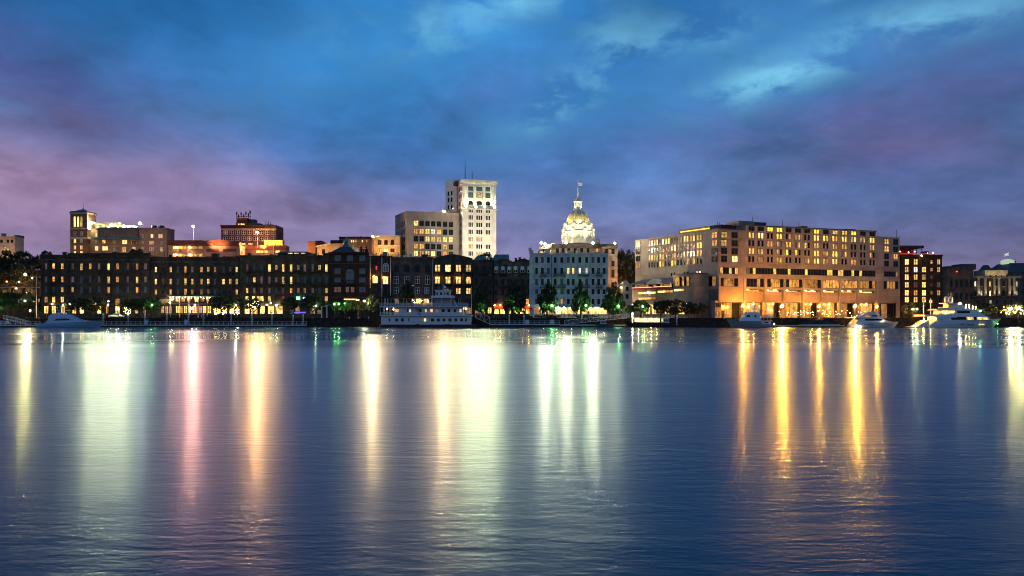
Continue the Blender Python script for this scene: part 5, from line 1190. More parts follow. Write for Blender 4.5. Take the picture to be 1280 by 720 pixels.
    c = S.pt(S.hit(811)[0], 0.6, zr(363.5)); m = MB(); m.ball(c, 0.2, 8, 5); m.build('deck_lamp', lampmat(WARM, 260, 0.2), root)
deck_and_terrace()

def right_side():
    b = Bld('brick_building', 'tall nearly black brick building with yellow windows and a red-lit rooftop bar', 1125.8, 1177.6, 318.5, 316.5, 20, M_brick_red, roofm=M_slate)
    b.cornice(M_brick_red, 1.0, 0.5)
    for px, cs, w, h in ((1133.3, 'YyYYYY', 5, 7), (1144.4, 'ywypoy', 5, 7), (1154.8, 'dyyyYY', 5.4, 7), (1164.2, 'yyppod', 2.6, 4.6), (1173.2, 'yydpod', 4, 6.6)):
        for c, py in zip(cs, (327.4, 337, 346.4, 356, 366, 374.6)): b.win(px, py, w, h, c, 'double', M_dkframe, M_brick_red)
    for px in (1133, 1144, 1155, 1166): b.win(px, 388, 5, 9, 'o' if px < 1150 else 'd', 'double', name='shop_window')
    b.win(1154.8, 384.6, 5, 6, 'y', 'double')
    m = MB(); m.box(b.X(1125.8), b.X(1159), 319, 328.5, b.Z(309.4), b.Z(306.2)); m.build('bar_roof', M_black, b.root)
    m = MB()
    for px in (1127, 1134, 1142, 1150, 1157): m.box(b.X(px)-0.12, b.X(px)+0.12, 319.3, 319.5, b.zt, b.Z(309.4))
    m.build('bar_post', M_black, b.root)
    b.roofbox('bar_wall', 1127, 1156, 309.6, 9, 2, M_redp)
    m = MB(); m.box(b.X(1125.8), b.X(1176.6), 316.7, 316.82, b.Z(317.6), b.Z(316.8)); m.build('neon_rail', emit('neon_red', (1, 0.10, 0.03), 0.7), b.root)
    for px, py, p in ((1131, 313.5, 60), (1142, 314.5, 60), (1150, 313.5, 60), (1166, 316, 80), (1173, 315, 80)): bulb(b.root, (b.X(px), 320.5, b.Z(py)), (1, 0.2, 0.08), p*2, 0.16)
    b.lampwall(1151, 319.6, WARM, 320, 0.2); b.roofbox('roof_cabin', 1170, 1174, 312, 8, 4, M_black)
    b = Bld('stone_building', 'long dark stone building with arched windows behind the largest yacht', 1178, 1216.5, 335, 318, 20, M_brick_grey, roofm=M_slate)
    b.cornice(M_brick_grey, 0.9, 0.5)
    for px in (1189, 1195.4, 1201.4, 1208, 1214): b.win(px, 354, 3, 10, 'd', 'arch', M_dkframe, M_brick_grey); b.win(px, 370, 3, 9, 'd' if px != 1189 else 'o', 'arch', M_dkframe, M_brick_grey)
    b.roofbox('roof_cabin', 1194, 1213, 331.6, 5, 6, M_slate); b.roofbox('roof_cabin', 1213.5, 1231, 328.6, 6, 8, M_slate)
    for px in (1183, 1190, 1198): b.win(px, 388, 3, 7, 'd', name='shop_window')
    m = MB(); m.ball((b.X(1195.4), 317.6, b.Z(339.6)), 0.16, 6, 4); m.build('warning_light', lampmat(RED, 20, 0.16), b.root)
    b = Bld('stone_building', 'stone facade with uplit pairs of columns and a glowing top cornice at the far right', 1216.6, 1276, 345, 319.5, 18, mat('grey_stone', (0.075, 0.066, 0.055), 0.85, 0.3, 0.4, streak=0.3), roofm=M_slate)
    b.cornice(M_stone, 0.9, 0.5)
    b.roofbox('attic_storey', 1234, 1263, 337.4, 1.5, 8, mat('attic_stone', (0.5, 0.42, 0.26), 0.8), None)
    for px in (1237, 1244, 1251, 1258): flood(b.root, (b.X(px), 319.1, b.Z(344.6)), (b.X(px), 321, b.Z(340)), 110, (1, 0.75, 0.3), 140)
    for px, h in ((1222.5, 0), (1231, 0), (1242, 0), (1248, 0), (1261, 0), (1267, 0)):
        m = MB(); m.lathe(b.X(px), 319.1, [(0.62, b.Z(369)), (0.62, b.Z(368)), (0.5, b.Z(367.8)), (0.44, b.Z(349)), (0.65, b.Z(348)), (0.65, b.Z(347.4))], 10); m.box(b.X(px)-0.8, b.X(px)+0.8, 318.3, 319.52, b.Z(370.2), b.Z(369)); m.build('column', M_stone, b.root)
        flood(b.root, (b.X(px), 317.7, b.Z(369.2)), (b.X(px), 319.1, b.Z(357)), 380, (1, 0.78, 0.40), 80)
    m = MB()
    for x0, x1 in ((1219, 1234.5), (1238.5, 1251.5), (1257.5, 1270.5)): m.box(b.X(x0), b.X(x1), 318.2, 319.52, b.Z(347.4), b.Z(345.8))
    m.build('entablature', M_stone, b.root)
    for px, cs in ((1219, 'wd'), (1226.6, 'dw'), (1237.5, 'yY'), (1245, 'dd'), (1254.5, 'dd'), (1264, 'dd'), (1270.6, 'ww')):
        for c, py in zip(cs, (354.5, 366.5)): b.win(px, py, 2.6, 7, c, 'arch', M_dkframe, M_stone)
    for px, c in ((1222, 'd'), (1230, 'd'), (1238, 'w'), (1246, 'd'), (1256, 'd'), (1264, 'd')): b.win(px, 377.6, 2.8, 5, c, 'sash')
    for px, c in ((1239, 'Y'), (1247, 'y'), (1262, 's'), (1270, 's'), (1230, 'd')): b.win(px, 387, 5, 6, c, 'double', name='shop_window')
    m = MB(); m.box(b.X(1259), b.X(1270), 318.8, 319.4, b.Z(382), b.Z(380)); m.build('lit_sign', emit('sign_cream', (1, 0.85, 0.6), 0.8), b.root)
    m = MB(); m.hexa([(b.X(1240),325,b.zt),(b.X(1259),325,b.zt),(b.X(1259),333,b.zt),(b.X(1240),333,b.zt)], [(b.X(1248),328,b.Z(329.6)),(b.X(1251),328,b.Z(329.6)),(b.X(1251),330,b.Z(329.6)),(b.X(1248),330,b.Z(329.6))]); m.build('hipped_roof', M_slate, b.root)
    b = Bld('domed_hall', 'hipped roof hall with a lit drum and white flag cut by the right edge', 1262, 1310, 340, 342, 20, M_brick_grey)
    m = MB(); m.hexa([(b.X(1262),342,b.zt+0.01),(b.X(1310),342,b.zt+0.01),(b.X(1310),362,b.zt+0.01),(b.X(1262),362,b.zt+0.01)], [(b.X(1270),346,b.Z(328)),(b.X(1300),346,b.Z(328)),(b.X(1300),355,b.Z(328)),(b.X(1270),355,b.Z(328))]); rf = m.build('roof', M_slate, b.root)
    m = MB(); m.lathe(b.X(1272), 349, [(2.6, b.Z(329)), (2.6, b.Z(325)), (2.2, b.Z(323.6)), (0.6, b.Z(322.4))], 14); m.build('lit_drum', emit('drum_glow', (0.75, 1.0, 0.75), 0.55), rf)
    m = MB(); m.tube((b.X(1273.5), 349, b.Z(323)), (b.X(1273.5), 349, b.Z(313.6)), 0.1, 0.07); m.build('flagpole', M_galv, rf)
    m = MB(); m.hexa([(b.X(1268),349,b.Z(319)),(b.X(1271),349.3,b.Z(317.6)),(b.X(1273.4),349,b.Z(318.4)),(b.X(1273.4),349,b.Z(314.4)),(b.X(1271),349.3,b.Z(314)),(b.X(1268.4),349,b.Z(315.6))], [(b.X(1268),349.06,b.Z(319)),(b.X(1271),349.36,b.Z(317.6)),(b.X(1273.4),349.06,b.Z(318.4)),(b.X(1273.4),349.06,b.Z(314.4)),(b.X(1271),349.36,b.Z(314)),(b.X(1268.4),349.06,b.Z(315.6))]); m.build('flag', emit('lit_flag', (0.8, 0.9, 0.8), 0.5) if False else M_wtframe, rf)
    flood(b.root, (b.X(1276), 346, b.Z(326)), (b.X(1272), 349, b.Z(317)), 900, (0.9, 1, 0.85), 110)
    for px in (1268, 1275): b.win(px, 346, 3, 3, 'y', 'plain')
right_side()
# ================================================================ QUAY, DOCKS
def seawall():
    r = thing('seawall', (0, 264, 0), 'dark timber seawall holding up the promenade along the far bank', 'seawall')
    m = MB(); m.box(-330, 330, 264.15, 264.75, -2.0, GZ-0.05); m.build('planking', M_wood, r)
    m = MB(); m.box(-330, 330, 263.9, 264.9, GZ-0.048, GZ+0.25); m.build('cap_beam', M_wood, r)
    m = MB()
    x = -328.0
    while x < 329:
        m.lathe(x, 263.9, [(0.2, -2), (0.19, GZ-0.06)], 7); x += 2.6+random.uniform(-0.3, 0.3)
    o = m.build('fender_piles', M_wood, r); o['kind'] = 'stuff'
seawall()

def railing(px0, px1, Y, z, h, label, mt=M_iron, step=2.6, cat='railing', name='railing'):
    x0, x1 = PX(px0, Y), PX(px1, Y)
    r = thing(name, ((x0+x1)/2, Y, z), label, cat)
    m = MB()
    for k, dz in enumerate((h, h*0.66, h*0.33)): m.box(x0, x1, Y-0.03, Y+0.03, z+dz-0.05, z+dz)
    m.build('rails', mt, r)
    n = max(2, int((x1-x0)/step)); me = None
    for k in range(min(n, 98)+1):
        xx = x0+(x1-x0)*k/min(n, 98)
        if me is None:
            m = MB(); m.box(xx-0.045, xx+0.045, Y-0.045, Y+0.045, z-0.05, z+h+0.03); o = m.build('post', mt, r); me = o.data; xf = xx
        else:
            o = bpy.data.objects.new('post', me); COL.objects.link(o); o.parent = r; o.location = (xx-xf, 0, 0)
    return r
railing(48, 300, 264.4, GZ+0.25, 1.05, 'dark promenade railing on the seawall behind the long floating dock', M_iron)
railing(300, 470, 264.4, GZ+0.25, 1.05, 'dark promenade railing on the seawall left of the ferry', M_iron)
railing(592, 780, 264.4, GZ+0.25, 1.05, 'dark promenade railing on the seawall between the ferry and the lit tour boat', M_iron)
railing(838, 1000, 264.4, GZ+0.25, 1.05, 'dark promenade railing on the seawall at the left half of the hotel', M_iron)
railing(1000, 1290, 264.4, GZ+0.25, 1.05, 'dark promenade railing on the seawall behind the two right yachts', M_iron)

def floating_dock(px0, px1, Y0, Y1, label, zd=0.75, rail=True, mt=M_galv, piers=True):
    x0, x1 = PX(px0, Y0), PX(px1, Y0)
    r = thing('floating_dock', ((x0+x1)/2, Y0, 0), label, 'dock')
    m = MB(); m.box(x0, x1, Y0, Y1, zd-0.18, zd); m.build('deck', M_deck, r)
    m = MB(); n = max(2, int((x1-x0)/6))
    for k in range(n): m.box(x0+(x1-x0)*k/n+0.15, x0+(x1-x0)*(k+1)/n-0.15, Y0+0.12, Y1-0.12, -0.45, zd-0.182)
    m.build('floats', M_black, r)
    m = MB(); m.box(x0, x1, Y0-0.1, Y0-0.002, zd-0.25, zd+0.06); m.build('edge_beam', mt, r)
    if rail:
        m = MB()
        for dz in (0.55, 1.1): m.box(x0, x1, Y0+0.2, Y0+0.26, zd+dz-0.06, zd+dz)
        m.build('handrail', mt, r)
        n = min(90, int((x1-x0)/1.55)); me = None
        for k in range(n+1):
            xx = x0+0.1+(x1-x0-0.2)*k/n
            if me is None:
                m = MB(); m.box(xx-0.05, xx+0.05, Y0+0.18, Y0+0.28, zd, zd+1.12); o = m.build('rail_post', mt, r); me = o.data; xf = xx
            else:
                o = bpy.data.objects.new('rail_post', me); COL.objects.link(o); o.parent = r; o.location = (xx-xf, 0, 0)
    return r
floating_dock(108, 383, 259.2, 262.6, 'long floating dock with pale railings below the dark warehouses')
floating_dock(0, 50, 257.0, 260.5, 'floating dock with white railings left of the blue-white motor yacht')
floating_dock(612, 700, 258.6, 262.4, 'grey floating dock with railings between the ferry and the tour boat', 1.0)
floating_dock(700, 782, 258.8, 262.6, 'low floating dock in front of the blue-grey warehouse', 0.8, False)
floating_dock(838, 906, 260, 262.5, 'dark low dock between the tour boat and the grey trawler yacht', 0.6, False, M_wood)
floating_dock(966, 1056, 259.2, 263, 'wide floating dock below the orange-lit colonnade', 0.6, False)
floating_dock(1112, 1142, 259.5, 263, 'short dark dock between the two white yachts under the black brick building', 0.8, True, M_wood)
floating_dock(1246, 1300, 259.5, 263, 'dark dock at the far right beyond the largest yacht', 1.2, True, M_wood)

def dock_boxes():
    for k, (px, lab) in enumerate([(183.3, 'pale blue power cabinet on the floating dock in front of the green tree lamp'), (233, 'pale blue power cabinet on the floating dock left of the pink lamp'), (659, 'white lit cabinet on the grey floating dock right of the ferry'),
                                   (690, 'white upright locker on the seam of the two docks before the blue-grey warehouse')]):
        x = PX(px, 259); r = thing('power_cabinet', (x, 259, 0.75), lab, 'cabinet')
        m = MB(); m.box(x-0.55, x+0.55, 258.55, 259.15, 0.72, 2.3); bevel(m.build('cabinet_body', M_hullb if k < 2 else M_galv, r), 0.05)
        m = MB(); m.box(x-0.62, x+0.62, 258.5, 259.2, 2.302, 2.42); m.build('cabinet_lid', M_galv, r)
        m = MB(); m.box(x-0.42, x+0.42, 258.50, 258.549, 0.95, 2.1); m.build('cabinet_door', M_hull, r)
dock_boxes()

PILE = None
def piling(px, pt, Y=262.9, label='', r_=0.26):
    global PILE
    x = PX(px, Y); z = PZ(pt, Y)
    r = thing('mooring_pile', (x, Y, -2), label, 'mooring pile', 'mooring piles along the docks')
    m = MB(); m.lathe(x, Y, [(r_, -2), (r_*0.92, z-0.5)], 10); m.build('pile', M_wood if r_ < 0.26 else M_steel, r)
    m = MB(); m.lathe(x, Y, [(r_*1.15, z-0.5), (r_*1.15, z-0.25), (0.02, z+0.1)], 10); m.build('cap', M_hull, r)
for px, pt, lab in [(129.2, 391.6, 'white-capped pile behind the bow of the blue-white motor yacht'), (160.4, 393.4, 'white-capped pile below the tree wrapped in lights'), (181, 391.8, 'white-capped pile beside the left power cabinet'),
                    (208.4, 391.6, 'white-capped pile at the left foot of the porch restaurant'), (235.6, 392, 'white-capped pile just left of the pink lamp'), (254.4, 392, 'white-capped pile just right of the pink lamp'),
                    (289, 391.8, 'white-capped pile at the right end of the arched shop windows'), (314.8, 392.4, 'white-capped pile under the white restaurant canopy'), (340, 392, 'white-capped pile below the right end of the white canopy'),
                    (366.4, 393.4, 'white-capped pile under the green sign'), (379, 393.4, 'white-capped pile at the right end of the long railed dock'), (636.6, 393.4, 'white-capped pile by the grey dock in front of the red awnings'), 
                    (655, 394, 'white-capped pile left of the white lit cabinet'), (846, 394, 'white-capped pile right of the lit tour boat')]:
    piling(px, pt, 262.95, lab)
for px, lab in [(436.5, 'dark timber pile in front of the copper cupola building'), (460.6, 'dark timber pile left of the ferry bow'), (448, 'dark timber pile between two others left of the ferry'), (905, 'dark timber pile at the bow of the grey trawler yacht')]:
    piling(px, 396, 263.2, lab, 0.2)

def gangway(p0, p1, Y, z0, z1, label, mt=M_galv, h=1.5):
    x0, x1 = PX(p0, Y), PX(p1, Y); r = thing('gangway', (x0, Y, z0), label, 'gangway')
    m = MB(); m.hexa([(x0,Y,z0-.15),(x0,Y+1.6,z0-.15),(x0,Y+1.6,z0),(x0,Y,z0)], [(x1,Y,z1-.15),(x1,Y+1.6,z1-.15),(x1,Y+1.6,z1),(x1,Y,z1)]); m.build('walkway', M_deck, r)
    for yy in (Y, Y+1.6):
        m = MB(); n = max(3, int(abs(x1-x0)/1.3))
        P = lambda k, dz: (x0+(x1-x0)*k/n, yy, z0+(z1-z0)*k/n+dz)
        m.tube(P(0,h), P(n,h), 0.06); m.tube(P(0,0), P(n,0), 0.07)
        for k in range(n+1): m.tube(P(k,0), P(k,h), 0.04)
        for k in range(n): m.tube(P(k,0 if k % 2 else h), P(k+1,h if k % 2 else 0), 0.035)
        m.build('side_truss', mt, r)
gangway(612, 594, 260.2, 1.0, GZ+0.4, 'steel truss gangway climbing from the grey dock beside the ferry stern', M_galv, 2.3)
gangway(34, 4, 258.8, 0.8, GZ, 'white gangway with lattice rails at the far left', M_galv, 1.1)
gangway(784, 706, 263.0-1.8, GZ+0.2, 0.9, 'long shallow gangway with pale lattice rails left of the tour boat', M_galv, 1.3)
gangway(1003, 1024, 261.0, 0.7, GZ-0.3, 'left ramp with lit rails climbing behind the dark dock shelter', M_iron, 1.0)
gangway(1052, 1028, 261.0, 0.7, GZ-0.3, 'right ramp with lit rails climbing behind the dark dock shelter', M_iron, 1.0)

def dock_shelter():
    Y = 259.6; r = thing('dock_shelter', (PX(1025, Y), Y, 0.6), 'dark low hipped shelter on the floating dock before the colonnade', 'shelter')
    x0, x1, xa, xb = PX(1000.5, Y), PX(1051.5, Y), PX(1024, Y), PX(1028, Y)
    m = MB(); m.hexa([(x0,Y,0.95),(x1,Y,0.95),(x1,Y+3,0.95),(x0,Y+3,0.95)], [(xa,Y+1.3,PZ(399.2,Y)),(xb,Y+1.3,PZ(399.2,Y)),(xb,Y+1.7,PZ(399.2,Y)),(xa,Y+1.7,PZ(399.2,Y))]); m.build('roof', M_wood, r)
    m = MB(); m.box(x0+0.3, x1-0.3, Y+0.2, Y+2.8, 0.6, 0.948); m.build('sill_beam', M_galv, r)
    m = MB(); m.lathe(PX(1026, Y), Y+1.5, [(0.35, PZ(399.4,Y)), (0.35, PZ(397.6,Y)), (0.05, PZ(396.6,Y))], 8); m.build('finial', M_galv, r)
dock_shelter()

# ================================================================ TREES
def leaf_crown(kind, seed, n_cl, per, size):
    rnd = random.Random(seed); V = []; Fc = []
    cl = []
    while len(cl) < n_cl:
        x, y, z = rnd.uniform(-1,1), rnd.uniform(-1,1), rnd.uniform(0,1)
        if kind == 'cone': rr = 1.05*(1-z)**0.52*(0.45+0.55*min(1, (z+0.05)/0.25)); cz = z
        elif kind == 'round': rr = math.sqrt(max(0, 1-(2*z-1)**2)); cz = z
        else: rr = math.sqrt(max(0, 1-(1.7*z-0.7)**2)) if z > 0.05 else 0.5; cz = z
        d = math.hypot(x, y)
        if d < rr and rnd.random() < 0.25+0.75*(d/max(rr, .01))**1.5: cl.append((x, y, cz, rnd.uniform(0.10, 0.24)))
    for (x, y, z, r) in cl:
        for _ in range(per):
            q = Vector((rnd.gauss(0,1), rnd.gauss(0,1), rnd.gauss(0,0.8))).normalized()*r*rnd.uniform(0.45,1.05)
            c = Vector((x+q.x, y+q.y, z+q.z*0.55))
            n = Vector((rnd.gauss(0,1), rnd.gauss(0,1), rnd.gauss(0,1)+0.5)).normalized()
            u = n.orthogonal().normalized(); u = (Matrix.Rotation(rnd.uniform(0,6.28), 3, n) @ u); v = n.cross(u)
            s = size*rnd.uniform(0.6,1.3)
            i = len(V); V += [c-u*s, c-v*s*0.55, c+u*s, c+v*s*0.55]; Fc.append((i,i+1,i+2,i+3))
    return V, Fc
CROWN = {}
def crown_mesh(kind, var):
    if (kind, var) in CROWN: return CROWN[(kind, var)]
    V, Fc = leaf_crown(kind, 11*var+len(kind), 75 if kind != 'oak' else 110, 34, 0.075 if kind != 'oak' else 0.06)
    me = bpy.data.meshes.new('crown'); me.from_pydata([tuple(v) for v in V], [], Fc); CROWN[(kind, var)] = me
    return me
def tree(px, pt, pb, wpx, Y, kind, var, label, group, leaf=None, base=None, name='tree', bare=0.12):
    x = PX(px, Y); zb = GZ if base is None else base
    zt, z1, rad = PZ(pt, Y), PZ(pb, Y), wpx*Y/FPX/2
    r = thing(name, (x, Y, zb), label, 'tree', group)
    rnd = random.Random(int(px*7)+var)
    H = zt-z1
    m = MB(); top = z1+H*0.75
    pts = [Vector((x, Y, zb-0.2))]
    for k in range(1, 6): pts.append(Vector((x+rnd.uniform(-.15,.15), Y+rnd.uniform(-.15,.15), zb+(top-zb)*k/5)))
    r0 = 0.16+0.016*(zt-zb)
    for k in range(5): m.tube(pts[k], pts[k+1], r0*(1-k*0.18), r0*(1-(k+1)*0.18), 7)
    for k in range(9):
        b = pts[1+k % 4]; b = b.lerp(pts[2+k % 4], rnd.random()); b.z = max(b.z, z1*0.6+zb*0.4); a = k*2.4
        e = Vector((x+math.cos(a)*rad*rnd.uniform(.5,.85), Y+math.sin(a)*rad*rnd.uniform(.5,.85), min(zt-0.3, max(b.z, z1)+H*rnd.uniform(.1,.3))))
        mid = b.lerp(e, 0.5)+Vector((0,0,0.3)); m.tube(b, mid, r0*0.42, r0*0.28, 5); m.tube(mid, e, r0*0.28, r0*0.1, 5)
    m.build('trunk', M_bark, r)
    me = crown_mesh(kind, var)
    key = (leaf or M_leaf).name
    if not me.materials: me.materials.append(leaf or M_leaf)
    c = bpy.data.objects.new('crown', me); COL.objects.link(c); c.parent = r
    c.location = Vector((x, Y, z1))-ORG[r.name]; c.scale = (rad*1.06, rad*1.06, H); c.rotation_euler = (0, 0, rnd.uniform(0, 6.28))
    return r
GT = 'tall trees on the promenade'; GS = 'small round trees on the promenade'; GO = 'oaks on the bluff'
TALL = [(508, 351, 384, 23, 275, 'dark conical tree rising behind the upper deck of the ferry'), (602, 353, 389, 25, 272, 'conical tree with green glow right of the ferry mast'), (643, 349, 389, 33, 272, 'conical tree lit green below, between the two red awnings'),
        (684, 355, 389, 29, 272, 'conical tree at the left end of the blue-grey warehouse'), (726, 353, 389, 25, 272, 'conical tree at the middle of the blue-grey warehouse'), (767, 353, 390, 29, 272, 'conical tree at the right end of the blue-grey warehouse')]
for k, (px, pt, pb, w, Y, lab) in enumerate(TALL): tree(px, pt, pb, w, Y, 'cone', k % 3, lab, GT, M_leaf)
SMALL = [(8, 365, 387, 32, 272, 'bushy dark tree at the far left above the white railings'), (29, 366, 387, 30, 273, 'bushy dark tree second from the left edge'), (46, 384, 392, 12, 274, 'little dark shrub-like tree behind the flagpole'),
         (96, 373, 388, 26, 278, 'low round tree left of the yellow globe lamp by the first warehouse'), (116, 371, 389, 28, 277, 'low round tree just left of the yellow globe lamp by the first warehouse'), (160, 374, 388, 20, 277, 'round tree with a light-wrapped trunk by the parked pickup'), (176, 373, 388, 26, 276, 'low round tree left of the green lamp beside the porch restaurant'), (191, 371, 388, 22, 277, 'round tree holding the green lamp beside the porch restaurant'),
         (271, 371, 386, 20, 276, 'round tree with a light-wrapped trunk at the right end of the porch'), (281, 370, 387, 26, 275, 'round tree in front of the arched shop windows'), (297, 372, 387, 22, 277, 'round tree with a light-wrapped trunk where the two warehouses meet'), (316, 373, 387, 24, 276, 'round tree before the white restaurant canopy'),
         (362, 371, 387, 20, 276, 'round tree directly left of the green sign'), (390, 369, 388, 30, 275, 'largest round tree, between the blue sign and the white portico'), (421, 377, 390, 20, 276, 'low tree lit bright green by two lamps under the great arch'), (433, 375, 390, 20, 275, 'low tree lit bright green beside the two green lamps'), (447, 376, 390, 18, 276, 'low tree left of the bright white globe lamp'), (468, 369, 392, 22, 274, 'dark tree just left of the ferry'), (484, 370, 390, 18, 276, 'dark tree behind the stern canopy posts of the ferry'),
         (788, 381, 391, 12, 276, 'little tree under the pale gabled house'), (801, 376, 391, 22, 274, 'tree lit green at the left end of the parking deck'), (826, 376, 392, 18, 275, 'round tree at the middle of the parking deck'), (844, 374, 393, 28, 273, 'broad round tree before the shops of the parking deck'), (861, 378, 393, 14, 276, 'small tree below the blue sign of the parking deck'), (872, 379, 393, 24, 273, 'round tree at the plain corner block of the parking deck'),
         (1141, 378, 394, 24, 276, 'dark tree at the foot of the black brick building'), (1163, 380, 394, 18, 277, 'dark tree behind the upper deck of the largest yacht'), (1228, 377, 394, 26, 276, 'dark tree right of the flaring lamp on the largest yacht'), (1246, 381, 394, 20, 278, 'dark tree left of the string-lit trees at the right edge'), (1258, 379, 394, 18, 277, 'tree hung with bright lights, left of two at the right edge'), (1273, 378, 394, 18, 277, 'tree hung with bright lights, right of two at the right edge')]
for k, (px, pt, pb, w, Y, lab) in enumerate(SMALL): tree(px, pt, pb, w, Y, 'round', k % 3, lab, GS, M_leaf)
OAK = [(-12, 318, 352, 46, 338, 'big oak cut by the left edge below the pale block'), (18, 314, 350, 48, 345, 'big dark oak with bare limbs lit from below at the left'), (42, 318, 354, 36, 335, 'dark oak touching the left end of the first warehouse'), (30, 330, 362, 30, 325, 'spreading oak behind the yellow street light'), (0, 332, 366, 30, 322, 'spreading oak behind the red traffic light'),
       (783, 313, 372, 30, 335, 'tall tree glowing orange between city hall and the hotel')]
for k, (px, pt, pb, w, Y, lab) in enumerate(OAK): tree(px, pt, pb, w, Y, 'oak', k % 2, lab, GO, M_leaf2)
for px, pt, w, Y, lab in [(59, 313.6, 16, 335, 'tree top showing over the parapet at the left end of the first warehouse'), (170, 311, 22, 340, 'tree top showing over the roof before the hotel with the pyramid tower'), (607, 316, 16, 345, 'dark tree top in front of the white tower shaft')]:
    tree(px, pt, pt+16, w, Y, 'round', 1, lab, 'trees behind the warehouses', M_leaf2)

# ================================================================ LAMPS
LAMPG = 'lamps along the promenade'
def lamp(px, py, Y, col, power, label, r=0.22, name='street_lamp', double=False, post=M_iron):
    x, z = PX(px, Y), PZ(py, Y)
    t = thing(name, (x, Y, GZ+0.1), label, 'street lamp', LAMPG)
    m = MB(); m.lathe(x, Y, [(0.20, GZ-0.1), (0.20, GZ+0.5), (0.09, GZ+0.7), (0.06, z-r-0.25), (0.13, z-r-0.1), (0.15, z-r*0.7)], 8); m.build('post', post, t)
    m = MB(); m.ball((x, Y, z), r, 10, 6); m.build('globe', lampmat(col, power, r), t)
    m = MB(); m.lathe(x, Y, [(0.13, z+r*0.92), (0.08, z+r+0.12), (0.01, z+r+0.3)], 8); m.build('cap', post, t)
    return t
LAMPS = [
 (32.4, 344, 318, YEL, 9000, 'bright yellow street light among the oaks at the left', 0.22), (40.5, 347.6, 322, (1,0.5,0.15), 456, 'small orange light right of the bright yellow street light', 0.14), (2, 379, 270, GRN, 288, 'green lamp under the trees at the left edge', 0.16),
 (31, 376, 271, (0.8,1,0.8), 380, 'small white lamp under the second tree from the left', 0.13), (38, 388.5, 262.8, YEL, 1710, 'low yellow lamp on the dock left of the blue-white yacht', 0.14), (78.5, 381.6, 276, WHT, 798, 'white globe lamp above the blue-white motor yacht', 0.14),
 (134.8, 381.2, 272, YEL, 1178, 'yellow globe lamp between the low round trees of the first warehouse', 0.16), (135.5, 376.7, 274, CGRN, 288, 'taller greenish lamp right above the yellow globe lamp', 0.16), (148, 386, 284, WHT, 1710, 'white glaring lamp behind the parked pickup', 0.19),
 (190, 381.2, 272.4, GRN, 684, 'green lamp in the tree beside the porch restaurant', 0.17), (212.5, 378.4, 288, WARM, 988, 'warm lamp at the left end of the porch', 0.16), (243.4, 381.5, 272, WHT, 798, 'white globe lamp before the pink lit entrance', 0.16),
 (294.6, 381.6, 272, WHT, 912, 'white globe lamp where the two dark warehouses meet', 0.16), (338.3, 378.6, 273, GRN, 395, 'green lamp at the middle of the white canopy', 0.16), (345.4, 382, 272, WARM, 912, 'warm globe lamp at the right end of the white canopy', 0.16),
 (395, 382, 272, CGRN, 364, 'greenish lamp in the largest round tree', 0.16), (418, 380, 273.4, GRN, 395, 'left one of three green lamps below the great arch', 0.14), (423.4, 379.8, 274, GRN, 425, 'middle one of three green lamps below the great arch', 0.14), (431, 379.6, 273, GRN, 836, 'brightest and right one of three green lamps below the great arch', 0.17),
 (455.4, 376.4, 270, (1,0.80,0.42), 2850, 'very bright white globe lamp left of the ferry', 0.22), (602, 381.6, 270.6, GRN, 1641, 'green lamp in the conical tree next to the ferry mast', 0.16), (646.8, 381.4, 270.6, GRN, 1846, 'green lamp in the conical tree between the red awnings', 0.16),
 (690.2, 382, 270.6, GRN, 1846, 'green lamp in the tree at the left end of the blue-grey warehouse', 0.16), (732.4, 382, 270.6, GRN, 1846, 'green lamp in the tree at the middle of the blue-grey warehouse', 0.16), (773.8, 382.6, 270.6, GRN, 1846, 'green lamp in the tree at the right end of the blue-grey warehouse', 0.16),
 (790.8, 381, 276, WARM, 494, 'small warm lamp under the pale gabled house', 0.13), (803.4, 383.2, 272, GRN, 471, 'green lamp in the tree left of the parking deck', 0.14), (846, 384, 271, WARM, 570, 'warm lamp in the broad round tree by the parking deck', 0.13),
 (928, 383, 284, SOD, 4940, 'orange lamp above the pilothouse of the grey trawler yacht', 0.20), (935.4, 383.6, 285, SOD, 2280, 'weaker orange lamp next to the mast of the grey trawler yacht', 0.14), (976.8, 383.4, 277, (1,0.36,0.03), 30000, 'large glaring orange lamp at the middle left of the colonnade', 0.24), (1023, 383.6, 290, SOD, 6080, 'orange lamp with a lit post above the dock shelter', 0.19),
 (1068, 383.6, 279, (1,0.40,0.03), 34000, 'large glaring orange lamp above the white flybridge yacht', 0.24), (1095.4, 384, 298, SOD, 3040, 'small orange lamp at the right end of the colonnade', 0.14), (1140.8, 386.8, 272, WARM, 950, 'warm lamp left of the thin lit pole by the black brick building', 0.14), (1146.4, 386.4, 270, CGRN, 684, 'bright lamp on the thin pale pole beside the largest yacht', 0.16),
 (1225.4, 388.6, 273, (0.4,1,0.6), 798, 'greenish lamp right of the largest yacht superstructure', 0.14), (1262.8, 386.6, 274, YEL, 3610, 'bright yellow lamp in the left string-lit tree', 0.19), (1272.6, 385.6, 274, YEL, 3610, 'bright yellow lamp in the right string-lit tree', 0.19)]
for px, py, Y, c, p, lab, r in LAMPS:
    big = p > 8000
    t_ = lamp(px, py, Y, c, (20000 if px > 100 else 2400) if big else p*1.5, lab, r)
    if c == GRN: flood(t_, (PX(px, Y)+0.6, Y-1.6, GZ+2.2), (PX(px, Y), Y+1.6, PZ(py, Y)+1.0), 1100, GRN, 75, 0.15, 'tree_uplight')
    if p > 2600 and c[1] < 0.8: streak_lamp(t_, (PX(px, Y), Y-0.55, PZ(py, Y)+0.25), c, (19000 if px > 100 else 4000) if big else p*0.75, 0.3 if big else 0.2, 'river_lens')  # lens added to the brighter lamps to lengthen their river streaks

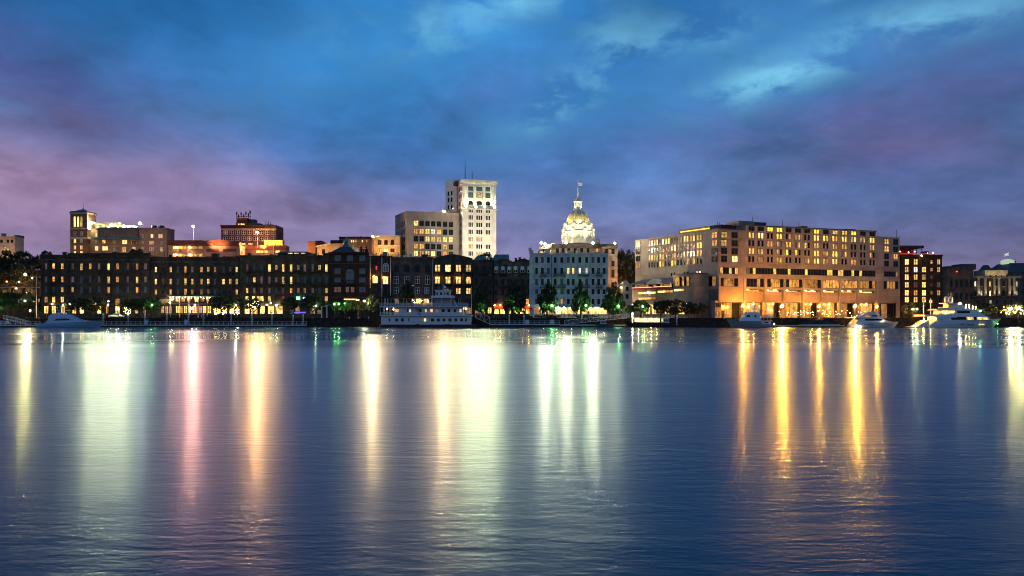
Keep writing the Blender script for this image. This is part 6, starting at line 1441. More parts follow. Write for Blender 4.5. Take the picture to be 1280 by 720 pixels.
def wrapped_lights(px, pt, pb, w, Y, label, n=34):
    """strings of small bulbs wound through a tree"""
    r = thing('light_string', (PX(px, Y), Y, GZ), label, 'string lights', 'strings of lights in the trees')
    rnd = random.Random(int(px)); m = MB()
    for k in range(n):
        a = rnd.uniform(0, 6.28); q = math.sqrt(rnd.random())*w*Y/FPX/2
        m.ball((PX(px, Y)+q*math.cos(a), Y+0.6*q*math.sin(a)-0.4, PZ(pt+(pb-pt)*rnd.random(), Y)), 0.055, 5, 3)
    m.build('bulbs', lampmat(YEL, 9, 0.055), r)
for px, pt, pb, w, Y, lab in [(159.8, 384, 393, 8, 277, 'bulbs wound round the tree by the parked pickup'), (271.5, 384, 393, 7, 276, 'bulbs wound round the tree at the right end of the porch'), (281, 384.5, 393, 6, 275, 'bulbs in the tree before the arched shop windows'), (297, 384, 393, 7, 277, 'bulbs wound round the tree where the dark warehouses meet'),
                              (1258, 383, 393, 18, 277, 'dense bulbs in the left string-lit tree at the right edge'), (1273, 382, 393, 18, 277, 'dense bulbs in the right string-lit tree at the right edge'), (316, 377, 386, 14, 276, 'bulbs in the tree before the white canopy'), (1026, 388, 395, 110, 285, 'loose string of bulbs along the promenade below the colonnade')]:
    wrapped_lights(px, pt, pb, w, Y, lab, 60 if w > 10 else 30)

def left_bits():
    Y = 312; r = thing('footbridge', (PX(20, Y), Y, GZ), 'iron footbridge with lit deck edge under the oaks at the left', 'footbridge')
    m = MB(); m.box(PX(-20, Y), PX(46, Y), Y, Y+2, PZ(360, Y), PZ(358.6, Y)); m.build('bridge_deck', M_stone, r)
    m = MB()
    for z in (357.2, 355.4): m.box(PX(-20, Y), PX(46, Y), Y+0.05, Y+0.1, PZ(z, Y), PZ(z-0.25, Y))
    for k in range(34): m.box(PX(-20+k*2, Y), PX(-20+k*2, Y)+0.06, Y+0.04, Y+0.11, PZ(358.6, Y), PZ(355.2, Y))
    m.build('bridge_railing', M_iron, r)
    m = MB()
    for px in (-5, 14, 28, 45): m.box(PX(px, Y)-0.25, PX(px, Y)+0.25, Y+0.5, Y+1.5, GZ-0.5, PZ(360, Y))
    m.build('bridge_pier', M_brick_dark, r)
    bluff = r = thing('retaining_wall', (PX(10, 330), 330, GZ), 'dark stepped retaining wall with a lit landing below the oaks', 'wall')
    m = MB(); m.box(PX(-60, 330), PX(51, 330), 326, 334, GZ-0.5, PZ(352, 330)); m.build('wall', M_brick_dark, r)
    m = MB(); m.hexa([(PX(-14,322),322,PZ(372,322)),(PX(-6,322),322,PZ(372,322)),(PX(16,322),322,PZ(358,322)),(PX(12,322),322,PZ(358,322))], [(PX(-14,322),324,PZ(372,322)),(PX(-6,322),324,PZ(372,322)),(PX(16,322),324,PZ(358,322)),(PX(12,322),324,PZ(358,322))]); m.build('stair', M_brick_red2, r)
    b = Bld('low_house', 'low brick house with lit windows between the left trees and the first warehouse', 37, 50.6, 371, 306, 10, M_brick_red, cat='house', roofm=M_slate)
    b.win(42, 376, 5, 4, 'Y', 'grid'); b.win(48.5, 375.5, 3, 5, 'Y', 'grid'); b.win(43, 386, 5, 7, 'o', 'double', name='doorway')
    Y = 318; r = thing('traffic_light', (PX(9, Y), Y, GZ), 'traffic signal showing red in front of the oaks at the left', 'traffic light')
    m = MB(); m.tube((PX(9,Y),Y,GZ), (PX(9,Y),Y,PZ(354,Y)), 0.1); m.build('pole', M_iron, r)
    m = MB(); m.box(PX(9,Y)-0.3, PX(9,Y)+0.3, Y-0.25, Y+0.2, PZ(356,Y), PZ(350.4,Y)); m.build('housing', M_iron, r)
    m = MB(); m.ball((PX(9,Y), Y-0.3, PZ(352,Y)), 0.26, 8, 5); m.build('red_lens', lampmat(RED, 160, 0.26), r)
    Y = 268; r = thing('flagpole', (PX(45.4, Y), Y, GZ), 'thin pale flagpole left of the first warehouse', 'flagpole')
    m = MB(); m.tube((PX(45.4,Y),Y,GZ-0.2), (PX(45.4,Y),Y,PZ(346,Y)), 0.11, 0.06); m.ball((PX(45.4,Y),Y,PZ(345.6,Y)), 0.14); m.build('pole', M_galv, r)
    for px, py, p in ((20, 360.5, 500), (33, 366, 400), (24, 352, 700), (6, 358, 260)):
        Y = 324; r = thing('bluff_lamp', (PX(px, Y), Y, PZ(py, Y)-3), {20: 'small amber lamp under the footbridge', 33: 'small amber lamp beside the low brick house', 24: 'amber lamp left of the bright yellow street light', 6: 'small amber lamp by the red traffic signal'}[px], 'lamp')
        m = MB(); m.tube((PX(px,Y),Y,PZ(py,Y)-3), (PX(px,Y),Y,PZ(py,Y)-0.2), 0.06); m.build('post', M_iron, r); m = MB(); m.ball((PX(px,Y),Y,PZ(py,Y)), 0.2); m.build('globe', lampmat((1,0.55,0.16), p, 0.2), r)
    for px in (12, 36):
        flood(bluff, (PX(px, 318), 318, PZ(372, 318)), (PX(px, 330), 330, PZ(352, 330)), 3200, (1, 0.55, 0.18), 130)
    Y = 330
    r = thing('uplight', (PX(783, 328), 328, PZ(374, 328)), 'orange uplight at the foot of the tall tree beside the hotel', 'lamp')
    flood(r, (PX(779, 326), 326, PZ(376, 326)), (PX(783, 335), 335, PZ(345, 335)), 9000, (1, 0.38, 0.05), 100)
left_bits()

def thin_poles():
    for px, pt, lab, lit in [(1163.4, 373, 'thin lit mast pole behind the largest yacht, with a small lantern', True), (1154.6, 378, 'short thin pole left of the lantern mast behind the largest yacht', False)]:
        Y = 268; r = thing('mast_pole', (PX(px, Y), Y, GZ), lab, 'pole')
        m = MB(); m.tube((PX(px,Y),Y,GZ-0.2), (PX(px,Y),Y,PZ(pt,Y)), 0.14, 0.1); m.build('pole', M_galv, r)
        if lit: m = MB(); m.box(PX(px,Y)-0.35, PX(px,Y)+0.35, Y-0.3, Y+0.3, PZ(378.5,Y), PZ(375,Y)); m.build('lantern', MATS['room_yellow'], r)
thin_poles()

# ================================================================ BOATS
def cp(ox, oy, s, Y):
    """photo-crop coordinates -> metres at depth Y"""
    return lambda zx, zy: (PX(ox+zx/s, Y), PZ(oy+zy/s, Y))
def hull(m, stations, Yc, mat_=0, z0=-0.5):
    """stations: (x_deck, z_deck, half beam, x_waterline, half beam at waterline)"""
    rings = []
    for xd, zd, hb, xw, hw in stations:
        xm, zm, hm = xd*0.45+xw*0.55, zd*0.5, hb*0.45+hw*0.55+0.1*min(1, hb)
        xk = xw
        rings.append([(xd,Yc-hb,zd),(xm,Yc-hm,zm),(xw,Yc-hw,0.05),(xk,Yc-hw*0.6,z0),(xk,Yc+hw*0.6,z0),(xw,Yc+hw,0.05),(xm,Yc+hm,zm),(xd,Yc+hb,zd)])
    m.loft(rings, mat_)
def house(m, prof, Yc, w0, w1, mat_=0):
    """deckhouse: side profile (bottom edge first) whose width narrows from w0 at the lowest point to w1 at the highest"""
    zs = [p[1] for p in prof]; za, zb = min(zs), max(zs)
    hw = lambda z: (w0+(w1-w0)*(z-za)/max(zb-za, 1e-3))/2
    m.hexa([(x, Yc-hw(z), z) for x, z in prof], [(x, Yc+hw(z), z) for x, z in prof], mat_)
def band(m, prof, Yc, w0, w1, za, zb, out=0.03, mat_=0):
    """window band lying on the near and far sides of a deckhouse"""
    hw = lambda z: (w0+(w1-w0)*(z-za)/max(zb-za, 1e-3))/2
    for s in (-1,):
        m.hexa([(x, Yc+s*(hw(z)-0.05), z) for x, z in prof], [(x, Yc+s*(hw(z)+out), z) for x, z in prof], mat_)

def sport_yacht():
    Y = 255.5; c = cp(0, 240, 4, Y)
    r = thing('motor_yacht', (PX(88, Y), Y, 0), 'blue-white sport motor yacht with a dark side window, moored at the left', 'yacht', 'yachts along the quay')
    X = lambda zx: c(zx, 0)[0]; Z = lambda zy: c(0, zy)[1]
    m = MB(); hull(m, [(X(197), Z(658), 2.3, X(199), 2.1), (X(250), Z(656), 2.5, X(250), 2.2), (X(330), Z(653), 2.5, X(330), 2.1), (X(400), Z(650.5), 2.3, X(400), 1.7), (X(460), Z(649), 1.6, X(450), 0.9), (X(500), Z(648), 0.7, X(482), 0.3), (X(524), Z(647.5), 0.08, X(492), 0.05)], Y)
    m.build('hull', M_hullb, r, smooth=False)
    prof = [(X(240),Z(658)),(X(400),Z(651)),(X(455),Z(649.5)),(X(392),Z(636)),(X(352),Z(616)),(X(338),Z(611)),(X(268),Z(611)),(X(256),Z(622)),(X(256),Z(640))]
    m = MB(); house(m, prof, Y, 4.2, 3.0); m.build('deckhouse', M_hullb, r)
    za, zb = Z(658), Z(611)
    m = MB(); band(m, [(X(284),Z(643)),(X(362),Z(641)),(X(368),Z(637)),(X(345),Z(632)),(X(300),Z(633))], Y, 4.2, 3.0, za, zb); m.build('side_window', glass, r)
    m = MB(); band(m, [(X(246),Z(657)),(X(318),Z(655)),(X(318),Z(653.6)),(X(246),Z(655.4))], Y, 4.2, 3.0, za, zb, 0.05); m.build('rub_rail', M_hull, r)
    m = MB(); m.box(X(276), X(340), Y-1.5, Y+1.5, Z(592), Z(590))
    for zx in (282, 334):
        for yy in (-1.3, 1.3): m.tube((X(zx), Y+yy, Z(612)), (X(zx), Y+yy, Z(591)), 0.05)
    m.build('flybridge_top', M_hull, r)
    m = MB(); m.box(X(292), X(326), Y-1.1, Y+1.1, Z(611.4), Z(603)); m.build('helm_console', M_hull, r)
    m = MB(); m.tube((X(286), Y, Z(590)), (X(286), Y, Z(580)), 0.06); m.ball((X(286), Y, Z(578)), 0.25); m.tube((X(300), Y, Z(590)), (X(303), Y, Z(566)), 0.03); m.build('mast', M_hull, r)
    m = MB()
    for k in range(7):
        f = k/6; xx = X(420)+(X(520)-X(420))*f; hb = 2.0*(1-f)**0.7; m.tube((xx, Y-hb, Z(650)+0.1*f), (xx, Y-hb, Z(644)), 0.025)
    for k in range(6):
        a, b = k/6, (k+1)/6; m.tube((X(420)+(X(520)-X(420))*a, Y-2.0*(1-a)**0.7, Z(644)), (X(420)+(X(520)-X(420))*b, Y-2.0*(1-b)**0.7, Z(644)), 0.03)
    m.build('bow_rail', M_galv, r)
sport_yacht()

def trawler_yacht():
    Y = 256; c = cp(880, 340, 9.6, Y)
    r = thing('motor_yacht', (PX(937, Y), Y, 0), 'grey hulled trawler yacht with a white pilothouse, bow to the left', 'yacht', 'yachts along the quay')
    X = lambda zx: c(zx, 0)[0]; Z = lambda zy: c(0, zy)[1]
    m = MB(); hull(m, [(X(838), Z(628), 2.6, X(832), 2.5), (X(760), Z(622), 2.8, X(760), 2.6), (X(658), Z(618), 2.9, X(658), 2.6), (X(655), Z(590), 2.95, X(655), 2.6), (X(560), Z(590), 2.9, X(560), 2.3), (X(430), Z(586), 2.3, X(440), 1.5), (X(340), Z(579), 1.1, X(370), 0.5), (X(272), Z(574), 0.08, X(330), 0.05)], Y)
    m.build('hull', M_hullg, r)
    m = MB(); house(m, [(X(440),Z(592)),(X(660),Z(592)),(X(660),Z(560)),(X(640),Z(484)),(X(505),Z(482)),(X(470),Z(520)),(X(448),Z(560))], Y, 4.6, 3.2); m.build('pilothouse', M_hull, r)
    za, zb = Z(592), Z(482)
    m = MB(); band(m, [(X(484),Z(540)),(X(535),Z(540)),(X(530),Z(518)),(X(498),Z(518))], Y, 4.6, 3.2, za, zb); band(m, [(X(583),Z(540)),(X(608),Z(540)),(X(606),Z(518)),(X(585),Z(518))], Y, 4.6, 3.2, za, zb); m.build('wheelhouse_window', glass, r)
    m = MB(); house(m, [(X(655),Z(620)),(X(780),Z(620)),(X(782),Z(592)),(X(655),Z(592))], Y, 4.4, 4.2); m.build('aft_cabin', M_hull, r)
    m = MB(); m.box(X(640), X(800), Y-2.3, Y+2.3, Z(590), Z(583)); m.box(X(668), X(785), Y-2.0, Y+2.0, Z(550), Z(532))
    for zx in (690, 780):
        for yy in (-1.8, 1.8): m.tube((X(zx), Y+yy, Z(584)), (X(zx), Y+yy, Z(549)), 0.05)
    m.build('boat_deck', M_hull, r)
    m = MB(); m.tube((X(605), Y, Z(484)), (X(612), Y, Z(432)), 0.14, 0.08); m.box(X(535), X(690), Y-0.3, Y+0.3, Z(438), Z(432)); m.ball((X(610), Y, Z(410)), 0.42, 8, 5, 0, 1.1); m.ball((X(655), Y, Z(415)), 0.32); m.tube((X(665), Y, Z(434)), (X(665), Y, Z(372)), 0.05, 0.03); m.tube((X(590), Y, Z(455)), (X(680), Y, Z(395)), 0.05); m.tube((X(640), Y, Z(485)), (X(680), Y, Z(400)), 0.06); m.build('radar_mast', M_hull, r)
    m = MB()
    for k in range(9): xx = X(285)+(X(440)-X(285))*k/8; hb = 2.2*(k/8)**0.8; m.tube((xx, Y-hb, Z(578)), (xx, Y-hb, Z(565)), 0.03)
    m.tube((X(285), Y, Z(563)), (X(360), Y-1.35, Z(566)), 0.03); m.tube((X(360), Y-1.35, Z(566)), (X(440), Y-2.2, Z(570)), 0.03); m.build('bow_rail', M_galv, r)
    m = MB()
    for zx in (700, 725): m.box(X(zx), X(zx)+0.55, Y-2.21, Y-2.1, Z(612), Z(598))
    m.build('aft_window', glass, r)
    m = MB(); m.ball((X(843), Y, Z(622)), 0.16, 6, 4); m.build('stern_light', lampmat(WARM, 60, 0.16), r)
trawler_yacht()

def flybridge_yacht():
    Y = 256; c = cp(1000, 340, 9.14, Y)
    r = thing('motor_yacht', (PX(1088, Y), Y, 0), 'white flybridge yacht with a raked arch under the glaring orange lamp, bow to the right', 'yacht', 'yachts along the quay')
    X = lambda zx: c(zx, 0)[0]; Z = lambda zy: c(0, zy)[1]
    m = MB(); hull(m, [(X(600), Z(575), 2.6, X(566), 2.5), (X(640), Z(574), 2.8, X(640), 2.5), (X(800), Z(575), 2.9, X(800), 2.4), (X(930), Z(576), 2.4, X(920), 1.6), (X(1030), Z(575), 1.5, X(1000), 0.8), (X(1090), Z(573), 0.6, X(1040), 0.25), (X(1126), Z(571), 0.08, X(1062), 0.05)], Y); m.build('hull', M_hull, r)
    m = MB(); m.box(X(470), X(575), Y-2.1, Y+2.1, Z(640), Z(632)); m.build('swim_platform', M_hull, r)
    prof = [(X(612),Z(576)),(X(1040),Z(577)),(X(960),Z(556)),(X(905),Z(528)),(X(650),Z(528)),(X(625),Z(556))]
    m = MB(); house(m, prof, Y, 4.6, 3.9); m.build('deckhouse', M_hull, r); za, zb = Z(577), Z(528)
    m = MB(); band(m, [(X(712),Z(555)),(X(930),Z(556)),(X(896),Z(534)),(X(712),Z(533))], Y, 4.6, 3.9, za, zb); m.build('saloon_window', glass, r)
    m = MB(); m.hexa([(X(540),Y-2.2,Z(527)),(X(955),Y-2.1,Z(529)),(X(955),Y+2.1,Z(529)),(X(540),Y+2.2,Z(527))], [(X(545),Y-2.2,Z(520)),(X(915),Y-1.9,Z(508)),(X(915),Y+1.9,Z(508)),(X(545),Y+2.2,Z(520))]); m.build('flybridge', M_hull, r)
    m = MB(); m.hexa([(X(700),Y-1.7,Z(488)),(X(880),Y-1.7,Z(491)),(X(880),Y+1.7,Z(491)),(X(700),Y+1.7,Z(488))], [(X(765),Y-1.5,Z(452)),(X(835),Y-1.5,Z(452)),(X(835),Y+1.5,Z(452)),(X(765),Y+1.5,Z(452))])
    for yy in (-1.7, 1.5): m.hexa([(X(640),Y+yy,Z(521)),(X(690),Y+yy,Z(521)),(X(775),Y+yy,Z(455)),(X(750),Y+yy,Z(455))], [(X(640),Y+yy+.2,Z(521)),(X(690),Y+yy+.2,Z(521)),(X(775),Y+yy+.2,Z(455)),(X(750),Y+yy+.2,Z(455))])
    m.build('radar_arch', M_hull, r)
    m = MB(); m.box(X(790), X(862), Y-1.35, Y+1.35, Z(516), Z(490)); m.build('windscreen', MATS['room_white'] if False else sky_tint_pane, r)
    m = MB(); m.tube((X(780), Y, Z(453)), (X(780), Y, Z(425)), 0.05); m.tube((X(795), Y-0.5, Z(453)), (X(797), Y-0.5, Z(405)), 0.025); m.ball((X(815), Y, Z(446)), 0.3); m.build('antenna', M_hull, r)
    m = MB()
    for zx in (690, 735, 760, 780): m.box(X(zx), X(zx)+0.28, Y-2.86, Y-2.5, Z(603), Z(597))
    m.build('porthole', glass, r)
    m = MB()
    for k in range(9): f = k/8; xx = X(930)+(X(1120)-X(930))*f; hb = 2.35*(1-f)**0.7; m.tube((xx, Y-hb, Z(575)), (xx, Y-hb, Z(562)), 0.025)
    m.build('bow_rail', M_galv, r)
    for zx, zy, p in ((600, 610, 60), (645, 632, 110), (905, 556, 40)):
        m = MB(); m.ball((X(zx), Y-2.75, Z(zy)), 0.12, 6, 4); m.build('deck_light', lampmat(WARM, p, 0.12), r)
flybridge_yacht()

def super_yacht():
    Y = 254.5; c = cp(1125, 360, 8.26, Y)
    r = thing('super_yacht', (PX(1195, Y), Y, 0), 'largest white yacht, three decks tall with two satellite domes and a glaring mast lamp', 'yacht', 'yachts along the quay')
    X = lambda zx: c(zx, 0)[0]; Z = lambda zy: c(0, zy)[1]
    m = MB(); hull(m, [(X(300), Z(346), 3.3, X(240), 3.2), (X(360), Z(334), 3.5, X(360), 3.3), (X(560), Z(332), 3.6, X(560), 3.2), (X(760), Z(330), 3.3, X(750), 2.4), (X(890), Z(325), 2.3, X(860), 1.3), (X(980), Z(320), 1.0, X(920), 0.4), (X(1045), Z(317), 0.1, X(945), 0.06)], Y); m.build('hull', M_hull, r)
    m = MB(); m.box(X(235), X(910), Y-3.32, Y+3.32, -0.3, 0.12); m.build('boot_stripe', M_black, r) if False else None
    m = MB(); m.box(X(90), X(245), Y-2.6, Y+2.6, Z(402), Z(394)); 
    for k in range(5): m.box(X(150+k*22), X(172+k*22)+0.02*k, Y-2.4+0.05*k, Y+2.4-0.05*k, Z(394)+0.001*k, Z(384-k*13))
    m.build('swim_platform', M_hull, r)
    prof = [(X(300),Z(347)),(X(905),Z(326)),(X(850),Z(292)),(X(790),Z(270)),(X(300),Z(268)),(X(310),Z(290)),(X(330),Z(300)),(X(330),Z(330))]
    m = MB(); house(m, [(X(330),Z(336)),(X(890),Z(328)),(X(860),Z(294)),(X(330),Z(294))], Y, 5.9, 5.6); m.build('main_deckhouse', M_hull, r); za, zb = Z(336), Z(294)
    m = MB(); band(m, [(X(478),Z(328)),(X(635),Z(328)),(X(635),Z(298)),(X(478),Z(298))], Y, 5.9, 5.6, za, zb); m.build('saloon_window', glass, r)
    m = MB(); band(m, [(X(705),Z(328)),(X(735),Z(328)),(X(735),Z(299)),(X(705),Z(299))], Y, 5.9, 5.6, za, zb); m.build('saloon_window', glass, r)
    m = MB(); band(m, [(X(636),Z(328)),(X(704),Z(328)),(X(704),Z(299)),(X(636),Z(299))], Y, 5.9, 5.6, za, zb); m.build('lit_saloon_window', MATS['room_yellow'], r)
    m = MB(); band(m, [(X(745),Z(327)),(X(860),Z(326)),(X(842),Z(302)),(X(745),Z(301))], Y, 5.9, 5.6, za, zb); m.build('lit_saloon_window', MATS['room_yellow'], r)
    m = MB(); m.hexa([(X(195),Y-3.3,Z(292)),(X(905),Y-2.4,Z(322)),(X(905),Y+2.4,Z(322)),(X(195),Y+3.3,Z(292))], [(X(200),Y-3.2,Z(276)),(X(800),Y-2.4,Z(266)),(X(800),Y+2.4,Z(266)),(X(200),Y+3.2,Z(276))]); m.build('upper_deck', M_hull, r)
    m = MB(); m.hexa([(X(318),Y-3.36,Z(336)),(X(440),Y-3.36,Z(296)),(X(318),Y-3.36,Z(294))], [(X(318),Y-3.2,Z(336)),(X(440),Y-3.2,Z(296)),(X(318),Y-3.2,Z(294))]); m.build('fashion_plate', M_hull, r)
    m = MB(); house(m, [(X(380),Z(272)),(X(800),Z(268)),(X(745),Z(236)),(X(390),Z(232))], Y, 5.2, 4.8); m.build('bridge_deckhouse', M_hull, r); za2, zb2 = Z(272), Z(232)
    m = MB(); band(m, [(X(384),Z(260)),(X(510),Z(260)),(X(525),Z(236)),(X(388),Z(236))], Y, 5.2, 4.8, za2, zb2); m.build('lit_bridge_window', MATS['room_shop'], r)
    m = MB(); band(m, [(X(545),Z(260)),(X(675),Z(260)),(X(675),Z(238)),(X(545),Z(238))], Y, 5.2, 4.8, za2, zb2); m.build('bridge_window', glass, r)
    m = MB(); m.box(X(688), X(768), Y-2.66, Y-2.58, Z(288), Z(268)); m.build('white_panel', M_hull, r)
    m = MB(); m.hexa([(X(330),Y-2.8,Z(231)),(X(745),Y-2.5,Z(232)),(X(745),Y+2.5,Z(232)),(X(330),Y+2.8,Z(231))], [(X(345),Y-2.7,Z(216)),(X(670),Y-2.2,Z(206)),(X(670),Y+2.2,Z(206)),(X(345),Y+2.7,Z(216))]); m.build('sun_deck', M_hull, r)
    m = MB(); house(m, [(X(470),Z(207)),(X(640),Z(207)),(X(625),Z(165)),(X(475),Z(163))], Y, 3.4, 2.6); m.build('sky_lounge', mat('cream_gelcoat', (0.7, 0.6, 0.4), 0.4, 0.05), r)
    m = MB(); m.box(X(434), X(560), Y-1.9, Y+1.9, Z(163)+0.02, Z(156))
    for zx in (438, 470): m.tube((X(zx), Y-1.7, Z(206)), (X(zx), Y-1.7, Z(157)), 0.07)
    m.box(X(395), X(435), Y-0.05, Y+0.05, Z(210), Z(196)); m.build('hardtop', M_hull, r)
    for zx in (479, 523): m = MB(); m.lathe(X(zx), Y, [(0.3, Z(156)), (0.56, Z(140)), (0.62, Z(118)), (0.54, Z(98)), (0.3, Z(88)), (0.03, Z(84))], 14); m.build('satellite_dome', M_galv, r, smooth=True)
    m = MB(); m.tube((X(498), Y, Z(158)), (X(498), Y, Z(58)), 0.06, 0.03); m.tube((X(625), Y, Z(206)), (X(610), Y, Z(165)), 0.12); m.build('mast', M_hull, r)
    m = MB(); m.ball((X(612), Y-0.4, Z(166)), 0.36, 10, 6); m.build('mast_lamp', lampmat((1, 0.74, 0.36), 5200, 0.36), r)
    for zx, zy, p in ((690, 178, 240), (725, 172, 200), (760, 190, 140), (790, 192, 120)): m = MB(); m.ball((X(zx), Y+0.5, Z(zy)), 0.14, 6, 4); m.tube((X(zx), Y+0.5, Z(zy+4)), (X(zx), Y+0.5, Z(216)), 0.04); m.build('deck_lamp', lampmat((1, 0.6, 0.16), p, 0.14), r)
    for zx, zy, p, yy in ((300, 310, 220, -1.0), (255, 320, 220, 0.5), (210, 345, 160, -1.5), (128, 392, 220, -2.0), (430, 250, 160, -2.75)): m = MB(); m.ball((X(zx), Y+yy, Z(zy)), 0.13, 6, 4); m.build('cockpit_lamp', lampmat((1, 0.66, 0.16), p, 0.13), r)
    m = MB(); m.hexa([(X(110),Y-3.0,Z(400)),(X(250),Y-3.25,Z(400)),(X(318),Y-3.3,Z(292)),(X(165),Y-3.1,Z(285))], [(X(110),Y-2.95,Z(400)),(X(250),Y-3.2,Z(400)),(X(318),Y-3.2,Z(292)),(X(165),Y-3.05,Z(285))]) if False else None
    m = MB()
    for zx in (565, 585, 645, 685): m.box(X(zx), X(zx+10), Y-3.48, Y-3.0, Z(379), Z(372))
    m.build('porthole', glass, r)
    m = MB(); m.box(X(768), X(780), Y-3.2, Y-2.6, Z(381), Z(375)); m.box(X(808), X(816), Y-2.95, Y-2.3, Z(381), Z(375)); m.build('lit_porthole', MATS['room_bright'], r)
    m = MB(); m.box(X(515), X(625), Y-3.62, Y-3.3, Z(358), Z(350)); m.build('name_board', M_galv, r)
    m = MB(); 
    for k in range(12): f = k/11; xx = X(800)+(X(1040)-X(800))*f; hb = 3.0*(1-f)**0.6; m.tube((xx, Y-hb, Z(328)+(Z(318)-Z(328))*f), (xx, Y-hb, Z(316)), 0.03)
    m.build('bow_rail', M_galv, r)
    m = MB(); m.ball((X(990), Y-0.9, Z(370)), 0.14, 6, 4); m.build('bow_light', lampmat(GRN, 24, 0.14), r)
super_yacht()

def ferry():
    Y = 253.2; c = cp(465, 340, 9.14, Y)
    r = thing('river_ferry', (PX(532, Y), Y, 0), 'white three-deck river ferry with a dark hull and small pilothouse, moored left of centre', 'ferry')
    X = lambda zx: c(zx, 0)[0]; Z = lambda zy: c(0, zy)[1]
    Yf = Y+0.0; D = 8.0; yb = Yf+D
    # dark hull with rounded ends
    m = MB(); out = []
    for zx, y0 in [(60, 3.4), (75, 1.6), (100, 0.3), (140, -0.1), (1130, -0.1), (1165, 0.8), (1185, 3.2)]: out.append((X(zx), Yf+y0))
    pts = out + [(x, 2*(Yf+D/2)-y) for x, y in out[::-1]]
    m.prism(pts, -0.6, Z(600)); m.build('hull', M_black, r)
    m = MB(); m.hexa([(x, y, Z(606)) for x, y in pts], [(Yx[0]+(-0.02 if Yx[0] < X(600) else 0.02), Yx[1]+(-0.06 if Yx[1] < Yf+4 else 0.06), Z(600)+0.003) for Yx in pts]); m.build('rub_rail', M_redp, r)
    lw = Wall((X(104), Yf), (X(1130), Yf))
    m = MB(); m.box(X(104), X(1130), Yf, yb, Z(600)+0.005, Z(502)); m.build('lower_house', M_hull, r)
    def w(wl, zx, zy, ww, hh, code='d', nm='window'): return add_window(r, wl, X(zx)-wl.p0.x, Z(zy), ww*0.1/9.14*2.532, hh*0.1/9.14*2.532, code, 'plain', M_dkframe, None, nm) if False else add_window(r, wl, X(zx)-wl.p0.x, Z(zy), X(zx+ww)-X(zx), Z(zy)-Z(zy+hh), code, 'plain', M_wtframe, None, nm)
    for zx, ww in [(199, 24), (283, 38), (348, 38), (418, 18), (690, 42), (758, 40), (823, 38), (891, 42), (959, 38), (1024, 38), (1075, 28)]: w(lw, zx, 548, ww, 42)
    w(lw, 607, 547, 34, 40, 'y'); w(lw, 266, 548, 12, 38, 'o') if False else None
    m = MB(); m.box(X(448), X(575), Yf-0.03, Yf+0.02, Z(573), Z(570)); m.box(X(502), X(540), Yf-0.05, Yf+0.01, Z(604), Z(594)); m.box(X(825), X(892), Yf-0.05, Yf+0.01, Z(604), Z(595)); m.build('side_trim', M_redp, r)
    m = MB(); m.box(X(92), X(1142), Yf-0.7, yb+0.7, Z(502)+0.004, Z(494)); m.build('main_deck', M_hull, r)
    uw = Wall((X(245), Yf+0.9), (X(1040), Yf+0.9))
    m = MB(); m.box(X(245), X(1040), Yf+0.9, yb-0.9, Z(494)+0.004, Z(402)); m.build('saloon', M_hull, r)
    for zx, ww, cc in [(280, 56, 'o'), (403, 20, 'd'), (432, 24, 'y'), (545, 44, 'd'), (612, 26, 'Y'), (676, 38, 'o'), (742, 40, 'p'), (811, 42, 'd'), (877, 42, 'd'), (944, 34, 'd'), (1008, 38, 'y')]: w(uw, zx, 441, ww, 42, cc)
    m = MB(); m.box(X(88), X(1086), Yf-0.6, yb+0.6, Z(402)+0.004, Z(394)); m.build('upper_deck', M_hull, r)
    def rail(x0, x1, zdeck, ztop, yy, nm):
        m = MB(); m.box(X(x0), X(x1), yy-0.03, yy+0.03, Z(ztop)-0.06, Z(ztop)); m.box(X(x0), X(x1), yy-0.02, yy+0.02, (Z(ztop)+Z(zdeck))/2-0.02, (Z(ztop)+Z(zdeck))/2+0.02)
        n = int((X(x1)-X(x0))/0.28)
        for k in range(n+1): xx = X(x0)+(X(x1)-X(x0))*k/n; m.box(xx-0.028, xx+0.028, yy-0.025, yy+0.025, Z(zdeck), Z(ztop)-0.06)
        m.build(nm, M_galv, r)
    rail(92, 1086, 394, 352, Yf-0.5, 'upper_railing'); rail(92, 1140, 494, 462, Yf-0.6, 'main_railing'); rail(92, 1086, 394, 352, yb+0.5, 'upper_railing')
    m = MB()
    for zx in (96, 132, 170, 205, 1048, 1080):
        for yy in (Yf-0.45, yb+0.45): m.tube((X(zx), yy, Z(494)), (X(zx), yy, Z(402)), 0.07)
    m.build('deck_post', M_hull, r)
    m = MB(); m.box(X(170), X(1000), Yf+0.3, yb-0.3, Z(300), Z(296)); m.build('canopy', mat('canopy_canvas', (0.10, 0.05, 0.04), 0.9), r)
    m = MB()
    for zx in (110, 140, 176, 262, 360, 455, 560, 650, 790, 905, 990):
        for yy in (Yf+0.4, yb-0.4): m.tube((X(zx), yy, Z(394)), (X(zx), yy, Z(300)), 0.06)
    m.build('canopy_post', M_hull, r)
    m = MB(); m.box(X(705), X(890), Yf+2.2, yb-2.2, Z(394)+0.004, Z(303)); m.build('texas_house', M_hullg, r)
    m = MB(); m.box(X(668), X(932), Yf+1.4, yb-1.4, Z(303)+0.004, Z(294)); m.box(X(668), X(932), Yf+1.38, Yf+1.46, Z(294), Z(268)); m.box(X(668), X(932), yb-1.46, yb-1.38, Z(294), Z(268)); m.build('bridge_deck', M_hull, r)
    m = MB(); m.box(X(718), X(884), Yf+2.4, yb-2.4, Z(294)+0.004, Z(212)); m.box(X(710), X(892), Yf+2.1, yb-2.1, Z(212)+0.003, Z(202)); m.build('pilothouse', M_hull, r)
    pw = Wall((X(718), Yf+2.4), (X(884), Yf+2.4))
    for zx, ww in ((738, 26), (783, 36), (822, 18), (858, 36)): w(pw, zx, 245, ww, 36, 'd', 'wheelhouse_window')
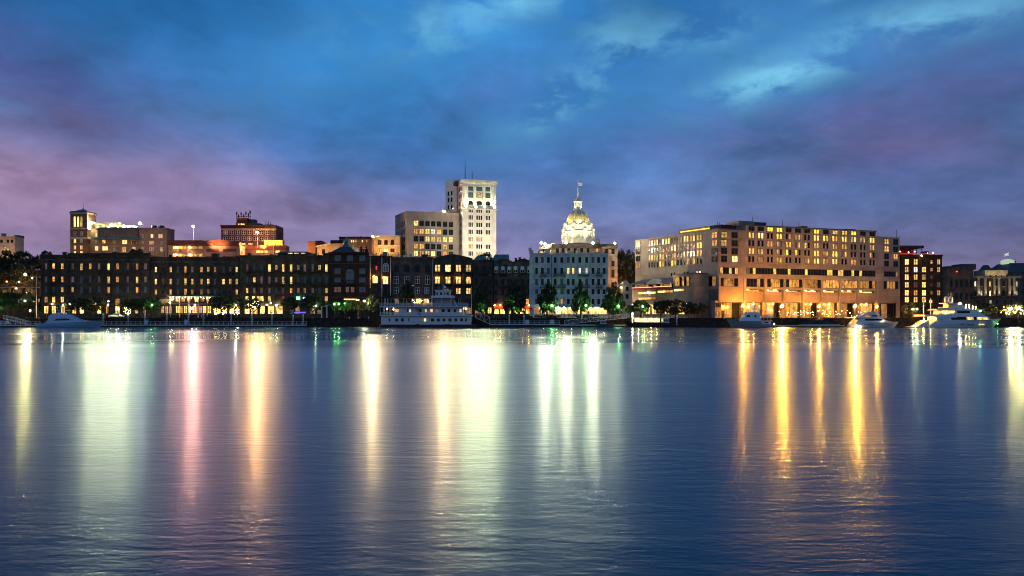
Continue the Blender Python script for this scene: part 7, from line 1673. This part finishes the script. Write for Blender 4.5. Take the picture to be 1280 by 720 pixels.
    m = MB(); m.tube((X(800), Y+4, Z(203)), (X(800), Y+4, Z(130)), 0.08); m.tube((X(800), Y+4, Z(135)), (X(866), Y+4, Z(195)), 0.06); m.ball((X(818), Y+4, Z(170)), 0.4); m.box(X(806), X(866), Y+3.8, Y+4.2, Z(202), Z(188)); m.tube((X(752), Y+4, Z(205)), (X(752), Y+4, Z(95)), 0.05); m.build('radar_mast', M_galv, r)
    m = MB(); m.tube((X(1130), Y+4, Z(500)), (X(1130), Y+4, Z(165)), 0.10, 0.06); m.build('stern_mast', M_hull, r)
    m = MB(); m.tube((X(966), Y+4, Z(394)), (X(966), Y+4, Z(80)), 0.12, 0.09); m.build('smoke_stack', M_black, r)
    m = MB(); m.hexa([(X(905),Yf+2.6,Z(300)),(X(925),Yf+2.6,Z(300)),(X(975),Yf+2.6,Z(394)),(X(955),Yf+2.6,Z(394))], [(X(905),Yf+3.5,Z(300)),(X(925),Yf+3.5,Z(300)),(X(975),Yf+3.5,Z(394)),(X(955),Yf+3.5,Z(394))]); m.build('stair', M_galv, r)
    m = MB(); m.hexa([(X(485),Yf+0.5,Z(404)),(X(515),Yf+0.5,Z(404)),(X(560),Yf+0.5,Z(492)),(X(530),Yf+0.5,Z(492))], [(X(485),Yf+0.85,Z(404)),(X(515),Yf+0.85,Z(404)),(X(560),Yf+0.85,Z(492)),(X(530),Yf+0.85,Z(492))]); m.build('stair', M_hullg, r)
    for zx, zy, p, yy, cc in ((1062, 420, 200, 4, (1, .7, .2)), (155, 420, 140, 3, WARM), (215, 425, 140, 5, WARM), (540, 325, 120, 6, (1, .55, .2)), (620, 335, 120, 6, (1, .6, .2)), (460, 345, 60, 6, (1, .55, .2))):
        m = MB(); m.ball((X(zx), Yf+yy, Z(zy)), 0.13, 6, 4); m.build('deck_lamp', lampmat(cc, p, 0.13), r)
ferry()

def tour_boat():
    Y = 256; c = cp(770, 330, 8.47, Y)
    r = thing('tour_boat', (PX(809, Y), Y, 0), 'small low tour boat with a brightly lit yellow cabin right of the conical trees', 'tour boat')
    X = lambda zx: c(zx, 0)[0]; Z = lambda zy: c(0, zy)[1]
    m = MB(); hull(m, [(X(568), Z(622), 1.9, X(560), 1.8), (X(480), Z(622), 2.1, X(480), 1.9), (X(300), Z(622), 2.2, X(300), 1.9), (X(180), Z(614), 1.8, X(190), 1.2), (X(95), Z(602), 0.1, X(130), 0.06)], Y); m.build('hull', M_black, r)
    m = MB(); m.box(X(200), X(555), Y-1.75, Y+1.75, Z(621), Z(615)); m.box(X(195), X(560), Y-1.9, Y+1.9, Z(574), Z(567)); m.box(X(490), X(550), Y-1.7, Y+1.7, Z(615), Z(574)-0.004); 
    for zx in (205, 260, 320, 380, 440): 
        for yy in (-1.68, 1.68): m.box(X(zx)-0.06, X(zx)+0.06, Y+yy-0.05, Y+yy+0.05, Z(615), Z(574))
    m.build('cabin', M_hull, r)
    m = MB(); m.box(X(208), X(470), Y+1.0, Y+1.1, Z(614), Z(576)); m.build('lit_interior', MATS['room_shop'], r)
    wl = Wall((X(490), Y-1.7), (X(550), Y-1.7))
    for zx in (503, 521, 539): add_window(r, wl, X(zx)-wl.p0.x, Z(597), 0.34, 0.7, 'd', 'plain', M_dkframe)
    for zx, p in ((235, 420), (300, 120), (370, 380), (430, 120)): m = MB(); m.ball((X(zx), Y-0.3, Z(583)), 0.15, 8, 5); m.build('cabin_lamp', lampmat(YEL, p, 0.15), r)
    m = MB(); m.tube((X(175), Y, Z(612)), (X(175), Y, Z(524)), 0.05); m.ball((X(175), Y, Z(524)), 0.2); m.build('bow_lamp', lampmat((1, .55, .15), 260, 0.2), r)
    m = MB(); m.tube((X(280), Y, Z(568)), (X(280), Y, Z(510)), 0.06, 0.04); m.box(X(300), X(440), Y-0.5, Y+0.5, Z(567)+0.003, Z(560)); m.build('mast', M_galv, r)
tour_boat()

def small_boats():
    for px0, px1, lab in ((-6, 22, 'dark workboat cut by the left edge behind the white dock railings'), (744, 768, 'small dark launch at the low dock before the blue-grey warehouse')):
        Y = 258.2 if px0 > 0 else 260.8; r = thing('small_boat', (PX((px0+px1)/2, Y), Y, 0), lab, 'boat')
        a, b = PX(px0, Y), PX(px1, Y); L = b-a
        m = MB(); hull(m, [(a, 1.1, 1.0, a+0.1, 0.9), (a+L*.4, 1.1, 1.1, a+L*.4, 0.9), (a+L*.75, 1.2, 0.8, a+L*.72, 0.5), (b, 1.45, 0.06, b-0.6, 0.04)], Y); m.build('hull', M_slate, r)
        m = MB(); house(m, [(a+L*.25, 1.0), (a+L*.6, 1.05), (a+L*.53, 2.1), (a+L*.28, 2.1)], Y, 1.6, 1.3); m.build('cabin', M_hullb, r)
        m = MB(); band(m, [(a+L*.3, 1.5), (a+L*.54, 1.5), (a+L*.52, 1.9), (a+L*.31, 1.9)], Y, 1.6, 1.3, 1.0, 2.1); m.build('cabin_window', glass, r)
small_boats()

# ================================================================ CAR, PEOPLE, FURNITURE
def pickup():
    Y = 286.5; x = PX(145.6, Y); z = GZ+0.1
    r = thing('parked_car', (x, Y, z), 'pale greenish pickup parked between the globe lamp and the light-wrapped tree', 'car')
    pr = [(-2.5,.45),(2.4,.45),(2.5,.75),(2.4,1.0),(1.3,1.08),(.75,1.62),(-.55,1.65),(-.75,1.12),(-2.5,1.1)]
    m = MB(); zs = z
    m.hexa([(x+a, Y-.86, zs+b) for a, b in pr], [(x+a, Y+.86, zs+b) for a, b in pr]); bevel(m.build('body', mat('pale_green_paint', (0.42, 0.55, 0.42), 0.3, 0.05), r), 0.06)
    m = MB(); 
    for s in (-1, 1): m.hexa([(x+a, Y+s*.855, zs+b) for a, b in [(-.55,1.14),(1.1,1.14),(.68,1.54),(-.5,1.56)]], [(x+a, Y+s*.875, zs+b) for a, b in [(-.55,1.14),(1.1,1.14),(.68,1.54),(-.5,1.56)]])
    m.build('side_window', glass, r)
    for a in (-1.6, 1.6):
        for s in (-1, 1):
            m = MB(); m.tube((x+a, Y+s*.72, zs+.36), (x+a, Y+s*.92, zs+.36), .36, .36, 14); m.build('wheel', M_black, r)
    m = MB(); m.box(x+2.44, x+2.53, Y-.75, Y-.45, zs+.72, zs+.9); m.build('headlight', M_hull, r)
pickup()

def person_mesh(seed):
    rnd = random.Random(seed); s = rnd.uniform(0.96, 1.04); st = rnd.uniform(-.16, .16); ar = rnd.uniform(0.05, .2)
    J = [(0,0,.95,.145),(0,0,1.12,.135),(0,0,1.32,.165),(0,0,1.45,.10),(0,-.01,1.53,.058),(0,-.02,1.63,.10),(0,-.02,1.72,.085)]
    E = [(k,k+1) for k in range(6)]
    for sd in (-1, 1):
        i = len(J); f = st*sd
        J += [(sd*.10,0,.88,.10),(sd*.11,-f*.5,.5,.068),(sd*.11,-f*.3+.02*sd,.12,.045),(sd*.11,-f*.3-.14,.05,.04)]; E += [(0,i),(i,i+1),(i+1,i+2),(i+2,i+3)]
        i = len(J)
        J += [(sd*.19,0,1.40,.062),(sd*(.23+ar*.3),f*.6,1.12,.046),(sd*(.22+ar*.2),f*.9-.08,.88,.036),(sd*(.22+ar*.2),f*.95-.1,.79,.04)]; E += [(2,i),(i,i+1),(i+1,i+2),(i+2,i+3)]
    me = bpy.data.meshes.new('person'); me.from_pydata([(a*s,b*s,c*s) for a,b,c,_ in J], E, [])
    o = bpy.data.objects.new('person', me); COL.objects.link(o)
    o.modifiers.new('skin', 'SKIN'); sub = o.modifiers.new('sub', 'SUBSURF'); sub.levels = 2; sub.render_levels = 2
    for k, (_, _, _, rr) in enumerate(J): me.skin_vertices[0].data[k].radius = (rr*s, rr*s*0.85); me.skin_vertices[0].data[k].use_root = (k == 0)
    dg = bpy.context.evaluated_depsgraph_get(); m2 = bpy.data.meshes.new_from_object(o.evaluated_get(dg)); bpy.data.objects.remove(o); return m2
def people():
    skin = mat('skin', (0.38, 0.22, 0.15), 0.6, 0.1); cols = [('navy_cloth', (.03,.04,.08)), ('grey_cloth', (.15,.15,.16)), ('red_cloth', (.25,.04,.04)), ('white_cloth', (.5,.5,.48)), ('black_cloth', (.02,.02,.02)), ('tan_cloth', (.3,.22,.14))]
    cm = [mat(n, c, 0.9, 0.15) for n, c in cols]
    meshes = []
    for k in range(3):
        me = person_mesh(k+3)
        for m_ in (skin, cm[k], cm[(k+3) % 6]): me.materials.append(m_)
        for p in me.polygons:
            z = p.center.z; p.use_smooth = True
            p.material_index = 0 if z > 1.49 or (z < .86 and abs(p.center.x) > .2) else (1 if z > .92 else 2)
        meshes.append(me)
    spots = [(617.5, 279, 'person standing on the promenade under the left red awning'), (622, 280.5, 'person walking on the promenade just right of the left red awning'), (629.5, 279.4, 'person standing left of the middle conical tree'), (658, 280, 'person near the right red awning on the promenade'), (705, 281, 'person before the left checked awning'), (711.5, 280, 'person right of the left checked awning'),
             (741, 281.2, 'person before the right checked awning'), (748.5, 279.6, 'person under the right end of the right checked awning'), (327, 281, 'person before the shop under the white canopy'), (252, 282, 'person right of the pink lit entrance'), (985, 268.5, 'person on the quay under the colonnade, right of the left glaring lamp'), (1043, 268, 'person on the quay right of the dock shelter')]
    hair = mat('dark_hair', (.03,.02,.015), 0.7, 0.2)
    for k, (px, Y, lab) in enumerate(spots):
        o = bpy.data.objects.new('person', meshes[k % 3]); COL.objects.link(o); o.location = (PX(px, Y), Y, GZ+0.14); o.rotation_euler = (0, 0, k*1.3)
        tag(o, lab, 'person', 'people on the promenade'); ORG[o.name] = o.location.copy()
        m = MB(); cx, cy = 0, 0.0
        me_o = m; m.lathe(0, 0.005, [(0.105, 1.62), (0.112, 1.70), (0.09, 1.78), (0.02, 1.815)], 10); h = m.build('hair', hair); h.parent = o
people()

def furniture():
    # benches and litter bins on the promenade, seen as small dark shapes along the quay
    for px, Y, lab in [(120, 268, 'dark bench on the quay behind the bow of the blue-white yacht'), (172, 268, 'dark bench on the quay left of the green tree lamp'), (262, 268, 'dark bench on the quay before the porch restaurant'), (350, 268, 'dark bench on the quay below the white canopy'), (430, 268, 'dark bench on the quay under the green lamps'), (672, 268, 'dark bench on the quay before the blue-grey warehouse')]:
        x = PX(px, Y); z = GZ+0.14; r = thing('bench', (x, Y, z), lab, 'bench', 'benches along the quay')
        m = MB(); m.box(x-.9, x+.9, Y-.25, Y+.22, z+.40, z+.46); m.build('seat', M_wood, r)
        m = MB(); m.hexa([(x-.9,Y+.2,z+.5),(x+.9,Y+.2,z+.5),(x+.9,Y+.25,z+.5),(x-.9,Y+.25,z+.5)], [(x-.9,Y+.3,z+.88),(x+.9,Y+.3,z+.88),(x+.9,Y+.35,z+.88),(x-.9,Y+.35,z+.88)]); m.build('backrest', M_wood, r)
        for s in (-.75, .75): m = MB(); m.box(x+s-.04, x+s+.04, Y-.2, Y+.2, z, z+.4); m.box(x+s-.04, x+s+.04, Y+.17, Y+.23, z+.4, z+.6); m.build('leg', M_iron, r)
    for px, lab in [(601, 'low dark hedge at the foot of the conical tree beside the ferry mast'), (643, 'low green hedge at the foot of the conical tree between the red awnings'), (686, 'low green hedge before the left end of the blue-grey warehouse'), (730, 'low green hedge before the middle of the blue-grey warehouse')]:
        Y = 275; r = thing('hedge', (PX(px, Y), Y, GZ), lab, 'hedge', 'hedges on the promenade')
        V, Fc = leaf_crown('round', int(px), 60, 22, 0.09); me = bpy.data.meshes.new('foliage'); me.from_pydata([tuple(v) for v in V], [], Fc); me.materials.append(M_leaf)
        o = bpy.data.objects.new('foliage', me); COL.objects.link(o); o.parent = r; o.scale = (4.6, 0.9, 1.1); o.location = (0, 0, 0.1)
furniture()
